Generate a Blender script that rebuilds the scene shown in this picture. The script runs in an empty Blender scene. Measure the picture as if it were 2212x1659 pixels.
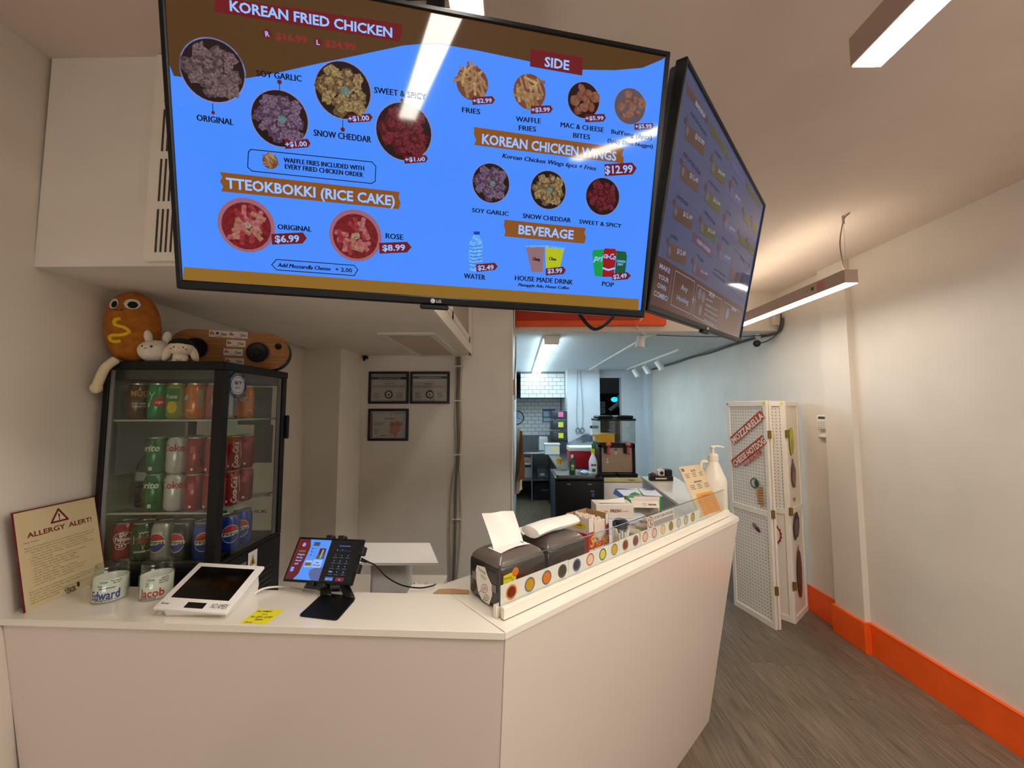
import bpy, bmesh, math, random
from mathutils import Vector, Matrix, Euler
R_ = math.radians
random.seed(7)
SC = bpy.context.scene
COL = SC.collection
# ---------------------------------------------------------------- camera, world, exposure
EYE = Vector((0, 0, 1.6)); FPX = 831.0
PITCH = math.atan(57.5/FPX); YAW = math.atan(15/FPX)
cam = bpy.data.cameras.new('camera'); co = bpy.data.objects.new('camera', cam); COL.objects.link(co)
co.location = EYE; co.rotation_euler = Euler((math.pi/2+PITCH, 0, YAW), 'XYZ')
cam.sensor_width = 36; cam.lens = 36*FPX/2212; cam.clip_start = .02
SC.camera = co
w = bpy.data.worlds.new('world'); SC.world = w; w.use_nodes = True
w.node_tree.nodes['Background'].inputs[0].default_value = (1, .93, .84, 1)
w.node_tree.nodes['Background'].inputs[1].default_value = .10
SC.view_settings.view_transform = 'Standard'; SC.view_settings.look = 'None'
SC.view_settings.gamma = 1; SC.view_settings.exposure = 0.25
SC.view_settings.use_curve_mapping = False
SC.cycles.max_bounces = 8; SC.cycles.transparent_max_bounces = 16
SC.cycles.use_denoising = True
SC.cycles.sample_clamp_indirect = 6
LAMP_E, TUBE_E = 27.0, 14.0
def area(name, loc, rot, sx, sy, watts, col):
    l = bpy.data.lights.new(name, 'AREA'); l.shape = 'RECTANGLE'; l.size = sx; l.size_y = sy; l.energy = watts; l.color = col
    o = bpy.data.objects.new(name, l); o.location = loc; o.rotation_euler = rot; COL.objects.link(o); return o
area('overhead_fill_light', (1.75, .05, 2.64), (0, 0, 0), .7, .6, 36, (1, .95, .90))  # added fill light out of view, brightens the right wall and counter
area('low_fill_light', (-.7, -2.7, .66), (R_(90), 0, 0), 1.8, .7, 15, (1, .96, .92))  # added fill low behind the camera for the counter front; no window here
area('kitchen_fill_light', (1.1, 5.8, 2.28), (0, 0, 0), .8, 1.6, 16, (.54, .77, 1.0))  # added cool fill for the kitchen walls, besides the modelled tubes
# ---------------------------------------------------------------- helpers
def lin(c): return tuple(((v/255)/12.92 if v/255 <= .04045 else ((v/255+.055)/1.055)**2.4) for v in c)
MATS = {}
def mat(name, rgb, rough=.5, metal=0, emit=0, noise=0, nscale=40, bump=0, coat=0, spec=.5, alpha=1, trans=0, rgb2=None, stretch=None, detail=3):
    if name in MATS: return MATS[name]
    m = bpy.data.materials.new(name); m.use_nodes = True; nt = m.node_tree; b = nt.nodes['Principled BSDF']
    c = (*lin(rgb), 1)
    b.inputs['Base Color'].default_value = c; b.inputs['Roughness'].default_value = rough; b.inputs['Metallic'].default_value = metal
    b.inputs['Specular IOR Level'].default_value = spec; b.inputs['Coat Weight'].default_value = coat
    b.inputs['Coat Roughness'].default_value = .06
    if alpha < 1: b.inputs['Alpha'].default_value = alpha
    if trans: b.inputs['Transmission Weight'].default_value = trans
    src = None
    if noise or bump or rgb2:
        tc = nt.nodes.new('ShaderNodeTexCoord'); mp = nt.nodes.new('ShaderNodeMapping'); nz = nt.nodes.new('ShaderNodeTexNoise')
        nt.links.new(tc.outputs['Object'], mp.inputs[0]); nt.links.new(mp.outputs[0], nz.inputs[0])
        if stretch: mp.inputs['Scale'].default_value = stretch
        nz.inputs['Scale'].default_value = nscale; nz.inputs['Detail'].default_value = detail
        if noise or rgb2:
            cr = nt.nodes.new('ShaderNodeValToRGB'); d = noise if noise else 0
            e = cr.color_ramp.elements
            e[0].position = .32; e[1].position = .68
            if rgb2: e[0].color = (*lin(rgb2), 1); e[1].color = c
            else: e[0].color = tuple(max(0, v*(1-d)) for v in c[:3])+(1,); e[1].color = tuple(min(1, v*(1+d)) for v in c[:3])+(1,)
            nt.links.new(nz.outputs[0], cr.inputs[0]); src = cr.outputs[0]
            nt.links.new(src, b.inputs['Base Color'])
        if bump:
            bp = nt.nodes.new('ShaderNodeBump'); bp.inputs['Strength'].default_value = bump; bp.inputs['Distance'].default_value = .003
            nt.links.new(nz.outputs[0], bp.inputs['Height']); nt.links.new(bp.outputs[0], b.inputs['Normal'])
    if emit:
        b.inputs['Emission Strength'].default_value = emit; b.inputs['Emission Color'].default_value = c
        if src: nt.links.new(src, b.inputs['Emission Color'])
    MATS[name] = m; return m
def lit(name, rgb, k=1.0, rgb2=None, nscale=150, rough=.06):
    """a pixel colour of a lit display: black glass that emits"""
    if name in MATS: return MATS[name]
    m = mat(name, rgb, rough=rough, emit=k*.84, rgb2=rgb2, nscale=nscale, detail=6)
    b = m.node_tree.nodes['Principled BSDF']
    for l in list(m.node_tree.links):
        if l.to_socket == b.inputs['Base Color']: m.node_tree.links.remove(l)
    b.inputs['Base Color'].default_value = (.004, .004, .005, 1); b.inputs['Specular IOR Level'].default_value = .4
    return m
def glassmat(name, tint=(250, 252, 251), gloss=1.0):
    if name in MATS: return MATS[name]
    m = bpy.data.materials.new(name); m.use_nodes = True; nt = m.node_tree; nt.nodes.clear()
    o = nt.nodes.new('ShaderNodeOutputMaterial'); mx = nt.nodes.new('ShaderNodeMixShader')
    t = nt.nodes.new('ShaderNodeBsdfTransparent'); g = nt.nodes.new('ShaderNodeBsdfGlossy'); f = nt.nodes.new('ShaderNodeMapRange'); lw = nt.nodes.new('ShaderNodeLayerWeight'); pw = nt.nodes.new('ShaderNodeMath'); pw.operation = 'POWER'; pw.inputs[1].default_value = 4.5; lw.inputs[0].default_value = .5
    nt.links.new(lw.outputs['Facing'], pw.inputs[0]); nt.links.new(pw.outputs[0], f.inputs[0]); f.inputs[3].default_value = .035; f.inputs[4].default_value = .8
    t.inputs[0].default_value = (*lin(tint), 1); g.inputs['Roughness'].default_value = .02; g.inputs[0].default_value = (gloss,)*3+(1,)
    nt.links.new(f.outputs[0], mx.inputs[0]); nt.links.new(t.outputs[0], mx.inputs[1]); nt.links.new(g.outputs[0], mx.inputs[2]); nt.links.new(mx.outputs[0], o.inputs[0])
    MATS[name] = m; return m
# geometry collector: everything is authored in world space (through self.M) and stored in the root's space
class G:
    def __init__(s, M=None): s.b = bmesh.new(); s.M = M or Matrix(); s.m = []
    def mi(s, m):
        if m not in s.m: s.m.append(m)
        return s.m.index(m)
    def face(s, pts, m, smooth=False):
        vs = [s.b.verts.new(s.M @ Vector(p)) for p in pts]
        try: f = s.b.faces.new(vs)
        except ValueError: return None
        f.material_index = s.mi(m); f.smooth = smooth; return f
    def grid(s, rows, m, closed_u=False, smooth=True, cap=False):
        V = [[s.b.verts.new(s.M @ Vector(p)) for p in r] for r in rows]; n = len(V[0]); k = s.mi(m)
        for i in range(len(V)-1):
            for j in range(n if closed_u else n-1):
                a, b, c, d = V[i][j], V[i][(j+1) % n], V[i+1][(j+1) % n], V[i+1][j]
                try: f = s.b.faces.new((a, b, c, d)); f.material_index = k; f.smooth = smooth
                except ValueError: pass
        if cap:
            for r in (V[0], V[-1]):
                try: f = s.b.faces.new(r); f.material_index = k
                except ValueError: pass
        return s
    def box(s, x0, x1, y0, y1, z0, z1, m, bev=0, seg=1):
        if x0 > x1: x0, x1 = x1, x0
        if y0 > y1: y0, y1 = y1, y0
        if z0 > z1: z0, z1 = z1, z0
        t = bmesh.new()
        bmesh.ops.create_cube(t, size=1, matrix=Matrix.Translation(((x0+x1)/2, (y0+y1)/2, (z0+z1)/2)) @ Matrix.Diagonal((x1-x0, y1-y0, z1-z0, 1)))
        if bev: bmesh.ops.bevel(t, geom=t.edges[:], offset=bev, segments=seg, profile=.5, affect='EDGES')
        s.merge(t, m, smooth=bev > 0 and seg > 1); return s
    def merge(s, t, m, smooth=False):
        k = s.mi(m); mp = {}
        for v in t.verts: mp[v] = s.b.verts.new(s.M @ v.co)
        for f in t.faces:
            try: nf = s.b.faces.new([mp[v] for v in f.verts]); nf.material_index = k; nf.smooth = smooth
            except ValueError: pass
        t.free()
    def prism(s, poly, z0, z1, m, bev=0):
        t = bmesh.new(); a = [t.verts.new((p[0], p[1], z0)) for p in poly]; b = [t.verts.new((p[0], p[1], z1)) for p in poly]
        t.faces.new(a[::-1]); t.faces.new(b); n = len(poly)
        for i in range(n): t.faces.new((a[i], a[(i+1) % n], b[(i+1) % n], b[i]))
        if bev: bmesh.ops.bevel(t, geom=t.edges[:], offset=bev, segments=1, affect='EDGES')
        s.merge(t, m); return s
    def lathe(s, prof, c, m, n=24, cap=True):
        rows = [[(c[0]+r*math.cos(2*math.pi*j/n), c[1]+r*math.sin(2*math.pi*j/n), c[2]+z) for j in range(n)] for r, z in prof]
        return s.grid(rows, m, closed_u=True, cap=cap)
    def cyl(s, p0, p1, r, m, r1=None, n=14, cap=True):
        p0, p1 = Vector(p0), Vector(p1); d = (p1-p0).normalized(); a = d.orthogonal().normalized(); b = d.cross(a)
        r1 = r if r1 is None else r1
        rows = [[p+(a*math.cos(2*math.pi*j/n)+b*math.sin(2*math.pi*j/n))*q for j in range(n)] for p, q in ((p0, r), (p1, r1))]
        return s.grid(rows, m, closed_u=True, cap=cap)
    def tube(s, pts, r, m, n=7, sub=6):
        P = [Vector(p) for p in pts]; Q = []
        if len(P) > 2 and sub > 1:
            for i in range(len(P)-1):
                a, b, c, d = P[max(i-1, 0)], P[i], P[i+1], P[min(i+2, len(P)-1)]
                for k in range(sub):
                    t = k/sub
                    Q.append(.5*((2*b)+(c-a)*t+(2*a-5*b+4*c-d)*t*t+(3*b-a-3*c+d)*t**3))
            Q.append(P[-1])
        else: Q = P
        rows = []; a = None
        for i, p in enumerate(Q):
            d = (Q[min(i+1, len(Q)-1)]-Q[max(i-1, 0)]).normalized()
            a = d.orthogonal().normalized() if a is None else (a-d*a.dot(d)).normalized()
            b = d.cross(a)
            rows.append([p+(a*math.cos(2*math.pi*j/n)+b*math.sin(2*math.pi*j/n))*r for j in range(n)])
        return s.grid(rows, m, closed_u=True, cap=True)
    def ell(s, c, r, m, rot=None, nu=20, nv=12, warp=None):
        rot = rot or Matrix(); rows = []
        for i in range(nv+1):
            a = math.pi*i/nv; rr = []
            for j in range(nu):
                t = 2*math.pi*j/nu
                p = Vector((math.sin(a)*math.cos(t), math.sin(a)*math.sin(t), math.cos(a)))
                if warp: p = warp(p)
                p = rot @ Vector((p.x*r[0], p.y*r[1], p.z*r[2])); rr.append(p+Vector(c))
            rows.append(rr)
        return s.grid(rows, m, closed_u=True)
    def done(s, name, parent=None, loc=None, label=None, cat=None, group=None, kind=None, sharp=35, weld=False):
        if weld: bmesh.ops.remove_doubles(s.b, verts=s.b.verts, dist=1e-5)
        bmesh.ops.recalc_face_normals(s.b, faces=s.b.faces[:])
        base = parent_matrix(parent) if parent else Matrix.Translation(Vector(loc) if loc else Vector((0, 0, 0)))
        s.b.transform(base.inverted())
        me = bpy.data.meshes.new(name); s.b.to_mesh(me); s.b.free()
        for m in s.m: me.materials.append(m)
        try: me.set_sharp_from_angle(angle=R_(sharp))
        except Exception: pass
        o = bpy.data.objects.new(name, me); COL.objects.link(o)
        if parent: o.parent = parent; WM[o.name] = base
        else: o.matrix_world = base; WM[o.name] = base
        tag(o, label, cat, group, kind); return o
WM = {}
def parent_matrix(o): return WM[o.name]
def tag(o, label=None, cat=None, group=None, kind=None):
    if label: o['label'] = label
    if cat: o['category'] = cat
    if group: o['group'] = group
    if kind: o['kind'] = kind
    return o
def thing(name, loc, label, cat, group=None, rot=None, kind=None):
    o = bpy.data.objects.new(name, None); COL.objects.link(o); o.empty_display_size = .05
    M = Matrix.Translation(Vector(loc)) @ (rot.to_4x4() if rot is not None else Matrix())
    o.matrix_world = M; WM[o.name] = M; tag(o, label, cat, group, kind); return o
def dup(root, M, label=None, group=None, mats=None):
    r = root.copy(); COL.objects.link(r); r.matrix_world = M; WM[r.name] = M
    if label: r['label'] = label
    if group: r['group'] = group
    for ch in list(root.children):
        c = ch.copy(); COL.objects.link(c); c.parent = r; WM[c.name] = M
        for g in list(ch.children):
            d = g.copy(); COL.objects.link(d); d.parent = c; WM[d.name] = M
    return r
def Rz(a): return Matrix.Rotation(a, 4, 'Z')
def pose(q): return Matrix.Translation(q[:3]) @ Matrix.Rotation(q[3], 4, 'Z') @ Matrix.Rotation(q[4], 4, 'X') @ Matrix.Rotation(q[5], 4, 'Y')
# flat print: polygons, strokes and lettering laid on a surface given by f(u, v, k) -> point, k = layer
TXT = {}
def textmesh(t, bold, ital):
    key = (t, bold, ital)
    if key in TXT: return TXT[key]
    c = bpy.data.curves.new('t', 'FONT'); c.body = t; c.size = 1; c.resolution_u = 2; c.offset = .026 if bold else 0
    if ital: c.shear = .25
    o = bpy.data.objects.new('t', c); COL.objects.link(o)
    dg = bpy.context.evaluated_depsgraph_get(); dg.update(); me = o.evaluated_get(dg).to_mesh()
    V = [(v.co.x, v.co.y) for v in me.vertices]; F = [tuple(p.vertices) for p in me.polygons]
    o.evaluated_get(dg).to_mesh_clear(); bpy.data.objects.remove(o); bpy.data.curves.remove(c)
    if not V: V = [(0, 0), (.01, 0), (0, .01)]; F = []
    TXT[key] = (V, F); return TXT[key]
CAP = .73
class Pr(G):
    def __init__(s, f): super().__init__(); s.f = f
    def poly(s, pts, m, k=1): s.face([s.f(u, v, k) for u, v in pts], m); return s
    def rect(s, u0, v0, u1, v1, m, k=1, nu=1):
        for i in range(nu):
            a, b = u0+(u1-u0)*i/nu, u0+(u1-u0)*(i+1)/nu
            s.poly([(a, v0), (b, v0), (b, v1), (a, v1)], m, k)
        return s
    def rrect(s, u0, v0, u1, v1, r, m, k=1):
        P = []
        for cx, cy, a0 in ((u1-r, v1-r, 0), (u0+r, v1-r, 90), (u0+r, v0+r, 180), (u1-r, v0+r, 270)):
            for j in range(5): a = R_(a0+22.5*j); P.append((cx+r*math.cos(a), cy+r*math.sin(a)))
        return s.poly(P, m, k)
    def disc(s, u, v, r, m, k=1, n=24, ry=None, strips=0):
        ry = ry or r
        if strips:   # for curved surfaces
            for i in range(strips):
                a, b = -1+2*i/strips, -1+2*(i+1)/strips; ha, hb = math.sqrt(max(0, 1-a*a)), math.sqrt(max(0, 1-b*b))
                s.poly([(u+a*r, v-ha*ry), (u+b*r, v-hb*ry), (u+b*r, v+hb*ry), (u+a*r, v+ha*ry)], m, k)
            return s
        return s.poly([(u+r*math.cos(2*math.pi*i/n), v+ry*math.sin(2*math.pi*i/n)) for i in range(n)], m, k)
    def ring(s, u, v, r, wd, m, k=1, n=28, ry=None):
        ry = ry or r
        P = [(u+r*math.cos(2*math.pi*i/n), v+ry*math.sin(2*math.pi*i/n)) for i in range(n+1)]
        return s.stroke(P, wd, m, k)
    def stroke(s, pts, wd, m, k=1):
        for (a, b), (c, d) in zip(pts, pts[1:]):
            L = math.hypot(c-a, d-b)
            if L < 1e-7: continue
            nx, ny = -(d-b)/L*wd/2, (c-a)/L*wd/2; ex, ey = (c-a)/L*wd*.3, (d-b)/L*wd*.3
            s.poly([(a+nx-ex, b+ny-ey), (a-nx-ex, b-ny-ey), (c-nx+ex, d-ny+ey), (c+nx+ex, d+ny+ey)], m, k)
        return s
    def text(s, t, u, v, h, m, k=3, width=None, ang=0, style='', align='l'):
        V, F = textmesh(t, 'b' in style, 'i' in style)
        x0, x1 = min(p[0] for p in V), max(p[0] for p in V); sy = h/CAP
        sx = width/(x1-x0) if width else sy
        off = -x0*sx if align == 'l' else (-(x0+x1)/2*sx if align == 'c' else -x1*sx)
        ca, sa = math.cos(ang), math.sin(ang); kk = s.mi(m)
        vs = []
        for x, y in V:
            a, b = x*sx+off, y*sy
            vs.append(s.b.verts.new(s.M @ Vector(s.f(u+a*ca-b*sa, v+a*sa+b*ca, k))))
        for f in F:
            try: q = s.b.faces.new([vs[i] for i in f]); q.material_index = kk
            except ValueError: pass
        return s
    def lines(s, u0, u1, v0, v1, n, m, k=2, h=None, seed=1, ragged=.3):
        rr = random.Random(seed); st = (v1-v0)/n; h = h or abs(st)*.35
        for i in range(n):
            y = v0+st*(i+.5); x = u0; xe = u1-(u1-u0)*ragged*rr.random()
            while x < xe:
                wd = min((u1-u0)*(.05+.09*rr.random()), xe-x)
                s.poly([(x, y-h/2), (x+wd, y-h/2), (x+wd, y+h/2), (x, y+h/2)], m, k); x += wd+(u1-u0)*.02
        return s
def planef(M, off=.0, st=.00022):
    """M maps (right, back, up) of a panel to the world; print sits in front of it"""
    return lambda u, v, k: M @ Vector((u, -(off+k*st), v))
def cylf(M, r, st=.00012):
    return lambda u, v, k: M @ Vector(((r+k*st)*math.sin(u/r), -(r+k*st)*math.cos(u/r), v))
# sight lines used to take measurements from the survey station (the camera), giving real 3-D points
_F = (Rz(YAW) @ Vector((0, math.cos(PITCH), math.sin(PITCH)))); _U = (Rz(YAW) @ Vector((0, -math.sin(PITCH), math.cos(PITCH)))); _X = Rz(YAW) @ Vector((1, 0, 0))
def _ray(x, y): return _F*FPX+_X*(x-1106)-_U*(y-829.5)
def at_z(x, y, z): d = _ray(x, y); return EYE+d*((z-1.6)/d.z)
def at_y(x, y, Y): d = _ray(x, y); return EYE+d*(Y/d.y)
def at_x(x, y, X): d = _ray(x, y); return EYE+d*(X/d.x)
# ---------------------------------------------------------------- shared materials
M_wall = mat('wall_paint', (222, 212, 198), .55, noise=.035, nscale=3, bump=.12)
M_wall2 = mat('wall_paint_alcove', (236, 228, 216), .6, noise=.04, nscale=3, bump=.12)
M_ceil = mat('ceiling_paint', (226, 208, 194), .8, noise=.03, nscale=4, bump=.15)
M_kwall = mat('kitchen_paint', (206, 211, 213), .6, noise=.03, nscale=3, bump=.1)
M_orange = mat('orange_paint', (246, 92, 16), .45, noise=.07, nscale=6)
M_top = mat('white_counter', (236, 228, 214), .13, coat=.4)
M_body = mat('counter_laminate', (226, 214, 201), .22, coat=.25)
M_trimw = mat('white_trim', (240, 232, 216), .35)
M_black = mat('black_plastic', (11, 11, 12), .45, spec=.3)
M_blackm = mat('black_matte', (12, 12, 13), .6)
M_dgrey = mat('dark_grey', (52, 52, 54), .5)
M_white = mat('white_plastic', (236, 232, 226), .35)
M_paper = mat('paper', (240, 234, 224), .8)
M_steel = mat('steel', (170, 172, 174), .28, metal=1)
M_alu = mat('aluminium', (200, 200, 200), .3, metal=1)
M_ink = mat('ink', (28, 24, 24), .7)
M_inkg = mat('grey_ink', (120, 110, 104), .8)
M_glass = glassmat('clear_glass', (250, 252, 251))
M_jarg = glassmat('jar_glass', (243, 247, 244))
M_acryl = glassmat('acrylic', (252, 252, 251), .8)
M_fglass = glassmat('fridge_glass', (240, 244, 241))
M_red = mat('print_red', (150, 24, 26), .6)
M_cream = mat('cream_paper', (232, 210, 160), .7)
M_yell = mat('note_yellow', (238, 226, 30), .75)
M_diff = mat('lamp_diffuser', (255, 245, 233), .5, emit=LAMP_E)
M_updiff = mat('lamp_uplight', (255, 240, 216), .5, emit=11.0)
M_tube = mat('fluorescent', (218, 243, 255), .4, emit=TUBE_E)
def pmat(r, g, b): return mat('print_%d_%d_%d' % (r, g, b), (r, g, b), .65)
TV1=(-0.1630,0.7417,2.0976,0.1901,0.2118,0.0168)
TV2=(0.6526,1.2182,2.1372,0.8641,0.2084,-0.0546)
TAB=(-0.5809,1.1694,1.1559,-0.1816,-0.5552,-0.0254)
SGN=(-1.3423,1.1401,1.1903,1.6661,-0.2124,0.0125)
TRM=(-0.8407,1.0723,1.1217,0.0108,-1.1100,0.0649)
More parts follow.
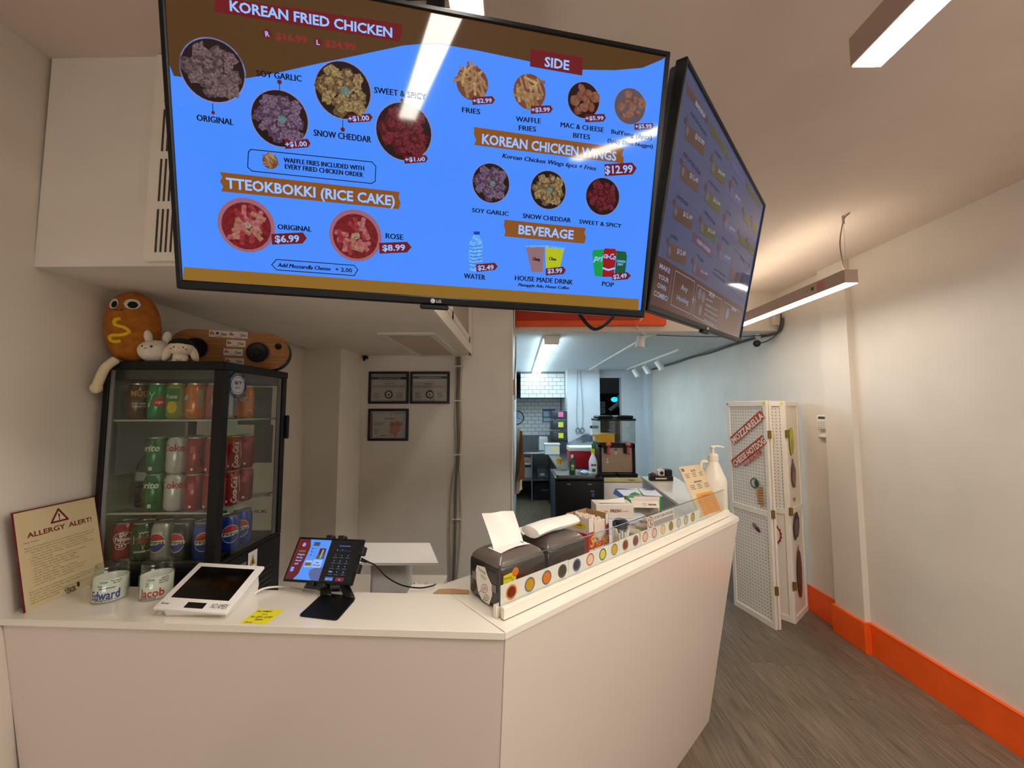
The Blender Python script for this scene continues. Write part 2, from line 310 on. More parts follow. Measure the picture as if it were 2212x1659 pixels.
ART1=[
('P', 'brown', 1, [(-505, 273), (-517, 108), (-464, 91), (-446, 91), (-417, 92), (-379, 97), (-346, 105), (-294, 122), (-233, 145), (-150, 175), (-70, 204), (-33, 213), (4, 219), (8, 218), (73, 218), (178, 215), (287, 217), (359, 227), (420, 241), (464, 264), (471, 290), (125, 411)]),
('P', 'gold', 1, [(-467, -239), (20, -239), (463, -238), (464, -265), (-470, -268)]),
('P', 'dred', 2, [(-391, 229), (-72, 240), (-77, 209), (-394, 205)]),
('T', 'txt', 3, 'KOREAN FRIED CHICKEN', (-369, 211), (-91, 214), 17.0, 'b'),
('C', 'dred', 2, -309, 184, 8),
('C', 'dred', 2, -223, 184, 7),
('T', 'txt', 3, 'R', (-312, 179), (-305, 180), 8.9, 'b'),
('T', 'txt', 3, 'L', (-226, 180), (-220, 180), 8.0, 'b'),
('T', 'price', 3, '$16.99', (-295, 177), (-242, 179), 12.0, 'b'),
('T', 'price', 3, '$24.99', (-211, 179), (-157, 181), 12.0, 'b'),
('C', 'f_orig', 1, -401, 109, 54),
('C', 'f_soy', 1, -292, 44, 51),
('C', 'f_snow', 1, -180, 109, 52),
('C', 'f_spicy', 1, -67, 51, 55),
('T', 'ink', 3, 'ORIGINAL', (-431, 22), (-371, 22), 11.0, ''),
('T', 'ink', 3, 'SOY GARLIC', (-329, 111), (-253, 113), 11.0, ''),
('T', 'ink', 3, 'SNOW CHEDDAR', (-233, 22), (-129, 23), 12.0, ''),
('T', 'ink', 3, 'SWEET & SPICY', (-123, 113), (-26, 115), 11.0, ''),
('C', 'dred', 2, -404, 39, 3),
('S', 'ink', 2, 1.2, [(-404, 39), (-404, 54)]),
('C', 'dred', 2, -291, 107, 4),
('S', 'ink', 2, 1.2, [(-291, 107), (-291, 93)]),
('C', 'dred', 2, -181, 40, 4),
('S', 'ink', 2, 1.2, [(-181, 40), (-181, 57)]),
('C', 'dred', 2, -71, 107, 4),
('S', 'ink', 2, 1.2, [(-71, 107), (-70, 101)]),
('P', 'dred', 4, [(-285, 8), (-244, 15), (-239, 7), (-244, 0), (-284, -8)]),
('T', 'txt', 5, '+$1.00', (-283, -4), (-245, 2), 8.9, 'b'),
('P', 'dred', 4, [(-172, 67), (-131, 75), (-126, 69), (-131, 61), (-171, 53)]),
('T', 'txt', 5, '+$1.00', (-170, 56), (-132, 63), 8.9, 'b'),
('P', 'dred', 4, [(-67, 6), (-24, 13), (-20, 7), (-24, 0), (-65, -8)]),
('T', 'txt', 5, '+$1.00', (-64, -4), (-25, 2), 7.9, 'b'),
('S', 'ink', 2, 1.6, [(-344, -16), (-127, -12), (-120, -19), (-121, -47), (-128, -52), (-343, -54), (-350, -48), (-348, -22), (-344, -16)]),
('T', 'ink', 3, 'WAFFLE FRIES INCLUDED WITH', (-287, -32), (-142, -30), 9.0, ''),
('T', 'ink', 3, 'EVERY FRIED CHICKEN ORDER', (-285, -43), (-144, -42), 9.0, ''),
('C', 'f_waf', 1, -311, -32, 16),
('P', 'orange', 2, [(-398, -62), (-74, -62), (-76, -73), (-72, -82), (-75, -95), (-397, -96), (-393, -87), (-398, -79), (-394, -70)]),
('T', 'txt', 3, 'TTEOKBOKKI (RICE CAKE)', (-388, -89), (-83, -89), 19.0, 'b'),
('C', 'f_tteok', 1, -356, -153, 50),
('C', 'f_tteok', 1, -158, -154, 50),
('T', 'ink', 3, 'ORIGINAL', (-301, -155), (-240, -154), 10.0, ''),
('T', 'ink', 3, 'ROSE', (-100, -154), (-66, -154), 11.0, ''),
('P', 'dred', 4, [(-313, -165), (-256, -157), (-249, -167), (-257, -178), (-312, -185)]),
('T', 'txt', 5, '$6.99', (-306, -180), (-262, -175), 12.9, 'b'),
('P', 'dred', 4, [(-113, -164), (-58, -157), (-49, -167), (-58, -178), (-112, -185)]),
('T', 'txt', 5, '$8.99', (-106, -179), (-61, -174), 11.9, 'b'),
('S', 'ink', 2, 1.6, [(-305, -212), (-161, -212), (-154, -220), (-161, -232), (-305, -232), (-314, -223), (-305, -212)]),
('T', 'ink', 3, 'Add Mozzarella Cheese', (-303, -226), (-206, -226), 8.0, 'i'),
('T', 'ink', 3, '+ 2.00', (-197, -226), (-165, -226), 8.0, 'b'),
('P', 'dred', 2, [(177, 238), (288, 240), (289, 206), (178, 206)]),
('T', 'txt', 3, 'SIDE', (208, 211), (260, 212), 18.0, 'b'),
('C', 'f_fries', 1, 63, 160, 37),
('C', 'f_waf', 1, 180, 161, 39),
('C', 'f_mac', 1, 296, 160, 36),
('C', 'f_bul', 1, 400, 163, 37),
('P', 'dred', 4, [(64, 132), (104, 140), (110, 134), (105, 126), (65, 118)]),
('T', 'txt', 5, '+$2.99', (66, 122), (104, 128), 7.9, 'b'),
('P', 'dred', 4, [(184, 133), (225, 140), (231, 134), (226, 126), (185, 118)]),
('T', 'txt', 5, '+$3.99', (186, 122), (225, 128), 8.1, 'b'),
('P', 'dred', 4, [(301, 133), (343, 140), (348, 133), (343, 125), (303, 118)]),
('T', 'txt', 5, '+$5.99', (303, 122), (343, 128), 7.9, 'b'),
('P', 'dred', 4, [(413, 130), (455, 137), (459, 131), (455, 125), (415, 118)]),
('T', 'txt', 5, '+$5.99', (416, 121), (454, 127), 8.1, 'b'),
('T', 'ink', 3, 'FRIES', (45, 102), (81, 103), 10.0, ''),
('T', 'ink', 3, 'WAFFLE', (155, 100), (207, 103), 10.0, ''),
('T', 'ink', 3, 'FRIES', (162, 84), (198, 86), 10.0, ''),
('T', 'ink', 3, 'MAC & CHEESE', (250, 102), (345, 104), 10.0, ''),
('T', 'ink', 3, 'BITES', (279, 85), (316, 86), 10.0, ''),
('T', 'ink', 3, 'BulYong (8pcs)', (363, 104), (457, 104), 9.0, ''),
('T', 'ink', 3, '(Spicy Dino Nugget)', (356, 86), (461, 87), 8.0, ''),
('P', 'orange', 2, [(70, 78), (395, 78), (391, 66), (396, 58), (396, 48), (71, 44), (75, 54), (70, 64)]),
('T', 'txt', 3, 'KOREAN CHICKEN WINGS', (87, 49), (379, 51), 19.0, 'b'),
('T', 'ink', 3, 'Korean Chicken Wings 6pcs + Fries', (130, 27), (335, 26), 9.0, 'i'),
('P', 'dred', 4, [(353, 41), (416, 52), (428, 42), (420, 28), (356, 17)]),
('T', 'txt', 5, '$12.99', (356, 22), (420, 32), 16.0, 'b'),
('C', 'f_soy', 1, 109, -25, 40),
('C', 'f_snow', 1, 232, -25, 40),
('C', 'f_spicy', 1, 355, -25, 40),
('T', 'ink', 3, 'SOY GARLIC', (72, -86), (149, -86), 9.0, ''),
('T', 'ink', 3, 'SNOW CHEDDAR', (180, -87), (286, -86), 10.0, ''),
('T', 'ink', 3, 'SWEET & SPICY', (306, -86), (404, -86), 9.0, ''),
('P', 'orange', 2, [(141, -94), (322, -94), (319, -104), (324, -114), (321, -127), (142, -128), (144, -117), (140, -106)]),
('T', 'txt', 3, 'BEVERAGE', (172, -120), (295, -120), 19.0, 'b'),
('P', 'navy', 2, [(77, -124), (90, -123), (89, -130), (77, -130)]),
('P', 'pet', 1, [(78, -130), (88, -130), (97, -146), (97, -175), (98, -203), (88, -206), (72, -204), (69, -181), (68, -150)]),
('S', 'navy', 2, 1.1, [(70, -153), (76, -155), (95, -151)]),
('S', 'navy', 2, 1.1, [(70, -160), (76, -162), (96, -158)]),
('S', 'navy', 2, 1.1, [(70, -167), (77, -169), (96, -165)]),
('S', 'navy', 2, 1.1, [(71, -174), (77, -176), (96, -172)]),
('S', 'navy', 2, 1.1, [(71, -181), (77, -183), (97, -179)]),
('S', 'navy', 2, 1.1, [(71, -188), (77, -190), (97, -186)]),
('S', 'navy', 2, 1.1, [(71, -195), (78, -197), (97, -193)]),
('P', 'dred', 4, [(84, -190), (124, -184), (131, -191), (125, -199), (86, -206)]),
('T', 'txt', 5, '$2.49', (89, -202), (123, -198), 9.9, 'b'),
('T', 'ink', 3, 'WATER', (60, -221), (105, -221), 11.0, ''),
('P', 'coffee', 1, [(190, -145), (231, -141), (231, -195), (206, -197)]),
('P', 'pet', 2, [(189, -143), (232, -138), (232, -142), (191, -146)]),
('P', 'yell', 1, [(233, -141), (276, -141), (268, -191), (238, -191)]),
('P', 'pet', 2, [(231, -138), (277, -139), (276, -143), (233, -143)]),
('T', 'ink', 3, 'Chung', (207, -172), (223, -172), 7.0, 'i'),
('T', 'ink', 3, 'Chun', (243, -168), (259, -169), 6.9, 'i'),
('P', 'dred', 4, [(237, -187), (276, -180), (283, -187), (278, -196), (238, -202)]),
('T', 'txt', 5, '$3.99', (242, -197), (275, -193), 9.9, 'b'),
('T', 'ink', 3, 'HOUSE MADE DRINK', (170, -217), (301, -217), 11.0, ''),
('T', 'ink', 3, 'Pineapple Ade, House Coffee', (178, -229), (293, -228), 7.0, 'i'),
('P', 'green', 1, [(343, -139), (367, -135), (369, -195), (351, -194), (341, -147)]),
('P', 'red', 2, [(370, -133), (394, -132), (398, -137), (396, -193), (369, -195), (367, -138)]),
('P', 'dgreen', 1, [(398, -136), (420, -136), (424, -145), (423, -191), (399, -190)]),
('T', 'txt', 3, 'pri', (345, -161), (367, -162), 13.9, 'bi'),
('T', 'txt', 3, 'ca-Co', (368, -153), (397, -156), 12.8, 'bi'),
('S', 'txt', 3, 4, [(369, -176), (382, -179), (397, -174)]),
('T', 'txt', 3, 'CANADA', (400, -160), (422, -160), 5.0, 'b'),
('T', 'txt', 3, 'DRY', (403, -167), (417, -167), 5.0, 'b'),
('P', 'dred', 4, [(391, -186), (427, -180), (438, -187), (430, -196), (394, -201)]),
('T', 'txt', 5, '$2.49', (396, -198), (428, -192), 10.0, 'b'),
('T', 'ink', 3, 'POP', (370, -215), (398, -216), 11.0, ''),
]
ART2=[
('P', 'brown', 2, [(-452, 241), (-285, 242), (-284, 228), (-444, 222)]),
('T', 'txt', 3, 'BEEF', (-386, 226), (-308, 229), 10.2, 'b'),
('P', 'olive', 2, [(-268, 242), (-71, 241), (-66, 229), (-260, 223)]),
('P', 'lblue', 2, [(-41, 245), (126, 245), (131, 230), (-33, 228)]),
('P', 'olive', 2, [(162, 250), (402, 262), (403, 242), (171, 232)]),
('P', 'brown', 2, [(-421, 169), (-280, 189), (-275, 153), (-415, 136)]),
('T', 'txt', 3, '$10.99', (-354, 164), (-285, 175), 11.8, 'b'),
('C', 'dred', 2, -427, 170, 16),
('C', 'cup', 3, -407, 156, 21),
('C', 'bowl', 2, -411, 184, 18),
('T', 'ink', 3, 'CHUNGCHUN', (-403, 196), (-283, 199), 8.1, ''),
('P', 'brown', 2, [(-410, 81), (-281, 93), (-276, 58), (-406, 49)]),
('T', 'txt', 3, '$12.49', (-348, 73), (-286, 80), 11.5, 'b'),
('C', 'dred', 2, -416, 84, 16),
('C', 'cup', 3, -395, 68, 21),
('C', 'bowl', 2, -399, 96, 19),
('T', 'ink', 3, 'BEEF & MOZZARELLA', (-406, 101), (-277, 103), 10.1, ''),
('P', 'brown', 2, [(-413, -15), (-279, -1), (-277, -38), (-411, -46)]),
('T', 'txt', 3, '$12.49', (-350, -22), (-284, -14), 11.5, 'b'),
('C', 'dred', 2, -420, -12, 16),
('C', 'cup', 3, -400, -28, 21),
('C', 'bowl', 2, -403, -1, 19),
('T', 'ink', 3, 'RAMEN CHIP', (-406, 3), (-326, 7), 9.2, ''),
('P', 'brown', 2, [(-415, -105), (-284, -94), (-277, -132), (-411, -140)]),
('T', 'txt', 3, '$12.49', (-352, -116), (-289, -109), 12.6, 'b'),
('C', 'dred', 2, -421, -102, 16),
('C', 'cup', 3, -400, -122, 21),
('C', 'bowl', 2, -404, -92, 19),
('T', 'ink', 3, 'JUMBO', (-407, -91), (-360, -88), 9.2, ''),
('P', 'olive', 2, [(-207, 170), (-74, 186), (-68, 153), (-206, 140)]),
('T', 'txt', 3, '$10.49', (-143, 165), (-78, 174), 9.6, 'b'),
('C', 'dred', 2, -216, 173, 21),
('C', 'cup', 3, -190, 159, 29),
('C', 'bowl', 2, -193, 187, 25),
('T', 'ink', 3, 'ORIGINAL', (-201, 196), (-125, 201), 8.2, ''),
('P', 'olive', 2, [(-216, 91), (-70, 104), (-67, 69), (-214, 60)]),
('T', 'txt', 3, '$12.99', (-146, 84), (-75, 91), 10.5, 'b'),
('C', 'dred', 2, -224, 94, 20),
('C', 'cup', 3, -198, 79, 27),
('C', 'bowl', 2, -202, 108, 24),
('T', 'ink', 3, 'SWEET POTATO', (-203, 115), (-100, 119), 7.1, ''),
('P', 'olive', 2, [(-216, 4), (-74, 17), (-64, -14), (-213, -24)]),
('T', 'txt', 3, '$12.49', (-148, -2), (-79, 5), 9.6, 'b'),
('C', 'dred', 2, -224, 8, 20),
('C', 'cup', 3, -199, -8, 28),
('C', 'bowl', 2, -202, 21, 25),
('T', 'ink', 3, 'CHEDDAR CHEESE', (-202, 33), (-88, 30), 7.9, ''),
('P', 'purple', 2, [(-219, -112), (-74, -109), (-72, -134), (-219, -137)]),
('T', 'txt', 3, '$13.99', (-151, -121), (-81, -119), 8.1, 'b'),
('C', 'dred', 2, -229, -107, 20),
('C', 'cup', 3, -204, -123, 27),
('C', 'bowl', 2, -206, -96, 25),
('T', 'ink', 3, 'VOLCANO', (-201, -88), (-136, -93), 8.7, ''),
('P', 'purple', 2, [(-262, -38), (-74, -35), (-67, -62), (-254, -61)]),
('T', 'txt', 3, 'PORK+CHICKEN', (-222, -54), (-94, -53), 11.0, 'b'),
('P', 'lblue', 2, [(-1, 176), (129, 182), (139, 153), (3, 147)]),
('T', 'txt', 3, '$9.99', (63, 167), (126, 171), 9.4, 'b'),
('C', 'dred', 2, -13, 179, 28),
('C', 'cup', 3, 20, 166, 36),
('C', 'bowl', 2, 16, 196, 33),
('T', 'ink', 3, 'FUSION', (3, 202), (61, 204), 7.2, ''),
('P', 'lblue', 2, [(-5, 71), (136, 80), (136, 56), (-5, 48)]),
('T', 'txt', 3, '$9.99', (62, 66), (129, 72), 7.4, 'b'),
('C', 'dred', 2, -17, 76, 27),
('C', 'cup', 3, 14, 62, 35),
('C', 'bowl', 2, 13, 90, 31),
('T', 'ink', 3, 'SUGAR', (-1, 99), (54, 100), 8.1, ''),
('P', 'lblue', 2, [(-8, -22), (137, -13), (138, -39), (-7, -46)]),
('T', 'txt', 3, '$10.49', (61, -28), (131, -23), 8.3, 'b'),
('C', 'dred', 2, -20, -16, 27),
('C', 'cup', 3, 12, -32, 36),
('C', 'bowl', 2, 10, -3, 32),
('T', 'ink', 3, 'CHICKEN', (-1, 16), (82, 15), 8.9, ''),
('P', 'olive', 2, [(200, 163), (303, 167), (308, 139), (207, 138)]),
('C', 'dred', 3, 182, 164, 22),
('P', 'olive', 2, [(330, 172), (432, 175), (432, 144), (339, 145)]),
('C', 'dred', 3, 310, 173, 25),
('P', 'olive', 2, [(194, 84), (301, 86), (306, 61), (199, 61)]),
('C', 'dred', 3, 176, 86, 22),
('P', 'olive', 2, [(325, 91), (444, 93), (444, 66), (333, 67)]),
('C', 'dred', 3, 305, 92, 24),
('S', 'ink', 2, 1.5, [(160, 24), (432, 21), (402, -118), (153, -105), (160, 24)]),
('T', 'ink', 3, 'TOPPINGS', (248, 16), (326, 11), 9.5, ''),
('C', 'orange', 2, 189, -61, 53),
('C', 'brown', 2, 262, -56, 47),
('C', 'brown', 2, 332, -52, 50),
('T', 'ink', 3, 'ALL HOTDOGS COME', (-22, -87), (110, -86), 7.0, ''),
('T', 'ink', 3, 'WITH SUGAR COATING', (-29, -102), (115, -103), 7.0, ''),
('P', 'dred2', 1, [(-475, -148), (424, -145), (458, -289), (-477, -276)]),
('T', 'txt', 3, 'MAKE', (-445, -173), (-376, -173), 12.0, 'b'),
('T', 'txt', 3, 'YOUR', (-444, -197), (-375, -196), 11.1, 'b'),
('T', 'txt', 3, 'OWN', (-440, -218), (-384, -219), 11.9, 'b'),
('T', 'txt', 3, 'COMBO', (-454, -240), (-366, -241), 12.9, 'b'),
('S', 'txt', 2, 1, [(-359, -159), (-361, -248)]),
('S', 'txt', 2, 1.8, [(-341, -158), (-183, -156), (-171, -249), (-337, -245), (-341, -158)]),
('T', 'txt', 3, 'Any', (-284, -196), (-231, -195), 15.1, ''),
('T', 'txt', 3, 'Hotdog', (-301, -227), (-207, -226), 15.1, ''),
('S', 'txt', 2, 2.5, [(-181, -206), (-161, -206)]),
('S', 'txt', 2, 2.5, [(-173, -197), (-169, -215)]),
('S', 'txt', 2, 1.8, [(-156, -160), (119, -161), (138, -262), (-155, -249), (-156, -160)]),
('C', 'cup', 2, -124, -181, 37),
('C', 'cup', 2, -85, -185, 38),
('C', 'cup', 2, -94, -225, 35),
('T', 'txt', 3, 'SIDE', (-37, -170), (24, -170), 13.0, 'b'),
('T', 'txt', 3, 'Fries', (-55, -188), (13, -185), 6.2, ''),
('T', 'txt', 3, 'Waffle Fries +2', (-52, -204), (90, -205), 6.0, ''),
('T', 'txt', 3, 'Mac & Cheese +3', (-49, -219), (94, -222), 5.9, ''),
('T', 'txt', 3, 'Rice Cake +3', (-45, -234), (98, -239), 5.9, ''),
('T', 'txt', 3, 'Spicy Wings +5', (-42, -250), (102, -256), 5.8, ''),
('S', 'txt', 2, 1.8, [(155, -162), (391, -164), (410, -267), (163, -263), (155, -162)]),
('C', 'pet', 2, 216, -195, 44),
('T', 'txt', 3, 'DRINK', (260, -175), (339, -175), 11.0, 'b'),
]
# ---------------------------------------------------------------- the setting
def struct(g, name, parent=None): return g.done(name, parent=parent, kind=None if parent else 'structure')
def inst(me, name, parent, loc, rot=None):
    o = bpy.data.objects.new(name, me); COL.objects.link(o); o.parent = parent; o.location = loc
    if rot: o.rotation_euler = rot
    return o
def unit(g, name): o = g.done(name); me = o.data; bpy.data.objects.remove(o); return me
KC, CE, SOF = 2.33, 2.67, 2.02
g = G(); g.box(-1.6, 2.5, -3.1, 9.2, -.08, -.004, mat('subfloor', (70, 60, 49), .8)); floor = struct(g, 'floor')
def woodmat(name, ca, cb, gsc=(1, .06, 1), sc=90, rough=.42):
    m = mat(name, ca, rough, rgb2=cb, nscale=sc, stretch=gsc, bump=.08, detail=5); nt = m.node_tree
    b = nt.nodes['Principled BSDF']; oi = nt.nodes.new('ShaderNodeObjectInfo'); hs = nt.nodes.new('ShaderNodeHueSaturation'); mr = nt.nodes.new('ShaderNodeMapRange')
    mr.inputs[3].default_value = .86; mr.inputs[4].default_value = 1.14
    nt.links.new(oi.outputs['Random'], mr.inputs[0]); nt.links.new(mr.outputs[0], hs.inputs['Value'])
    src = b.inputs['Base Color'].links[0].from_socket; nt.links.new(src, hs.inputs['Color']); nt.links.new(hs.outputs[0], b.inputs['Base Color'])
    va = nt.nodes.new('ShaderNodeVectorMath'); va.operation = 'ADD'; mp = [n for n in nt.nodes if n.type == 'MAPPING'][0]; tc = [n for n in nt.nodes if n.type == 'TEX_COORD'][0]
    cb_ = nt.nodes.new('ShaderNodeCombineXYZ'); ml = nt.nodes.new('ShaderNodeMath'); ml.operation = 'MULTIPLY'; ml.inputs[1].default_value = 37
    nt.links.new(oi.outputs['Random'], ml.inputs[0]); nt.links.new(ml.outputs[0], cb_.inputs[0]); nt.links.new(ml.outputs[0], cb_.inputs[1])
    nt.links.new(tc.outputs['Object'], va.inputs[0]); nt.links.new(cb_.outputs[0], va.inputs[1]); nt.links.new(va.outputs[0], mp.inputs[0]); return m
M_plank = woodmat('vinyl_plank', (128, 112, 92), (86, 74, 60))
g = G(); g.box(-.0895, .0895, -.6105, .6105, -.004, 0, M_plank, bev=.0006); plank = unit(g, 'floor_plank')
rr = random.Random(3)
for i in range(14):
    x = 2.25-.18*i; oy = rr.random()*1.22
    for j in range(-1, 8):
        y = oy+j*1.222
        if x > -.1 and y < 8.6: inst(plank, 'floor_plank', floor, (x, y, 0))
# left wall: slightly bellied plaster, thicker below the counter line
g = G(); zs = [0, .66, 1.067, 1.3, 2.02, 2.68]
A = [-1.30, -1.307, -1.335, -1.39, -1.42, -1.433]; B = [-1.40, -1.40, -1.40, -1.405, -1.42, -1.433]; Cc = [-1.43, -1.43, -1.435, -1.44, -1.45, -1.46]
rows = []
for y, P in ((-3, A), (1.0, A), (1.09, [(a*.62+b*.38) for a, b in zip(A, B)]), (1.2, B), (2.56, Cc)): rows.append([(x, y, z) for x, z in zip(P, zs)])
g.grid(rows, M_wall, smooth=True); g.box(-1.75, -1.47, -3, 2.56, 0, 2.68, M_wall); struct(g, 'wall_left')
g = G()
g.box(-1.46, -1.2, 2.555, 3.1, 0, CE, M_wall2)
g.box(-1.2, -.049, 2.905, 3.1, 0, CE, M_wall2); struct(g, 'wall_back')
g = G(); g.box(-1.42, -.372, 1.075, 2.903, SOF, CE, M_wall2); g.box(-.372, -.355, 1.075, 2.90, SOF, SOF+.07, M_trimw); g.box(-.372, -.36, 2.78, 2.90, SOF, CE, M_trimw); struct(g, 'trim_1')
g = G(); g.box(-1.6, 2.5, -3.1, 3.47, CE, CE+.1, M_ceil); struct(g, 'ceiling')
g = G(); g.box(-.35, 2.5, 3.6, 9.2, KC, KC+.1, M_kwall); struct(g, 'ceiling_2')
g = G(); g.box(-.2, 2.4, 3.47, 3.6, 2.318, CE+.1, M_wall); struct(g, 'trim_2')
g = G(); g.box(-.25, -.049, 3.1, 8.2, 0, KC, M_kwall); g.box(-.056, -.045, 2.895, 2.945, 0, CE, M_trimw); struct(g, 'wall_rear_left')
g = G()
g.box(2.34, 2.6, -3.1, 2.706, 0, CE, M_wall); g.box(2.300, 2.6, 2.706, 2.945, 0, CE, M_wall); g.box(2.35, 2.6, 2.945, 3.47, 0, CE, M_wall)
g.box(2.35, 2.6, 3.47, 9.2, 0, CE, M_wall); struct(g, 'wall_right')
g = G(); g.box(2.26, 2.35, 6.8, 7.1, 0, KC, M_kwall); g.box(1.87, 2.30, 7.05, 7.2, 0, KC, M_kwall); struct(g, 'trim_3')
g = G(); g.box(-.3, 2.5, 8.9, 9.1, 0, KC+.3, M_kwall); g.box(1.44, 1.872, 7.06, 7.12, 2.20, KC, M_kwall); struct(g, 'wall_far')
g = G(); g.box(-1.75, 2.6, -3.2, -3.0, 0, CE+.1, M_wall); struct(g, 'wall_front')
for a in ((2.318, 2.34, -3.0, 2.690), (2.282, 2.302, 2.672, 2.945), (2.330, 2.352, 2.945, 3.50)):
    pass
g = G(); g.prism([(2.345, -3.0), (2.318, -3.0), (2.318, 2.688), (2.282, 2.688), (2.282, 2.96), (2.335, 2.96), (2.335, 3.5), (2.36, 3.5), (2.36, 2.94), (2.305, 2.94), (2.305, 2.707), (2.345, 2.707)], 0, .195, M_orange, bev=.003)
struct(g, 'baseboard_right')
# grilles
g = G(); g.box(-1.084, -.47, 1.058, 1.075, 2.03, 2.665, M_trimw, bev=.003); o = g.done('grille_frame'); 
t = thing('wall_grille', (-.78, 1.066, 2.34), 'white slotted louvre panel on the front of the dropped ceiling behind the large menu screen', 'vent')
bpy.data.objects.remove(o)
g = G(); g.box(-1.084, -.47, 1.060, 1.073, 2.03, 2.665, M_trimw, bev=.003); g.done('grille_frame', t)
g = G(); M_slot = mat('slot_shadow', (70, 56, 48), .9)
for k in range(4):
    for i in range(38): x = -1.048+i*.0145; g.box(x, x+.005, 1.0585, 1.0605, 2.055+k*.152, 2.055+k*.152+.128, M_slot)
g.done('louver_slots', t, kind='stuff')
t = thing('side_grille', (-.36, 2.2, 2.34), 'white framed mesh louvre on the side of the dropped ceiling', 'vent')
g = G()
for a in ((1.3, 1.345), (2.0, 2.04), (2.70, 2.745)): g.box(-.369, -.352, a[0], a[1], 2.09, 2.66, M_trimw)
for z in (2.09, 2.62): g.box(-.369, -.352, 1.3, 2.745, z, z+.04, M_trimw)
g.done('grille_frame', t); g = G()
for i in range(46): y = 1.35+i*.03; g.box(-.3715, -.362, y, y+.016, 2.13, 2.62, mat('louver_grey', (196, 180, 164), .6))
g.done('louver_slots', t, kind='stuff')
t = thing('ceiling_vent', (-.6, 2.45, SOF), 'square return air vent with fine slats in the dropped ceiling above the certificates', 'vent')
v1, v2, v3, v4 = (-.744, 2.02), (-.474, 2.02), (-.474, 2.895), (-.74, 2.895)
g = G()
g.box(-.76, -.45, 2.03, 2.07, SOF-.012, SOF-.001, M_trimw); g.box(-.76, -.45, 2.84, 2.885, SOF-.012, SOF-.001, M_trimw)
g.box(-.76, -.725, 2.07, 2.84, SOF-.012, SOF-.001, M_trimw); g.box(-.485, -.45, 2.07, 2.84, SOF-.012, SOF-.001, M_trimw); g.done('vent_frame', t)
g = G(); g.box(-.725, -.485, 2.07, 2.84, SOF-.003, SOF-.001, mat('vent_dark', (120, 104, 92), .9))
for i in range(34): y = 2.078+i*.0224; g.box(-.725, -.485, y, y+.011, SOF-.010, SOF-.004, mat('vent_slat', (206, 186, 168), .6))
g.done('vent_slats', t, kind='stuff')
# kitchen: tiled hood front, tiled back wall, white column
M_tile = mat('subway_tile', (236, 238, 236), .12); M_grout = mat('grout', (120, 122, 120), .9)
tw, th_, gp = .150, .0755, .006
g = G(); g.box(-(tw-gp)/2, (tw-gp)/2, -.005, 0, -(th_-gp)/2, (th_-gp)/2, M_tile, bev=.0015); tile = unit(g, 'tile')
g = G(); g.box((tw-gp)/4, -(tw-gp)/4, -.005, 0, -(th_-gp)/2, (th_-gp)/2, M_tile, bev=.0015); htile = unit(g, 'tile')
def tiles(parent, x0, x1, z0, z1, y, rot=None):
    r = 0; z = z0+th_/2
    while z < z1-.02:
        x = x0+(tw/2 if r % 2 == 0 else 0); 
        if r % 2: inst(htile, 'tile', parent, ((x0+tw/4, y, z) if rot is None else (y, x0+tw/4, z)), rot)
        e = x0 if r % 2 == 0 else x0+tw/2
        while e < x1-.03:
            full = e+tw < x1+.02; xx = e+tw/2 if full else e+tw/4
            inst(tile if full else htile, 'tile', parent, ((xx, y, z) if rot is None else (y, xx, z)), rot); e += tw if full else tw/2
        z += th_; r += 1
g = G(); g.box(.03, .863, 7.205, 7.9, 1.84, KC, M_grout); o = struct(g, 'trim_4'); tiles(o, .03, .863, 1.84, KC-.02, 7.203)
g = G(); g.box(-.25, .87, 7.905, 8.1, 0, KC, M_grout); o = struct(g, 'wall_rear'); tiles(o, -.05, .86, 1.10, 1.84, 7.903)
g = G(); g.box(.868, 1.445, 6.9, 8.0, 0, KC, M_kwall); o = struct(g, 'trim_5'); tiles(o, 6.92, 7.9, 1.10, KC-.02, .866, (0, 0, -math.pi/2))
t = thing('orange_fascia', (.6, 3.44, 2.4), 'orange painted box sign fascia across the kitchen opening under the screens', 'sign')
a = at_y(1113, 703, 3.40); b = at_y(1440, 703, 3.40)
g = G(); g.box(a.x, b.x, 3.40, 3.468, a.z, a.z+.26, M_orange, bev=.004); g.box(a.x+.02, b.x-.25, 3.385, 3.40, a.z+.045, a.z+.25, mat('orange_dark', (190, 50, 10), .5)); g.done('fascia_board', t)
# ---------------------------------------------------------------- linear pendant lights
M_bar = mat('fixture_taupe', (176, 150, 134), .45)
def bar(name, xc, y0, y1, z, label, near, cordy):
    t = thing(name, (xc, (y0+y1)/2, z), label, 'pendant light')
    g = G(); W = .036
    g.box(xc-W, xc+W, y0, y1, z+.004, z+.077, M_bar, bev=.0015); g.done('housing', t)
    g = G(); g.box(xc-W+.003, xc+W-.003, y0+.004, y1-.004, z, z+.0045, M_diff); g.done('diffuser', t)
    if z < 2.4: g = G(); g.box(xc-W+.008, xc+W-.008, y0+.03, y1-.03, z+.0765, z+.079, M_updiff); g.done('top_diffuser', t)
    for k, cy in enumerate(cordy):
        g = G(); g.cyl((xc+.004, cy, z+.077), (xc+.004, cy, CE-.03), .0008, M_steel, n=6); g.cyl((xc+.004, cy, CE-.045), (xc+.004, cy, CE), .006, M_steel); g.done('suspension_wire', t)
    return t
t = bar('linear_pendant_light', 1.783, 2.05, 3.38, 2.28, 'lit linear pendant beside the right wall with a brown wiring label on its side', 1, (2.084, 3.2))
g = G(); g.tube([(1.79, 2.10, 2.357), (1.783, 2.10, 2.42), (1.775, 2.10, 2.52), (1.783, 2.09, 2.61), (1.79, 2.08, 2.655), (1.795, 2.05, 2.668)], .0030, mat('cord_taupe', (150, 124, 108), .6)); g.done('power_cord', t)
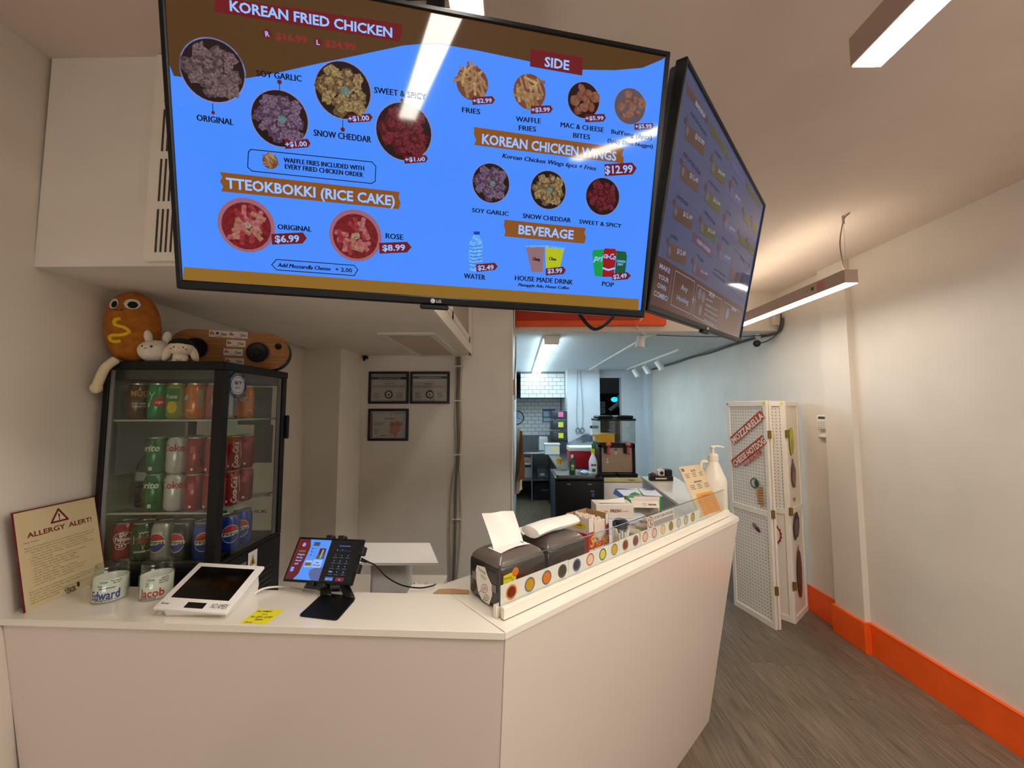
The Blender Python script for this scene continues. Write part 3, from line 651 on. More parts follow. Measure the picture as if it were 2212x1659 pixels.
Ml = Matrix.Translation((1.783-.0362, 2.16, 2.318)) @ Rz(-math.pi/2)
p = Pr(planef(Ml)); p.rect(-.085, -.025, -.02, .03, pmat(196, 140, 122), 1); p.lines(-.083, -.022, .026, -.022, 6, pmat(150, 70, 60), 2, seed=5); p.disc(-.115, .005, .011, pmat(80, 50, 40), 2); p.text('UL', -.136, -.004, .012, pmat(110, 70, 60)); p.disc(-.16, 0, .003, M_ink)
p.done('wiring_label', t)
a = at_z(1869, 148, 2.43); bar('linear_pendant_light', a.x, -.62, a.y, 2.43, 'lit linear pendant at the upper right corner, its far end square on to us', 1, (a.y-.14, -.5))
a = at_z(1009, 25, 2.43); bar('linear_pendant_light', a.x, -.38, 1.5, 2.43, 'lit linear pendant just visible above the top edge of the large menu screen', 1, (1.35, -.3))
# ---------------------------------------------------------------- menu screens
def tv_body(q, label, k):
    M = pose(q); t = thing('menu_screen', q[:3], label, 'television', rot=(Rz(q[3]) @ Matrix.Rotation(q[4], 4, 'X') @ Matrix.Rotation(q[5], 4, 'Y')))
    W, H = .48, .28
    g = G(M); bz = .010; bb = .017
    g.box(-W, W, -.004, .022, H-bz, H, M_black, bev=.002); g.box(-W, W, -.004, .022, -H, -H+bb, M_black, bev=.003)
    g.box(-W, -W+bz, -.004, .022, -H, H, M_black, bev=.002); g.box(W-bz, W, -.004, .022, -H, H, M_black, bev=.002); g.done('bezel', t)
    g = G(M); g.box(-W+.006, W-.006, .020, .038, -H+.004, H-.006, M_blackm, bev=.004); g.box(-.36, .36, .036, .075, -H+.012, .06, M_blackm, bev=.012); g.done('back_cover', t)
    g = G(M); g.box(-.03, .03, -.003, .014, -H-.010, -H, M_blackm, bev=.003); g.done('remote_sensor', t)
    return t, M
def screen_art(t, M, art, bg, pal, seed, rs=1.0):
    W, H = .470, .270; Hb = -.263
    g = G(M); g.face([(-W, .0005, Hb), (W, .0005, Hb), (W, .0005, H), (-W, .0005, H)], bg); scr = g.done('screen', t)
    p = Pr(planef(M, -.0003, .00018)); rr = random.Random(seed)
    cl = lambda u, v: (max(-W, min(W, u/1000)), max(Hb, min(H, v/1000)))
    for it in art:
        if it[0] == 'P': p.poly([cl(*q) for q in it[3]], pal[it[1]], it[2])
        elif it[0] == 'S': p.stroke([cl(*q) for q in it[4]], it[3]/1000, pal[it[1]], it[2])
        elif it[0] == 'T':
            (x0, y0), (x1, y1) = it[4], it[5]
            for q_ in ((0,) if 'b' in it[7] else (-.0005, 0, .0005)): p.text(it[3], x0/1000+q_, y0/1000, min(it[6], 30)/1000, pal[it[1]], it[2], width=math.hypot(x1-x0, y1-y0)/1000, ang=math.atan2(y1-y0, x1-x0), style=it[7])
        elif it[0] == 'C':
            u, v, r = it[3]/1000, it[4]/1000, it[5]/1000*rs
            if it[1][:2] != 'f_': p.disc(u, v, r, pal[it[1]], it[2]); continue
            p2 = Pr(planef(M, -.0003, .00018)); food(p2, it[1], u, v, r, pal, rr); p2.done('food_picture', scr)
    p.done('menu_lettering', scr)
def food(p, k, u, v, r, pal, rr):
    if k == 'f_tteok':
        p.disc(u, v, r, pal['rim'], 1, 36); p.disc(u, v-.0015, r*.86, pal['sauce'], 2, 32)
        for i in range(20):
            a = rr.random()*6.28; q = r*.62*math.sqrt(rr.random()); b = rr.random()*3.14; L, w_ = r*.27, r*.085
            cx, cy = u+q*math.cos(a), v+q*math.sin(a); ca, sa = math.cos(b), math.sin(b)
            pts = [(cx+ca*x-sa*y, cy+sa*x+ca*y) for x, y in ((-L, -w_), (L*.9, -w_), (L, 0), (L*.9, w_), (-L, w_), (-L*1.08, 0))]
            p.poly(pts, pal[rr.choice(['cake', 'cake2', 'sauce2'])], 3+(i % 4)*.5)
        p.disc(u+r*.05, v, r*.13, pal['cheese'], 6, 9); return
    if k in ('f_fries', 'f_waf'):
        p.disc(u, v-r*.05, r*.86, pal['crust'], 1, 20)
        for i in range(30 if k == 'f_fries' else 26):
            a = rr.random()*6.28; q = r*.66*math.sqrt(rr.random()); b = 1.57+rr.uniform(-1.2, 1.2) if k == 'f_fries' else 2.0+rr.uniform(-.35, .35)+(.9 if i % 3 == 0 else 0); L, w_ = r*rr.uniform(.3, .5), r*.075
            cx, cy = u+q*math.cos(a), v+q*math.sin(a); ca, sa = math.cos(b), math.sin(b)
            p.poly([(cx+ca*x-sa*y, cy+sa*x+ca*y) for x, y in ((-L, -w_), (L, -w_*.8), (L, w_*.8), (-L, w_))], pal[rr.choice(['fry', 'fry2', 'fry2', 'crust2'])], 2+(i % 7)*.4)
        return
    cols = {'f_orig': ('orig', 'orig2'), 'f_soy': ('soy', 'soy2'), 'f_snow': ('snow', 'snow2'), 'f_spicy': ('spicy', 'spicy2'), 'f_mac': ('mac', 'mac2'), 'f_bul': ('bul', 'bul2')}[k]
    p.disc(u, v, r, pal['rim2'], 1, 36); p.disc(u, v, r*.955, pal['bowl' if k != 'f_bul' else 'bulb'], 2, 32)
    n = 19 if k not in ('f_mac', 'f_bul') else 9
    for i in range(n):
        a = i*2.4; q = r*.74*math.sqrt((i+.5)/n); s = r*(.27 if n > 10 else .30)*rr.uniform(.75, 1.1); cx, cy = u+q*math.cos(a), v+q*math.sin(a); ph = rr.random()*6.28; el = rr.uniform(.65, 1)
        pts = []
        for j in range(13):
            t_ = 2*math.pi*j/13; rad = s*(1+(.16 if n > 10 else .05)*math.sin(5*t_+ph)+rr.uniform(-.1, .1)*(n > 10)); x, y = rad*math.cos(t_), rad*el*math.sin(t_)
            pts.append((cx+x*math.cos(ph)-y*math.sin(ph), cy+x*math.sin(ph)+y*math.cos(ph)))
        p.poly(pts, pal[cols[i % 2]], 3+(i*7 % 13)*.25)
        sh = [(cx+(x-cx)*.55+s*.12, cy+(y-cy)*.55+s*.14) for x, y in pts]; p.poly(sh, pal[cols[0]], 3+(i*7 % 13)*.25+.1)
    if k in ('f_soy', 'f_snow'): p.disc(u+r*.08, v-r*.02, r*.15, pal['herb'], 7, 8)
pal = dict(price=lit('s_price', (140, 36, 44)), brown=lit('s_brown', (80, 52, 24)), gold=lit('s_gold', (136, 98, 32)), dred=lit('s_dred', (104, 18, 26)), txt=lit('s_text', (150, 190, 255)), ink=lit('s_ink', (8, 12, 34)),
    orange=lit('s_orange', (132, 78, 28)), navy=lit('s_navy', (20, 60, 160)), pet=lit('s_pet', (120, 190, 255), rgb2=(70, 140, 240)), coffee=lit('s_coffee', (140, 104, 112)), yell=lit('s_yell', (176, 186, 24)),
    green=lit('s_green', (10, 150, 70)), red=lit('s_red', (150, 10, 22)), dgreen=lit('s_dgreen', (8, 84, 50)), rim=lit('s_rim', (150, 96, 112)), rim2=lit('s_rim2', (120, 130, 190)), bowl=lit('s_bowl', (30, 16, 18)), bulb=lit('s_bulb', (84, 78, 92)),
    sauce=lit('s_sauce', (128, 30, 36), rgb2=(84, 14, 22)), sauce2=lit('s_sauce2', (160, 56, 60), rgb2=(110, 30, 38)), cake=lit('s_cake', (180, 110, 108), rgb2=(130, 60, 64)), cake2=lit('s_cake2', (168, 128, 104), rgb2=(130, 70, 64)), cheese=lit('s_cheese', (170, 150, 130), rgb2=(90, 80, 70), nscale=600),
    orig=lit('s_orig', (128, 106, 106), rgb2=(62, 42, 44), nscale=220), orig2=lit('s_orig2', (98, 78, 80), rgb2=(44, 28, 30), nscale=220), soy=lit('s_soy', (132, 108, 134), rgb2=(58, 36, 52), nscale=260), soy2=lit('s_soy2', (96, 72, 98), rgb2=(42, 24, 34), nscale=260),
    snow=lit('s_snow', (166, 146, 96), rgb2=(88, 60, 42), nscale=220), snow2=lit('s_snow2', (118, 98, 62), rgb2=(62, 32, 26), nscale=220), spicy=lit('s_spicy', (126, 44, 54), rgb2=(58, 10, 18), nscale=260), spicy2=lit('s_spicy2', (92, 18, 28), rgb2=(40, 6, 12), nscale=260),
    mac=lit('s_mac', (140, 92, 72), rgb2=(110, 64, 48)), mac2=lit('s_mac2', (120, 72, 52), rgb2=(92, 50, 36)), bul=lit('s_bul', (146, 104, 84), rgb2=(110, 70, 50)), bul2=lit('s_bul2', (120, 84, 76), rgb2=(90, 54, 44)), herb=lit('s_herb', (110, 150, 140), rgb2=(60, 70, 80), nscale=700),
    fry=lit('s_fry', (188, 160, 116), rgb2=(150, 116, 76)), fry2=lit('s_fry2', (164, 130, 92), rgb2=(130, 92, 60)), crust=lit('s_crust', (110, 64, 46)), crust2=lit('s_crust2', (128, 86, 54)), cup=lit('s_cup', (120, 120, 140)), olive=lit('s_olive', (90, 96, 40)), lblue=lit('s_lb', (70, 90, 150)), purple=lit('s_pu', (100, 50, 90)), dred2=lit('s_dred2', (90, 24, 28)))
t, M = tv_body(TV1, 'large lit blue menu screen listing Korean fried chicken, sides, rice cake and beverages', 1)
bgm = lit('s_bg', (70, 138, 252)); nt = bgm.node_tree
screen_art(t, M, ART1, bgm, pal, 4)
p = Pr(planef(M, .0045, .0002)); p.disc(-.0035, -.2725, .0048, mat('logo_silver', (200, 196, 190), .4), 1); p.stroke([(-.0055, -.270), (-.0055, -.2745), (-.0035, -.2745)], .0007, M_black, 2); p.text('LG', .004, -.2755, .0062, mat('logo_silver', (200, 196, 190)), 1, style='b')
p.done('logo', t)
t, M = tv_body(TV2, 'lit menu screen at a steep angle listing hot dogs and Make Your Own Combo', 2)
k2 = .55
pal2 = {}
for k_, m_ in pal.items():
    c = {'brown': (104, 74, 66), 'olive': (92, 94, 50), 'lblue': (86, 100, 158), 'purple': (104, 66, 100), 'dred': (108, 44, 52), 'dred2': (92, 40, 36), 'txt': (176, 192, 226), 'ink': (34, 40, 66), 'cup': (120, 112, 130), 'bowl': (96, 96, 120), 'orange': (120, 74, 60), 'pet': (110, 140, 170)}.get(k_)
    if c: pal2[k_] = lit('d_'+k_, c, .42)
screen_art(t, M, ART2, lit('d_bg', (72, 88, 132), .50), pal2, 9, .45)
p = Pr(planef(M, .0045, .0002)); p.disc(-.0035, -.2725, .0048, mat('logo_silver', (200, 196, 190), .4), 1); p.text('LG', .004, -.2755, .0062, mat('logo_silver', (200, 196, 190)), 1, style='b'); p.done('logo', t)
t = thing('ceiling_mount', (-.02, .98, 2.66), 'black ceiling bracket holding up the large menu screen from behind', 'bracket')
g = G(); g.cyl((-.20, .86, 2.15), (-.20, .86, 2.655), .022, M_blackm); g.box(-.30, -.10, .80, .92, 2.655, CE, M_blackm, bev=.003); g.done('mount_pole', t)
g = G(pose(TV1)); g.box(-.15, .15, .077, .10, -.12, .16, M_blackm, bev=.003); g.done('mount_plate', t)
t = thing('ceiling_mount', (.72, 1.42, 2.66), 'black ceiling bracket holding up the angled menu screen from behind', 'bracket')
g = G(); g.cyl((.56, 1.33, 2.15), (.56, 1.33, 2.655), .022, M_blackm); g.box(.46, .66, 1.27, 1.39, 2.655, CE, M_blackm, bev=.003); g.done('mount_pole', t)
g = G(pose(TV2)); g.box(-.15, .15, .077, .10, -.12, .16, M_blackm, bev=.003); g.done('mount_plate', t)
a, b, c_, d = [at_y(x, y, .95) for x, y in ((1240, 660), (1262, 697), (1283, 713), (1325, 683))]
g = G(); g.tube([(a.x, .95, a.z), (b.x, .94, b.z), (c_.x, .94, c_.z), ((c_.x+d.x)/2+.005, .945, (c_.z+d.z)/2-.003), (d.x, .95, d.z)], .0042, M_blackm)
g.done('power_cable', loc=(a.x, .95, a.z), label='black cable looping below the large menu screen', cat='cable')
# ---------------------------------------------------------------- service counter
CZ = 1.067
cc = Vector((-.034, .964, CZ)); ev = Vector((.743, .669, 0)).normalized(); nv_ = Vector((-ev.y, ev.x, 0))
MS = Matrix(((ev.x, nv_.x, 0, cc.x), (ev.y, nv_.y, 0, cc.y), (0, 0, 1, CZ), (0, 0, 0, 1)))   # along the angled wing, inward, up
t = thing('counter_base', (0, 1.1, 0), 'white laminate service counter base with two angled panels sloping in at the foot', 'counter')
def panel(top, bot, inner, name):
    g = G(); th = .018
    a, b = Vector(top[0]), Vector(top[1]); c, d = Vector(bot[1]), Vector(bot[0]); off = Vector(inner)*th
    F = [a, b, c, d]; B_ = [p+off for p in F]
    g.face(F, M_body); g.face(B_[::-1], M_body)
    for i in range(4): g.face([F[i], F[(i+1) % 4], B_[(i+1) % 4], B_[i]], M_body)
    return g.done(name, t)
zt = CZ-.019
panel([(-1.336, 1.012, zt), (-.0365, .970, zt)], [(-1.303, 1.148, 0), (-.0805, 1.092, 0)], (.03, 1, 0), 'front_panel')
panel([(-.0335, .970, zt), (1.094, 1.987, zt)], [(-.0775, 1.092, 0), (.978, 2.12, 0)], nv_, 'side_panel')
g = G(); g.face([(1.094, 1.990, zt), (1.255, 3.18, zt), (1.16, 3.18, 0), (.980, 2.122, 0)], M_body); g.done('end_panel', t)
g = G(); g.face([(.925, 2.27, zt), (1.0, 3.17, zt), (1.0, 3.17, 0), (.925, 2.27, 0)], mat('panel_grey', (186, 188, 188), .25)); g.face([(1.0, 3.17, zt), (1.255, 3.18, zt), (1.16, 3.18, 0), (1.0, 3.17, 0)], M_body); g.done('inner_panel', t)
t = thing('worktop', (0, 1.05, CZ), 'glossy white service counter worktop with a mitred corner seam', 'worktop')
S = (-.199, 1.1555)
g = G(); g.prism([(-1.345, 1.0045), (-.0345, .964), (S[0]-.0006, S[1]), (-1.398, 1.195)], CZ-.018, CZ, M_top, bev=.0012); g.done('front_slab', t)
g = G(); g.prism([(-.0335, .9645), (1.098, 1.984), (.914, 2.257), (-.237, 1.2165), (-.33, 1.219), (-.33, 1.1595), S], CZ-.018, CZ, M_top, bev=.0012); g.done('side_slab', t)
g = G(); g.prism([(1.099, 1.985), (1.262, 3.195), (.989, 3.189), (.915, 2.2575)], CZ-.018, CZ, M_top, bev=.0012); g.done('return_slab', t)
t = thing('low_bench', (-.9, 1.6, .78), 'low white bench behind the front counter carrying the drinks fridge', 'bench')
g = G(); g.box(-1.40, -.36, 1.235, 1.98, .75, .78, M_top, bev=.002); g.done('bench_top', t)
g = G(); g.box(-1.40, -1.37, 1.24, 1.97, 0, .75, M_body); g.done('bench_side', t)
g = G(); g.box(-.40, -.37, 1.24, 1.97, 0, .75, M_body); g.done('bench_side', t)
# sneeze guard
t = thing('sneeze_guard', cc+ev*.8+nv_*.05, 'low clear glass sneeze guard held between two white rails along the angled counter', 'glass guard', rot=MS.to_3x3())
g = G(MS); g.box(.031, 1.514, .041, .053, 0, .002, M_inkg); g.box(.03, 1.515, .040, .054, .0018, .031, M_trimw, bev=.0012); g.done('front_rail', t, label='front white rail')  # grey joint strip under the rail, its shadow gap put in as colour
g = G(MS); g.box(.022, 1.515, .0618, .075, 0, .031, M_trimw, bev=.0008); g.done('back_rail', t)
g = G(MS); g.box(.030, 1.500, .0545, .0605, .0, .131, M_glass); gl = g.done('glass_panel', t)
g = G(MS)
for a in ((.030, 1.5, .1312, .1318), (.0296, .0302, .03, .1315)): g.box(a[0], a[1], .0546, .0604, a[2], a[3], mat('glass_edge', (58, 74, 66), .2))
g.done('glass_edge', gl)
# sauce cards behind the glass
sauces = [((224, 152, 30), (120, 20, 14), 'Ketchup'), ((110, 124, 112), (206, 156, 6), 'Honey Mustard'), ((100, 108, 100), (232, 122, 16), 'Cheddar'), ((70, 84, 50), (66, 38, 28), 'Soy Glaze'),
    ((110, 118, 156), (40, 42, 56), 'Black Sugar'), ((214, 92, 76), (236, 202, 172), 'Sweet Mayo'), ((92, 112, 62), (224, 202, 60), 'Garlic Mayo'), ((140, 134, 66), (226, 168, 40), 'Spicy Mayo'),
    ((206, 152, 44), (116, 44, 40), 'Sweet Chili'), ((124, 116, 124), (134, 50, 52), 'Hot Sauce'), ((206, 90, 74), (236, 192, 162), 'Chipotle'), ((204, 84, 80), (228, 198, 184), 'Ranch'),
    ((220, 172, 92), (232, 206, 172), 'Parm Powder'), ((176, 144, 50), (164, 124, 40), 'Cinnamon'), ((150, 150, 152), (216, 204, 192), 'Powder Sugar'), ((112, 118, 84), (212, 198, 166), 'Cheese Powder'), ((112, 112, 84), (210, 162, 60), 'Crushed Ramen')]
cuts = [.0325, .302, .572, .842, 1.112, 1.222]
for k in range(5):
    g = G(MS); top = .077 if k % 2 else .079
    g.box(cuts[k]+.0006, cuts[k+1]-.0006, .0608, .0613, .004, top, M_paper); cd = g.done('sauce_card', t)
    for i, (o_, q_, nm) in enumerate(sauces):
        s = .073+.0673*i
        if cuts[k] < s < cuts[k+1]:
            z = .052+.004*i/16
            p = Pr(planef(MS @ Matrix.Translation((0, .0607, 0)), .0, .00002)); p.disc(s, z, .0198, pmat(*o_), 1); p.disc(s, z, .0150, pmat(*q_), 2)
            p.stroke([(s-.014, z-.0255), (s+.014, z-.0255)], .0006, M_inkg, 2)
            p.text(nm, s, z-.035, .0055, pmat(90, 84, 80), 2, align='c', style='b'); p.done('sauce_picture', cd)
Mg = MS @ Matrix.Translation((0, .0543, 0)); p = Pr(planef(Mg, .0, .00002))
z0, z1 = .094, .124
p.rect(.752, .080, .962, .128, mat('sticker_clear', (206, 200, 190), .6), 1)
p.rect(.80, .082, .957, .103, pmat(150, 146, 140), 2)
p.ring(.776, .104, .019, .0035, pmat(150, 40, 50), 3); p.stroke([(.763, .117), (.789, .091)], .003, pmat(150, 40, 50), 3)
p.disc(.779, .114, .003, M_ink, 4); p.stroke([(.778, .110), (.774, .102), (.770, .092)], .0025, M_ink, 4); p.stroke([(.774, .102), (.780, .092)], .0025, M_ink, 4); p.stroke([(.777, .108), (.785, .110)], .002, M_ink, 4)
p.text('DO NOT LEAN ON GLASS', .802, .110, .011, pmat(60, 50, 50), 3, width=.152, style='b'); p.done('warning_sticker', gl)
# ---------------------------------------------------------------- napkin dispensers
M_smoke = mat('smoke_plastic', (46, 41, 41), .22, coat=.4); M_smoke2 = mat('smoke_lid', (104, 92, 87), .25, coat=.5)
def napkin_disp(s0, n0, lab, fold, first):
    Md = MS @ Matrix.Translation((s0, n0, 0))
    t = thing('napkin_dispenser', Md.translation, lab, 'napkin dispenser', rot=MS.to_3x3())
    g = G(Md); L, Wd = .182, .142
    g.box(0, L, 0, Wd, .004, .112, M_smoke, bev=.012, seg=3); g.done('body', t)
    g = G(Md)
    prof = [(.003, .104), (.004, .114), (.014, .126), (.03, .135), (.05, .139)]
    rows = []
    for ins, z in prof:
        P = []; x0, x1, y0, y1 = ins*1.0, L-ins*1.0, ins*.9, Wd-ins*.9; r = .012
        for cx, cy, a0 in ((x1-r, y1-r, 0), (x0+r, y1-r, 90), (x0+r, y0+r, 180), (x1-r, y0+r, 270)):
            for j in range(4): a = R_(a0+30*j); P.append((cx+r*math.cos(a), cy+r*math.sin(a), z))
        rows.append(P)
    g.grid(rows, M_smoke2, closed_u=True, cap=True); g.done('lid', t)
    g = G(Md); g.box(.05, .13, -.0008, .0, .022, .082, mat('dispenser_insert', (70, 44, 34), .3)); g.done('front_window', t)
    g = G(Md)
    if fold == 0:      # stand-up napkin leaf
        rows = []
        for i in range(9):
            v = i/8; rows.append([(.03+.115*u+.008*math.sin(v*3), .071+(.020*math.sin(v*1.6)+.030*v*(1-u*.3))-.02*(1-v)+.006*math.sin(u*7+v*3), .128+.100*v*(1-.10*u)-.012*(1-v)*abs(u-.5)) for u in [j/10 for j in range(11)]])
        g.grid(rows, M_paper)
        g.grid([[(.03+.115*u, .03+.06*v, .1365+.006*math.sin(u*3.1)) for u in (0, .25, .5, .75, 1)] for v in (0, .5, 1)], M_paper)
    else:
        rows = []
        for j in range(12):
            a = 2*math.pi*j/12; rows.append([(-.022+.20*u, .058+.040*math.cos(a)*(1-.15*u), .158+.017*math.sin(a)+.006*u+.003*math.sin(u*5)) for u in [i/6 for i in range(7)]])
        rows.append(rows[0]); g.grid(rows, M_paper); g.face([rows[j][6] for j in range(12)], M_paper); g.face([rows[j][0] for j in range(12)], M_paper)
        g.grid([[(-.03+.17*u, .08+.06*v, .146+.012*math.sin(v*3)) for u in (0, .5, 1)] for v in (0, .5, 1)], M_paper)
    g.done('napkin', t)
    return t, Md
t, Md = napkin_disp(.048, .082, 'smoky napkin dispenser nearest the counter corner with a THANK YOU sketch taped to its end', 0, True)
Me = Md @ Matrix.Translation((0, .071, 0)) @ Rz(-math.pi/2)
p = Pr(planef(Me, .0012)); pp = [(-.028, .093), (.010, .098), (.022, .080), (.040, .062), (.043, .035), (.030, .004), (-.004, .006), (-.022, .022), (-.031, .05), (-.034, .078)]
p.poly(pp, M_paper, 1); p.text('THANK', -.022, .081, .009, M_ink, 2, width=.036, ang=-.1); p.text('YOU!', -.012, .066, .009, M_ink, 2, width=.026, ang=-.1)
p.rect(-.050, .052, -.031, .072, mat('tape_clear', (120, 116, 112), .2), 1.5); p.rect(.040, .044, .060, .064, mat('tape_clear', (120, 116, 112), .2), 1.5)
for (cx, cy, L, W_, n) in ((.008, .040, .017, .0105, 4), (.017, .019, .012, .0075, 3)):
    a = .6; ca, sa = math.cos(a), math.sin(a); q = lambda x, y: (cx+ca*x-sa*y, cy+sa*x+ca*y)
    P = [q(L*math.cos(2*math.pi*i/18), W_*math.sin(2*math.pi*i/18)) for i in range(19)]; p.stroke(P, .0012, M_ink, 2)
    p.stroke([q(-L, 0), q(-L*1.9, -.001)], .0014, M_ink, 2)
    p.stroke([q(-L*.7+L*1.4*i/(2*n), W_*(.55 if i % 2 else -.55)) for i in range(2*n+1)], .0011, pmat(190, 50, 50), 3)
p.done('thank_you_note', t)
p = Pr(planef(Md, .0012)); p.poly([(.012, .040), (.058, .046), (.060, .092), (.014, .090)], M_yell, 1); p.disc(.056, .090, .012, pmat(236, 120, 10), 3)
p.text('Hotdog', .016, .078, .007, M_ink, 2, width=.022); p.stroke([(.026, .072), (.022, .062), (.030, .056), (.024, .046)], .0012, M_ink, 2); p.stroke([(.040, .082), (.046, .070), (.040, .060), (.050, .052)], .0012, M_ink, 2); p.done('yellow_note', t)
napkin_disp(.245, .088, 'second smoky napkin dispenser, behind the first, with a rolled napkin on top', 1, False)
# ---------------------------------------------------------------- things on the angled wing
def MSat(s, n, z=0, a=0): return MS @ Matrix.Translation((s, n, z)) @ Rz(a)
def wp(x, y, z=CZ): return Vector((x, y, z))
def sn(x, y): d = Vector((x, y, CZ))-cc; return d.dot(ev), d.dot(nv_)
# straw box
s, n = sn(.25, 1.42); Mb = MSat(s, n)
M_card = mat('cardboard', (172, 134, 92), .8); M_boxw = mat('box_white', (226, 214, 200), .6); M_strawred = mat('box_red', (206, 20, 18), .5)
t = thing('straw_box', Mb.translation, 'red and white cardboard box of wrapped straws with a yellow oval', 'box', rot=MS.to_3x3())
g = G(Mb); X1, Y1, Z1 = .122, .107, .143
g.box(.0, X1, 0, .002, 0, .055, M_boxw); g.box(0, .028, 0, .002, .055, Z1, M_boxw); g.box(X1-.018, X1, 0, .002, .055, Z1, M_boxw)
g.box(0, .002, 0, Y1, 0, Z1, M_boxw); g.box(X1-.002, X1, 0, Y1, 0, Z1, M_card); g.box(0, X1, Y1-.002, Y1, 0, Z1, M_card); g.box(0, X1, 0, Y1, 0, .002, M_card)
g.face([(.003, .0021, .09), (.003, .105, .09), (.003, .105, Z1), (.003, .0021, Z1)], M_card); g.done('carton', t)
p = Pr(planef(Mb, .0005)); p.rect(0, .034, X1, .055, M_strawred, 1); p.rect(0, .055, .028, .094, M_strawred, 1); p.rect(X1-.018, .055, X1, .104, M_strawred, 1)
p.text('S', .005, .042, .040, pmat(250, 190, 10), 2, style='bi'); p.text('NE', .084, .040, .024, pmat(250, 190, 10), 2, style='bi', width=.034); p.text('TO', .040, .038, .014, pmat(250, 190, 10), 2, style='b', width=.03)
p.stroke([(.02, .05), (.04, .0)], .004, pmat(150, 120, 110), 1); p.stroke([(.118, .055), (.09, .03), (.088, 0)], .002, pmat(140, 110, 60), 1); p.done('carton_print', t)
Mq = Mb @ Matrix.Translation((0, Y1/2, 0)) @ Rz(-math.pi/2); p = Pr(planef(Mq, .0005)); p.rect(-.053, .0, .053, .088, M_strawred, 1); p.disc(-.0, .114, .042, pmat(238, 206, 10), 1, ry=.012); p.text('Caroline', .0, .110, .010, pmat(170, 60, 20), 2, align='c', style='bi'); p.done('side_print', t)
M_straw = mat('wrapped_straw', (240, 224, 206), .6); rr = random.Random(11); g = G(Mb)
for i in range(14):
    for j in range(9):
        x, y = .011+.0077*i+rr.uniform(-.001, .001), .010+.0105*j; z = .118+.022*(1-abs(i-5)/9)+rr.uniform(-.006, .006)
        if j < 1 and i > 9: z -= .03
        g.cyl((x, y, .02), (x+rr.uniform(-.003, .003), y+rr.uniform(-.003, .003), z), .0034, M_straw, n=6)
for i in range(9): x = .034+.0072*i; g.cyl((x+.004, .003, .058+abs(i-4)*.004), (x, .0, .128), .0034, M_straw, n=6)
g.done('straws', t, kind='stuff')
# fork cup
t = thing('utensil_cup', wp(.375, 1.465), 'clear cup of wrapped forks with a dark lid beside the straw box', 'cup')
g = G(); g.lathe([(.029, .001), (.031, .075), (.0285, .075), (.027, .004)], (.375, 1.465, CZ), M_acryl, cap=False); g.done('cup_wall', t)
g = G(); g.lathe([(.0, .100), (.026, .100), (.028, .104), (.028, .126), (.020, .130), (0, .130)], (.375, 1.468, CZ), mat('lid_dark', (40, 40, 42), .15), cap=False); g.done('lid', t)
g = G(); rr = random.Random(5)
for i in range(16):
    a = i*.39; g.cyl((.375+.014*math.cos(a), 1.465+.014*math.sin(a), CZ+.004), (.375+.029*math.cos(a), 1.465+.027*math.sin(a), CZ+.085+rr.random()*.02), .006, M_paper, r1=.004, n=5)
g.done('wrapped_forks', t, kind='stuff')
M_beige = mat('sauce_beige', (196, 178, 138), .5)
for i, (x, y, lab) in enumerate(((.432, 1.505, 'squat clear tub of pale beige powder, nearest of three behind the guard'), (.495, 1.575, 'squat clear tub of pale beige powder, middle of three behind the guard'), (.548, 1.655, 'squat clear tub of pale beige powder, farthest of three behind the guard'))):
    t = thing('powder_tub', wp(x, y), lab, 'tub', group='tubs of pale powder behind the guard'); g = G(); g.lathe([(.0, .002), (.029, .002), (.030, .078), (.0, .078)], (x, y, CZ), M_beige, cap=False); g.done('powder', t)
    g = G(); g.lathe([(.0305, 0), (.0315, .085), (.0325, .088)], (x, y, CZ), M_acryl, cap=False); g.done('tub_wall', t)
# stacked white boxes
def carton(M, sx, sy, sz, m, name, label, cat, prints=None, group=None):
    t = thing(name, M.translation, label, cat, group=group, rot=M.to_3x3()); g = G(M); g.box(0, sx, 0, sy, 0, sz, m, bev=.0015); g.done('carton', t)
    if prints: p = Pr(planef(M, .0004)); prints(p); p.done('carton_print', t)
    return t, M
s, n = sn(.455, 1.76); Ma = Matrix.Translation((.375, 1.70, CZ)) @ Rz(.10)
carton(Ma, .20, .115, .062, mat('box_bluewhite', (216, 224, 232), .5), 'paper_box', 'flat bluish white box lying under the FRESH box', 'box', lambda p: (p.text('Pizza', .07, .038, .012, pmat(170, 80, 60), 2, style='b', width=.10), p.rect(.0, 0, .2, .012, pmat(190, 200, 214), 1)))
Mf = Matrix.Translation((.335, 1.715, CZ+.0635)) @ Rz(.03)
t, _ = carton(Mf, .165, .10, .060, M_boxw, 'tissue_box', 'white box printed Made FRESH to order with sheets poking out', 'box', lambda p: (p.text('Made', .035, .030, .006, pmat(120, 40, 40), 2), p.text('FRESH', .060, .028, .013, pmat(130, 20, 24), 2, style='bi'), p.text('to order', .113, .030, .006, pmat(120, 40, 40), 2)))
g = G(Mf); g.face([(.02, .02, .0608), (.145, .03, .0608), (.145, .06, .0608), (.03, .06, .0608)], mat('slot_shadow', (70, 56, 48), .9)); g.grid([[(.02+.12*u, .03+.03*v, .061+.018*v*u) for u in (0, .5, 1)] for v in (0, .5, 1)], M_paper); g.done('sheets', t)
Mo = Matrix.Translation((.500, 1.832, CZ)) @ Rz(-.06)
M_blue = mat('box_blue', (40, 84, 160), .5); M_green = mat('box_green', (40, 140, 60), .5)
t, _ = carton(Mo, .158, .10, .135, M_boxw, 'glove_box', 'open green, blue and white glove carton with its flap hanging forward', 'box', lambda p: (p.poly([(0, 0), (.0, .135), (.035, .135), (.012, .06), (.012, 0)], M_green, 1), p.poly([(.158, 0), (.158, .135), (.150, .135), (.147, 0)], M_green, 1), p.rect(.018, .01, .142, .118, mat('box_inside', (160, 146, 130), .7), 1)))
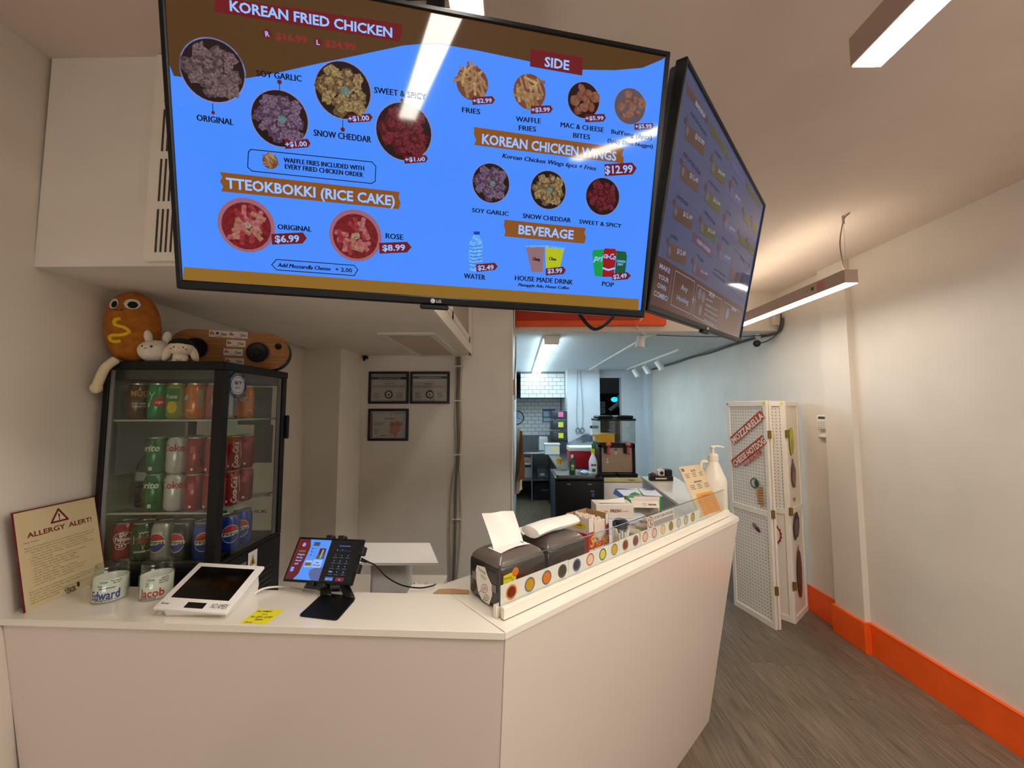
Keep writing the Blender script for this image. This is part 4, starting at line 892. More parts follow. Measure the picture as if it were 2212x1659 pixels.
g = G(Mo); g.face([(.018, -.001, .118), (.142, -.001, .118), (.138, -.038, .094), (.022, -.038, .094)], M_boxw); g.face([(.018, -.0015, .119), (.142, -.0015, .119), (.158, .0, .136), (.0, .0, .136)], M_boxw); g.done('flap', t)
p = Pr(lambda u, v, k: Mo @ Vector((u, -.0385+v*.9+.0, .0945+v*.6+.0006*k))); p.ring(.075, .016, .006, .0015, M_green, 1, ry=.008); p.text('SAFECARE', .092, .012, .009, M_ink, 1, style='b', width=.036); p.done('flap_print', t)
g = G(Mo); g.face([(-.012, .0, .137), (.07, .0, .140), (.075, .105, .152), (-.03, .10, .150)], mat('lid_white', (222, 228, 236), .4)); g.face([(.08, .0, .140), (.165, .0, .137), (.160, .10, .147), (.08, .105, .152)], mat('lid_white', (222, 228, 236), .4))
g.face([(-.032, .10, .1505), (-.012, 0, .1375), (-.022, -.012, .125), (-.05, .07, .132)], M_blue); g.face([(-.03, .101, .151), (.15, .101, .149), (.15, .085, .1485), (-.028, .085, .150)], M_blue); g.face([(.01, -.001, .141), (.072, .01, .1415), (.05, .05, .1455), (.03, .03, .144)], M_green); g.done('lid_flaps', t)
t = thing('black_dish', wp(.575, 1.72), 'shallow black dish in front of the glove carton', 'dish'); g = G(); g.lathe([(0, .003), (.030, .003), (.052, .020), (.050, .020), (.028, .006), (0, .006)], (.575, 1.725, CZ+.04), mat('black_gloss', (10, 10, 12), .1), cap=False); g.lathe([(.02, .0), (.02, .041), (0, .041)], (.575, 1.725, CZ), M_black); g.done('bowl', t)
# acrylic menu stand
c0 = at_y(1463, 1008.5, 1.98); c1 = at_y(1514, 1001.7, 2.095); wd = (c1-c0); wx = Vector((wd.x, wd.y, 0)).normalized(); up = None
H = .279; lean = math.acos(min(.99, (c0.z-CZ)/H)); Mz = Matrix(((wx.x, -wx.y, 0, 0), (wx.y, wx.x, 0, 0), (0, 0, 1, 0), (0, 0, 0, 1)))
base = Vector((c0.x, c0.y, CZ)) + Mz @ Vector((0, -H*math.sin(lean), 0))
Mm = Matrix.Translation(base) @ Mz @ Matrix.Rotation(-lean, 4, 'X')
t = thing('menu_stand', base, 'clear acrylic stand holding a cream sauce list, leaning at the far end of the counter', 'sign holder', rot=Mm.to_3x3())
g = G(Mm); g.box(0, .216, .001, .0035, 0, H, M_acryl); g.box(0, .216, -.003, -.001, 0, H, M_acryl); g.box(0, .216, -.003, .05, 0, .002, M_acryl); g.done('acrylic_sleeve', t)
g = G(Mm); g.box(.008, .208, -.0008, .0008, .003, H-.002, mat('menu_cream', (240, 214, 174), .6)); pg = g.done('menu_page', t)
p = Pr(planef(Mm, .0010)); p.rrect(.045, .012, .195, .135, .01, pmat(240, 158, 50), 1); p.text('Hot sauce guide', .12, .118, .008, pmat(190, 80, 20), 2, align='c', style='b')
p.text('SAUCE', .11, .245, .010, pmat(110, 60, 40), 2, align='c', style='b'); p.text('SEASONING', .11, .188, .009, pmat(110, 60, 40), 2, align='c', style='b'); p.text('Sik', .018, .252, .016, pmat(90, 50, 60), 2, style='b')
for i, (a, b) in enumerate(((.215, .24), (.155, .182), (.02, .105))):
    for u in (.03, .09, .15): p.lines(u, u+.042, b, a, 3 if i < 2 else 8, pmat(120, 80, 60) if i < 2 else pmat(214, 132, 50), 2, seed=i+int(u*100))
p.done('menu_print', pg)
# pump jug
t = thing('pump_jug', wp(1.025, 2.09), 'milky white pump dispenser jug behind the sauce list', 'jug')
M_milk = mat('milky_plastic', (232, 222, 204), .35); jx, jy = 1.03, 2.085
g = G(); g.lathe([(0, .001), (.058, .001), (.062, .008), (.062, .165), (.058, .18), (.024, .268), (.022, .275), (0, .275)], (jx, jy, CZ), M_milk, cap=False); g.tube([(jx-.03, jy, CZ+.262), (jx-.062, jy-.004, CZ+.262), (jx-.068, jy-.004, CZ+.22), (jx-.052, jy, CZ+.18)], .009, M_milk); g.done('jug_body', t)
g = G(); g.lathe([(.027, .268), (.027, .296), (.018, .306), (.008, .308), (.008, .335), (0, .335)], (jx, jy, CZ), M_milk, n=20); g.lathe([(.012, .333), (.014, .340), (.0, .345)], (jx, jy, CZ), M_milk); g.tube([(jx-.012, jy, CZ+.341), (jx+.03, jy, CZ+.343), (jx+.058, jy, CZ+.336)], .0055, M_milk); g.done('pump_head', t)
# tape dispenser on the return
tx, ty = 1.10, 3.03; Mt = Matrix.Translation((1.0, 2.98, CZ)) @ Rz(.0)
t = thing('tape_dispenser', Mt.translation, 'black and red desktop tape dispenser on the white return counter', 'tape dispenser')
g = G(Mt); g.box(0, .17, 0, .06, 0, .038, M_black, bev=.004); g.box(.0, .04, .002, .058, .036, .058, mat('dispenser_red', (90, 16, 20), .3), bev=.004); g.box(.11, .165, .002, .058, .036, .085, M_black, bev=.006); g.done('base', t)
g = G(Mt); g.cyl((.088, .014, .058), (.088, .046, .058), .030, mat('tape_roll', (214, 206, 190), .35), n=22); g.cyl((.088, .013, .058), (.088, .047, .058), .014, M_black, n=18); g.done('tape_roll', t)
p = Pr(planef(Mt, .0006)); p.rect(.035, .014, .12, .024, pmat(206, 190, 160), 1); p.done('label_strip', t)
# ---------------------------------------------------------------- front counter things
M = pose(SGN); HW, HH = .1125, .1376
t = thing('allergy_sign', M.translation, 'cream ALLERGY ALERT notice edged in dark red, in an acrylic stand by the left wall', 'sign', rot=M.to_3x3())
g = G(M); g.box(-HW-.004, HW+.004, -.0030, -.0012, -HH, HH+.004, M_acryl); g.box(-HW-.004, HW+.004, .0012, .0030, -HH, HH+.004, M_acryl); g.done('acrylic_sleeve', t)
g = G(); pz = M @ Vector((-HW, .002, -HH)); qz = M @ Vector((HW, .002, -HH)); g.face([pz+Vector((0, 0, .001)), qz+Vector((0, 0, .001)), Vector((qz.x-.05, qz.y, CZ+.001)), Vector((pz.x-.03, pz.y, CZ+.001))], M_acryl); g.done('stand_foot', t)
g = G(M); g.box(-HW, HW, -.0006, .0006, -HH+.002, HH, mat('sign_border', (120, 26, 30), .6)); pg = g.done('notice', t)
p = Pr(planef(M, .0008)); p.rect(-HW+.004, -HH+.006, HW-.004, HH-.004, mat('sign_cream', (232, 212, 168), .7), 1)
tr = [(-.022, .086), (.022, .086), (0, .121), (-.022, .086)]; p.poly(tr[:3], pmat(228, 214, 188), 2); p.stroke(tr, .0052, pmat(130, 24, 32), 3)
for a in tr[:3]: p.disc(a[0], a[1], .0026, pmat(130, 24, 32), 3)
p.text('!', -.0025, .091, .018, M_ink, 4, style='b')
dr = pmat(122, 24, 32); p.text('ALLERGY', -.085, .061, .014, dr, 2, style='b', width=.098); p.text('ALERT!', .022, .061, .014, dr, 2, style='b', width=.068)
ik = pmat(84, 66, 50); ir = pmat(140, 78, 52)
L = [('Dear Guests,', ik, 0, .036), ('', ik, 0, 0), ('Please be advised that if you are sensitive to these products, you', ik, 0, .188), ('please take appropriate precautions while visiting the restaurant', ik, 0, .186),
    ('\u2022 Rice Batter (All menu) - Gluten, Wheat and Yeast', ir, .01, .15), ('\u2022 Cheese Hotdogs - Dairy, Mozzarella and Cheddar', ir, .01, .156), ('\u2022 Sugar mix Cheese Hotdog - Gluten, Squash mix Powder', ir, .01, .172), ('   and Mozzarella', ir, .01, .055),
    ('\u2022 Volcano Hotdog - Jalapeno and Dairy (Cheese)', ir, .01, .146), ('\u2022 Chocolate Hotdog - Dairy and Eggs', ir, .01, .118), ('\u2022 Spicy Mayo & Sweet Mayo - Eggs', ir, .01, .112), ('\u2022 Honey Cheddar Sauce - Dairy and Eggs', ir, .01, .124), ('\u2022 Waffle Fries - Wheat', ir, .01, .07),
    ('\u2022 Mac&Cheese Bites - Milk and Wheat', ir, .01, .116), ('\u2022 Sweet & Spicy Wings - Soy, Wheat and Sesame', ir, .01, .142), ('\u2022 Snow Cheddar Wings - Milk, Soy and Wheat', ir, .01, .132), ('\u2022 Soy Garlic Wings - Soy and Wheat', ir, .01, .106), ('', ik, 0, 0),
    ('Due to the nature of allergens, cross contact may occur with', ik, -.002, .186), ('all cheese, sauces, hotdog mix, sugar, toppings and powder may be', ik, -.002, .188), ('found in other menu items.', ik, -.002, .08), ('If you have any religious restrictions, questions, or concerns,', ik, -.002, .184), ('talk to one of our staff.', ik, -.002, .07)]
for i, (s_, m_, u, wd) in enumerate(L):
    if s_: p.text(s_, -.094+u, .047-i*.0073, .0040, m_, 2, width=wd)
p.text('Chung', -.012, -.116, .008, M_ink, 3, style='bi', width=.03); p.text('Chun', -.008, -.1245, .008, M_ink, 3, style='bi', width=.026); p.rrect(.022, -.118, .030, -.104, .003, pmat(96, 34, 30), 3); p.done('notice_print', pg)
# tip jars
def jar(x, y, rot, lab, big, bm, lines_, first):
    t = thing('glass_jar', wp(x, y), lab, 'jar', rot=Rz(rot).to_3x3())
    g = G(); o = [(.034, .0), (.0385, .003), (.0395, .010), (.0395, .066), (.036, .073), (.0365, .078), (.0355, .080), (.0365, .084), (.0355, .087), (.0362, .091), (.0350, .099)]
    i_ = [(r-.0022, max(z, .004)) for r, z in o[::-1]]
    g.lathe(o+i_+[(0, .004)], (x, y, CZ), M_jarg, n=36, cap=False); g.done('jar_glass', t)
    g = G(); g.lathe([(.0366, .005), (.0366, .064)], (x, y, CZ), M_paper, n=36, cap=False); lb = g.done('paper_liner', t)
    Mj = Matrix.Translation((x, y, CZ)) @ Rz(rot); p = Pr(cylf(Mj, .0369, .0001)); p.text(big, -.010, .012, .024 if big[0] == 'E' else .022, bm, 2, width=.066 if big[0] == 'E' else .058, style='b', align='c')
    p.text('TEAM', -.022, .055, .006, pmat(70, 170, 150), 2, style='b', width=.018)
    for q in lines_: p.text(q[0], q[1], q[2], .0042, M_ink, 2, width=q[3], style='b')
    p.done('jar_writing', lb)
jar(-1.163, 1.112, R_(42), 'glass tip jar with a paper liner marked in blue marker, next to the allergy sign', 'Edward', pmat(44, 60, 160), [('"You were my', .002, .057, .024), ('life now"', .008, .051, .016), ('"hold on', -.026, .046, .018), ('tight spidermonkey"', -.022, .040, .036), ('as long as you are', -.03, .008, .05)], True)
jar(-1.046, 1.130, R_(40), 'glass tip jar with a paper liner marked in red marker, beside the payment terminal', 'Jacob', pmat(206, 50, 40), [('where the', .010, .058, .018), ('hell have you', .006, .052, .024), ('been, loca?', .006, .046, .022), ('"it\'s her,', -.024, .047, .018), ('it\'s me"', -.024, .041, .016), ('imprinted', -.03, .007, .03)], False)
# payment terminal
M = pose(TRM); HW, HH = .100, .0736
t = thing('payment_terminal', M.translation, 'white wedge-shaped payment terminal with a big blank screen, NO AMEX written on it', 'payment terminal', rot=M.to_3x3())
g = G(M); g.box(-HW, HW, 0, .009, -HH, HH, M_white, bev=.0025, seg=2); g.done('front_frame', t)
g = G(M); g.box(-.081, .081, -.0004, .001, -.040, .060, mat('blank_screen', (4, 4, 4), .08)); g.done('display', t)
g = G(Matrix.Translation(M.translation) @ Rz(TRM[3]))
pr = [(-.048, -.0545), (.074, -.0545), (.080, -.03), (.070, .024), (.058, .024), (-.056, -.034)]
rows = [[(x, y, z) for y, z in pr] for x in (-.078, .078)]; g.grid(rows, M_white, closed_u=True, smooth=False, cap=True); g.done('wedge_base', t)
p = Pr(planef(M, .0002)); p.rect(-.022, -.066, .030, -.050, mat('card_window', (10, 14, 12), .2), 1); p.done('card_window', t)
p = Pr(planef(M, .0002)); p.text('NO AMEX', .046, -.063, .014, M_ink, 2, width=.046, style='i'); p.done('handwriting', t)
p = Pr(planef(M, .0002)); p.text('clover', -.084, -.060, .0055, M_inkg, 2, width=.016, style='b'); p.disc(-.0875, -.0575, .0028, M_inkg, 2); p.disc(.080, .066, .0012, M_ink, 2); p.done('logo', t)
q = [at_z(x, y, CZ) for x, y in ((549.2, 1316.6), (604.8, 1318), (575, 1348.5), (516.7, 1347))]
ux = (q[1]-q[0]).normalized(); W_ = (q[1]-q[0]).length; H_ = (q[0]-q[3]).length; Mn = Matrix.Translation(q[3]+Vector((0, 0, .0003))) @ Rz(math.atan2(ux.y, ux.x))
t = thing('yellow_note', Mn.translation, 'yellow paper note stuck flat on the counter reading No AMEX', 'note')
g = G(Mn); g.box(0, W_, 0, H_, 0, .0002, M_yell); g.done('note_paper', t)
p = Pr(lambda u, v, k: Mn @ Vector((u, v, .0003+k*.00008)))
for s_, u, v, wd, h in (('No AMEX', .012, .80, .6, .11), ('and', .36, .62, .2, .08), ('No $50 - $100', .06, .40, .8, .12), ('Bills', .34, .24, .3, .09), ('Sorry', .10, .05, .3, .10)): p.text(s_, W_*u+.002, H_*v, H_*h, M_ink, 1, width=W_*wd, style='bi')
p.done('note_writing', t)
# tablet on stand
M = pose(TAB); HW, HH = .1127, .0626
t = thing('tablet_stand', wp(-.47, 1.09), 'black bent-metal tablet stand with clamp fingers on the counter', 'tablet stand')
b0, b1, b2 = at_z(645, 1332, CZ), at_z(728, 1342, CZ), at_z(768, 1296, CZ); b3 = b0+(b2-b1)
g = G(); P = [b0, b1, b2, b3]; r_ = .008
poly = []
for i in range(4):
    a, b, c = P[i-1], P[i], P[(i+1) % 4]; u1 = (a-b).normalized()*r_; u2 = (c-b).normalized()*r_
    poly += [(b+u1).to_2d(), (b+u1*.3+u2*.3).to_2d(), (b+u2).to_2d()]
g.prism(poly, CZ, CZ+.004, M_black, bev=.0008); g.done('base_plate', t)
tb = M.translation; back = M @ Vector((.01, .012, -.02)); ul = (b2-b3).normalized()
g = G(); mid = (b2+b3)/2; rows = []
for f in (0, .08, .5, 1):
    c = mid.lerp(back, f)+Vector((0, .012*math.sin(f*3.14), .002)); hw = (b2-b3).length/2*(1-.38*f)
    rows.append([c-ul*hw, c-ul*hw*.35, c+ul*hw*.35, c+ul*hw])
for off in (0,):
    k = g.mi(M_black)
    g.grid([r[:2] for r in rows], M_black, smooth=False); g.grid([r[2:] for r in rows], M_black, smooth=False); g.grid([rows[0][1:3], rows[1][1:3]], M_black, smooth=False); g.grid([rows[2][1:3], rows[3][1:3]], M_black, smooth=False)
o = g.done('neck', t); md = o.modifiers.new('s', 'SOLIDIFY'); md.thickness = .004
g = G(M)
for u, v, a in ((-.006, HH, 0), (.034, HH, 0), (-.018, -HH, 0), (.018, -HH-.002, 0)): g.box(u-.010, u+.012, -.006, .014, v-.004 if v > 0 else v-.008, v+.008 if v > 0 else v+.004, M_blackm, bev=.002)
for v in (.028, -.020): g.box(HW-.004, HW+.009, -.007, .014, v-.010, v+.014, M_blackm, bev=.002)
g.box(-.05, .05, .009, .020, -.03, .03, M_blackm, bev=.004); g.done('clamp_fingers', t)
t = thing('tablet', M.translation, 'black tablet with a lit rewards screen and number keypad, held by the metal stand', 'tablet', rot=M.to_3x3())
g = G(M); g.box(-HW, HW, 0, .008, -HH, HH, M_black, bev=.003, seg=2); g.done('tablet_body', t)
g = G(M); g.box(-HW+.006, HW-.006, -.0003, .0008, -HH+.005, HH-.005, lit('t_black', (6, 8, 12), 1)); sc_ = g.done('screen', t)
p = Pr(planef(M, .0004, .0001)); A, B_, C_ = lit('t_blue', (84, 146, 244), 1), lit('t_red', (96, 22, 32), 1), lit('t_white', (150, 186, 250), 1)
p.rect(-.104, -.056, .004, .056, A, 1); p.poly([(-.106, -.056), (-.080, -.056), (-.068, -.040), (-.0655, -.015), (-.062, .012), (-.060, .035), (-.068, .056), (-.106, .056)], B_, 2)
for i, (s_, wd) in enumerate((('Chungchun', .024), ('Rice Dog', .020), ('Rewards', .020), ('APP', .014))): p.text(s_, -.094, .010-i*.0085-(i == 3)*.001, .0046, C_, 3, width=wd, style='b')
p.rrect(-.094, .0185, -.070, .0245, .002, lit('t_gold', (120, 90, 34), 1), 3); p.disc(-.084, .040, .006, lit('t_lilac', (170, 150, 190), 1), 3, n=10); p.rect(-.100, -.036, -.089, -.023, lit('t_mid', (90, 120, 190), 1), 3)
for i in range(3): p.rect(-.100+.0015, -.034+i*.004, -.0905, -.032+i*.004, C_, 4)
p.rrect(-.052, .038, -.031, .049, .002, lit('t_slate', (60, 76, 90), 1), 3)
for i in range(3): p.disc(-.050, .030-i*.009, .0018, M_ink, 3); p.rect(-.046, .029-i*.009, -.034, .0305-i*.009, lit('t_mid', (90, 120, 190), 1), 3)
p.rect(-.060, -.022, -.036, -.003, C_, 3); p.rect(-.0585, -.018, -.038, -.009, lit('t_gold', (120, 90, 34), 1), 4); p.poly([(-.034, -.042), (-.02, -.056), (.004, -.056), (.004, -.02), (-.02, -.022), (-.036, -.03)], lit('t_haze', (86, 100, 150), 1), 2)
p.rrect(-.026, .006, -.004, .032, .002, lit('t_brown', (84, 36, 34), 1), 3); p.poly([(-.030, .002), (-.001, .003), (-.004, .014), (-.028, .013)], lit('t_food', (96, 80, 70), 1), 4); p.poly([(-.0175, .004), (-.012, .004), (-.010, .027), (-.0135, .029), (-.016, .027)], lit('t_mint', (130, 170, 160), 1), 5)
p.rrect(-.034, -.022, -.004, .000, .002, C_, 5); p.text('New', -.019, -.010, .004, M_ink, 6, align='c', style='b'); p.text('500 points', -.019, -.017, .004, M_ink, 6, align='c', style='b')
p.text('Enter mobile number below', .055, .040, .0036, lit('t_dimblue', (100, 130, 220), 1), 2, width=.036, align='c', style='b'); p.text('( . . . ) . . . . . . .', .056, .028, .005, C_, 2, width=.048, align='c')
for i, s_ in enumerate('123456789'):
    u, v = .033+.0205*(i % 3), .013-.0150*(i//3); p.text(s_, u, v, .0042, C_, 2, align='c'); p.rect(u-.007, v-.0046, u+.007, v-.0042, C_, 2)
p.text('Clear', .033, -.0315, .0042, C_, 2, align='c', style='b'); p.text('0', .0535, -.032, .0042, C_, 2, align='c'); p.ring(.074, -.030, .0022, .0005, C_, 2, n=10)
for u in (.033, .0535, .074): p.rect(u-.007, -.0372, u+.007, -.0368, C_, 2)
p.rrect(.022, -.054, .048, -.044, .0015, lit('t_btn', (66, 104, 170), 1), 2); p.rrect(.056, -.054, .082, -.044, .0015, lit('t_btnr', (120, 30, 52), 1), 2); p.text('Enter Tag', .035, -.051, .0036, C_, 3, align='c', style='b'); p.text('Go', .069, -.051, .0036, C_, 3, align='c', style='b')
p.done('screen_graphics', sc_)
a = M @ Vector((HW+.002, .006, .006))
g = G(); pts = [a, a+Vector((.018, .0, -.004))]+[at_y(x, y, Y) for x, y, Y in ((812, 1222, 1.20), (835, 1246, 1.19), (868, 1264, 1.18), (905, 1270, 1.165), (932, 1266, 1.175), (941, 1262, 1.20))]
g.tube(pts, .0021, M_black); g.tube([M @ Vector((HW+.002, .006, .012)), pts[1]+Vector((.008, 0, -.002)), pts[2]], .0018, M_black); g.cyl(pts[0], pts[1], .004, M_black); g.done('charging_cable', loc=pts[0], label='black charging cable curving from the tablet across the counter back', cat='cable')
g = G(); pts = [at_y(x, y, Y) for x, y, Y in ((548, 1284, 1.13), (565, 1273, 1.15), (590, 1268, 1.17), (620, 1268, 1.18), (650, 1272, 1.19), (690, 1279, 1.215), (700, 1292, 1.23))]; g.tube(pts, .0028, M_white); g.done('white_cable', loc=pts[0], label='white cable leaving the payment terminal along the counter back edge', cat='cable')
# staff side: till stand with white tilted screen back
t = thing('till_stand', (-.48, 1.45, .78), 'white till stand behind the counter, its tilted screen seen from the back', 'till')
g = G(); yk = 1.45; tl, tr_, br = Vector((-.62, 1.50, 1.0865)), Vector((-.340, 1.50, 1.088)), Vector((-.282, 1.38, 1.060)); bl = tl+(br-tr_)+Vector((-.02, 0, 0))
nn = (tr_-tl).cross(bl-tl).normalized(); nn = nn if nn.z < 0 else -nn
F = [tl, tr_, br, bl]; Bk = [v-nn*.010 for v in F]; g.face(F, mat('till_back', (118, 112, 104), .4)); g.face(Bk[::-1], M_white)
for i in range(4): g.face([F[i], F[(i+1) % 4], Bk[(i+1) % 4], Bk[i]], M_white)
g.done('screen_back', t)
g = G(); g.box(-.548, -.412, 1.44, 1.54, .86, 1.062, M_white, bev=.018, seg=3); g.box(-.56, -.40, 1.40, 1.58, .78, .87, M_white, bev=.01, seg=2); g.done('pillar', t)
t = thing('receipt_printer', (-.6, 1.35, .78), 'dark grey receipt printer tucked behind the tablet', 'printer'); g = G(Matrix.Translation((-.74, 1.34, .781)) @ Rz(.3)); g.box(0, .12, 0, .13, 0, .21, M_dgrey, bev=.006); g.box(.0, .12, -.002, .02, .17, .20, M_black); g.done('printer_body', t)
t = thing('plastic_bag', (-.30, 1.30, .78), 'crumpled clear plastic bag behind the counter', 'bag'); g = G(); g.ell((-.33, 1.33, .90), (.07, .05, .115), mat('bag_white', (214, 208, 200), .3, bump=.9, nscale=30), warp=lambda p: p*(1+.10*math.sin(9*p.x+5*p.z)+.08*math.sin(13*p.y+7*p.z))); g.done('bag_body', t)
t = thing('cardboard_piece', wp(-.2, 1.16), 'flat brown cardboard scrap lying at the counter corner beside the napkin dispenser', 'cardboard'); q = [at_z(x, y, CZ+.003) for x, y in ((936, 1281), (1014, 1282), (1014, 1275), (975, 1272), (948, 1273))]; g = G(); g.prism([(a.x, a.y) for a in q], CZ+.0003, CZ+.004, M_card); g.done('scrap', t)
# ---------------------------------------------------------------- drinks fridge
FA = R_(2.4); MF = Matrix.Translation((-1.382, 1.25, .78)) @ Rz(FA); FW, FD, FH = .394, .378, .985; GB = .318
t = thing('drinks_fridge', MF.translation, 'black countertop glass fridge full of canned drinks', 'fridge', rot=MF.to_3x3())
g = G(MF); g.box(0, FW, 0, FD, 0, GB-.012, M_black, bev=.004); g.box(0, FW, 0, FD, GB-.012, GB, M_black, bev=.002); g.done('base', t)
g = G(MF); g.box(-.002, FW+.002, -.002, FD+.004, FH-.028, FH, M_black, bev=.003); g.box(.01, FW-.01, .01, FD-.01, FH-.06, FH-.028, M_dgrey); g.done('top_panel', t)
for nm, (x0, x1, y0, y1) in (('p', (0, .018, 0, .018)), ('p', (FW-.034, FW, 0, .030)), ('p', (0, .022, FD-.022, FD)), ('p', (FW-.026, FW, FD-.028, FD))):
    g = G(MF); g.box(x0, x1, y0, y1, GB, FH-.028, M_black, bev=.002); g.done('post', t)
for x0, x1, y0, y1 in ((.018, FW-.034, .004, .007), (FW-.008, FW-.005, .030, FD-.028), (.005, .008, .018, FD-.022), (.022, FW-.026, FD-.010, FD-.007)):
    g = G(MF); g.box(x0, x1, y0, y1, GB, FH-.028, M_fglass); g.done('glass_pane', t)
g = G(MF); M_pale = mat('pale_frame', (150, 146, 150), .4)
g.box(.018, .030, .006, .012, GB, FH-.03, M_pale); g.box(FW-.010, FW-.006, FD-.055, FD-.030, GB, FH-.03, mat('dark_pale', (90, 88, 90), .4)); g.done('inner_trim', t)
g = G(MF); g.box(FW-.002, FW+.012, FD-.004, FD+.012, .70, .80, M_black, bev=.004); g.done('door_handle', t)
for z in (1.262-.78, 1.568-.78):
    g = G(MF); g.box(.02, FW-.036, .016, .022, z-.004, z+.002, mat('shelf_white', (196, 192, 184), .4)); g.box(FW-.030, FW-.024, .03, FD-.03, z-.004, z+.002, M_alu)
    for i in range(20): x = .026+i*.0166; g.box(x, x+.0025, .018, FD-.03, z-.003, z, M_alu)
    g.done('wire_shelf', t)
g = G(MF)
for i in range(22): y = .02+i*.0155; g.box(.02, FW-.03, y, y+.004, GB+.002, GB+.008, M_dgrey)
g.done('floor_grate', t)
Mside = MF @ Matrix.Translation((FW, 0, 0)) @ Rz(math.pi/2)   # right side: right = back
p = Pr(planef(Mside, -.0035)); p.disc(.075, .910, .046, pmat(30, 42, 92), 1, n=32); p.disc(.075, .910, .034, mat('sticker_white', (196, 200, 206), .5), 2, n=32); p.ring(.075, .910, .028, .0015, pmat(30, 42, 92), 3)
p.text('86\u00b0F', .075, .911, .0140, M_ink, 3, align='c', style='b'); p.text('(30\u00b0C)', .075, .897, .0075, M_ink, 3, align='c', style='b')
for s_, a0, a1, rr_, up_ in (('NOT EXCEED', -150, -30, .0425, 1), ('ENVIRONMENTAL TEMP', 160, 20, .0375, 0)):
    for i, ch in enumerate(s_):
        if ch == ' ': continue
        a = R_(a0+(a1-a0)*(i+.5)/len(s_)); p.text(ch, .075+rr_*math.cos(a), .910+rr_*math.sin(a), .0062 if up_ else .0045, mat('sticker_white', (196, 200, 206), .5), 3, ang=a+(math.pi/2 if up_ else -math.pi/2), align='c', style='b')
p.done('temperature_sticker', t)
g = G(Mside); g.box(.060, .160, -.0012, .001, .20, .272, mat('plate_grey', (120, 120, 122), .4)); g.box(.085, .150, -.002, 0, .235, .262, M_dgrey); g.done('control_plate', t)
p = Pr(planef(Mside @ Matrix.Translation((.055, 0, .012)), .0016)); p.rect(.112, .215, .165, .285, M_white, 1); p.poly([(.122, .235), (.156, .235), (.139, .272)], M_ink, 2); p.poly([(.1255, .2375), (.1525, .2375), (.139, .268)], mat('hazard_yellow', (232, 190, 20), .5), 3); p.disc(.139, .245, .005, M_ink, 4, ry=.007); p.poly([(.135, .247), (.143, .247), (.140, .262)], M_ink, 4); p.rect(.124, .222, .155, .2245, M_inkg, 3); p.done('hazard_label', t)
g = G(Mside)
for i in range(9): z = .20-i*.021; g.box(.175, .320, -.003, .002, z, z+.010, mat('vent_black', (30, 30, 31), .4), bev=.002)
g.done('side_vents', t)
Mbk = MF @ Matrix.Translation((FW, FD-.006, 0)) @ Rz(math.pi)
p = Pr(lambda u, v, k: MF @ Vector((u, FD-.011-.0002*k, v)))
p.poly([(.30, .46), (.30, .468), (.352, .468), (.352, .46)], mat('sticker_clear', (206, 200, 190), .6), 1); p.text('OMCAN', .340, .392, .013, M_ink, 2, width=-.055, style='b'); p.done('back_label', t)
# taped papers on the left pane
g = G(MF); M_gp = mat('grey_paper', (142, 146, 144), .7)
g.box(.009, .0098, .05, .33, .60, .885, M_gp); g.box(.009, .0098, .12, .30, .50, .60, M_gp); g.box(.2, .34, FD-.0125, FD-.0118, .76, .92, M_gp); g.box(.27, .35, FD-.0125, FD-.0118, .60, .76, M_gp); g.done('taped_papers', t)
# ---------------------------------------------------------------- cans
M_lidc = mat('can_lid', (190, 188, 182), .3, metal=.9)
def can_proto(kind, body, printer, bm=None, rough=.25):
    t = bpy.data.objects.new('soda_can', None); COL.objects.link(t); WM[t.name] = Matrix(); t.empty_display_size = .03; t['category'] = 'can'
    m = bm or mat('can_'+kind, body, rough, metal=.25, coat=.4)
    g = G(); g.lathe([(.0, .003), (.022, .003), (.0255, .0), (.0327, .011), (.0327, .104), (.0275, .1175)], (0, 0, 0), m, n=28, cap=False); g.done('can_body', t)
    g = G(); g.lathe([(.0275, .1172), (.0282, .1215), (.0272, .1225), (.0255, .1185), (0, .118)], (0, 0, 0), M_lidc, n=28, cap=False); g.box(-.004, .004, -.012, .004, .1185, .1195, M_lidc); g.done('can_lid', t)
    if printer: p = Pr(cylf(Matrix(), .0328, .00012)); printer(p); p.done('can_print', t)
    return t
W_ = pmat(232, 226, 214)
def roundel(p):
    p.disc(0, .060, .0275, W_, 1, strips=14, ry=.031); 
    for y0, y1, m in ((.066, .0885, pmat(196, 40, 44)), (.032, .053, pmat(26, 50, 140))):
        N = 12
        for i in range(N):
            a, b = -.026+.052*i/N, -.026+.052*(i+1)/N
            f = lambda u: .029*math.sqrt(max(0, 1-(u/.0262)**2))
            if y1 > .07: p.poly([(a, max(.066, .066+.002*math.sin(a*100))), (b, .066+.002*math.sin(b*100)), (b, max(.066, .060+f(b))), (a, max(.066, .060+f(a)))], m, 2)
            else: p.poly([(a, min(.053, .060-f(a))), (b, min(.053, .060-f(b))), (b, .053+.002*math.sin(b*100)), (a, .053+.002*math.sin(a*100))], m, 2)
    p.text('PEPSI', 0, .0548, .0088, M_ink, 3, width=.047, align='c', style='b')
def vert(p, s_, u, m, h, v0, v1): p.text(s_, u, v0, h, m, 2, width=v1-v0, ang=math.pi/2, style='bi')
K = {}
K['rootbeer'] = can_proto('rootbeer', (104, 66, 40), lambda p: (p.text('MUG', 0, .078, .020, pmat(206, 150, 50), 2, width=.046, align='c', style='b'), p.text('ROOT BEER', 0, .050, .006, W_, 2, width=.036, align='c', style='b'), p.text('RACINETTE', 0, .040, .006, W_, 2, width=.036, align='c', style='b')))
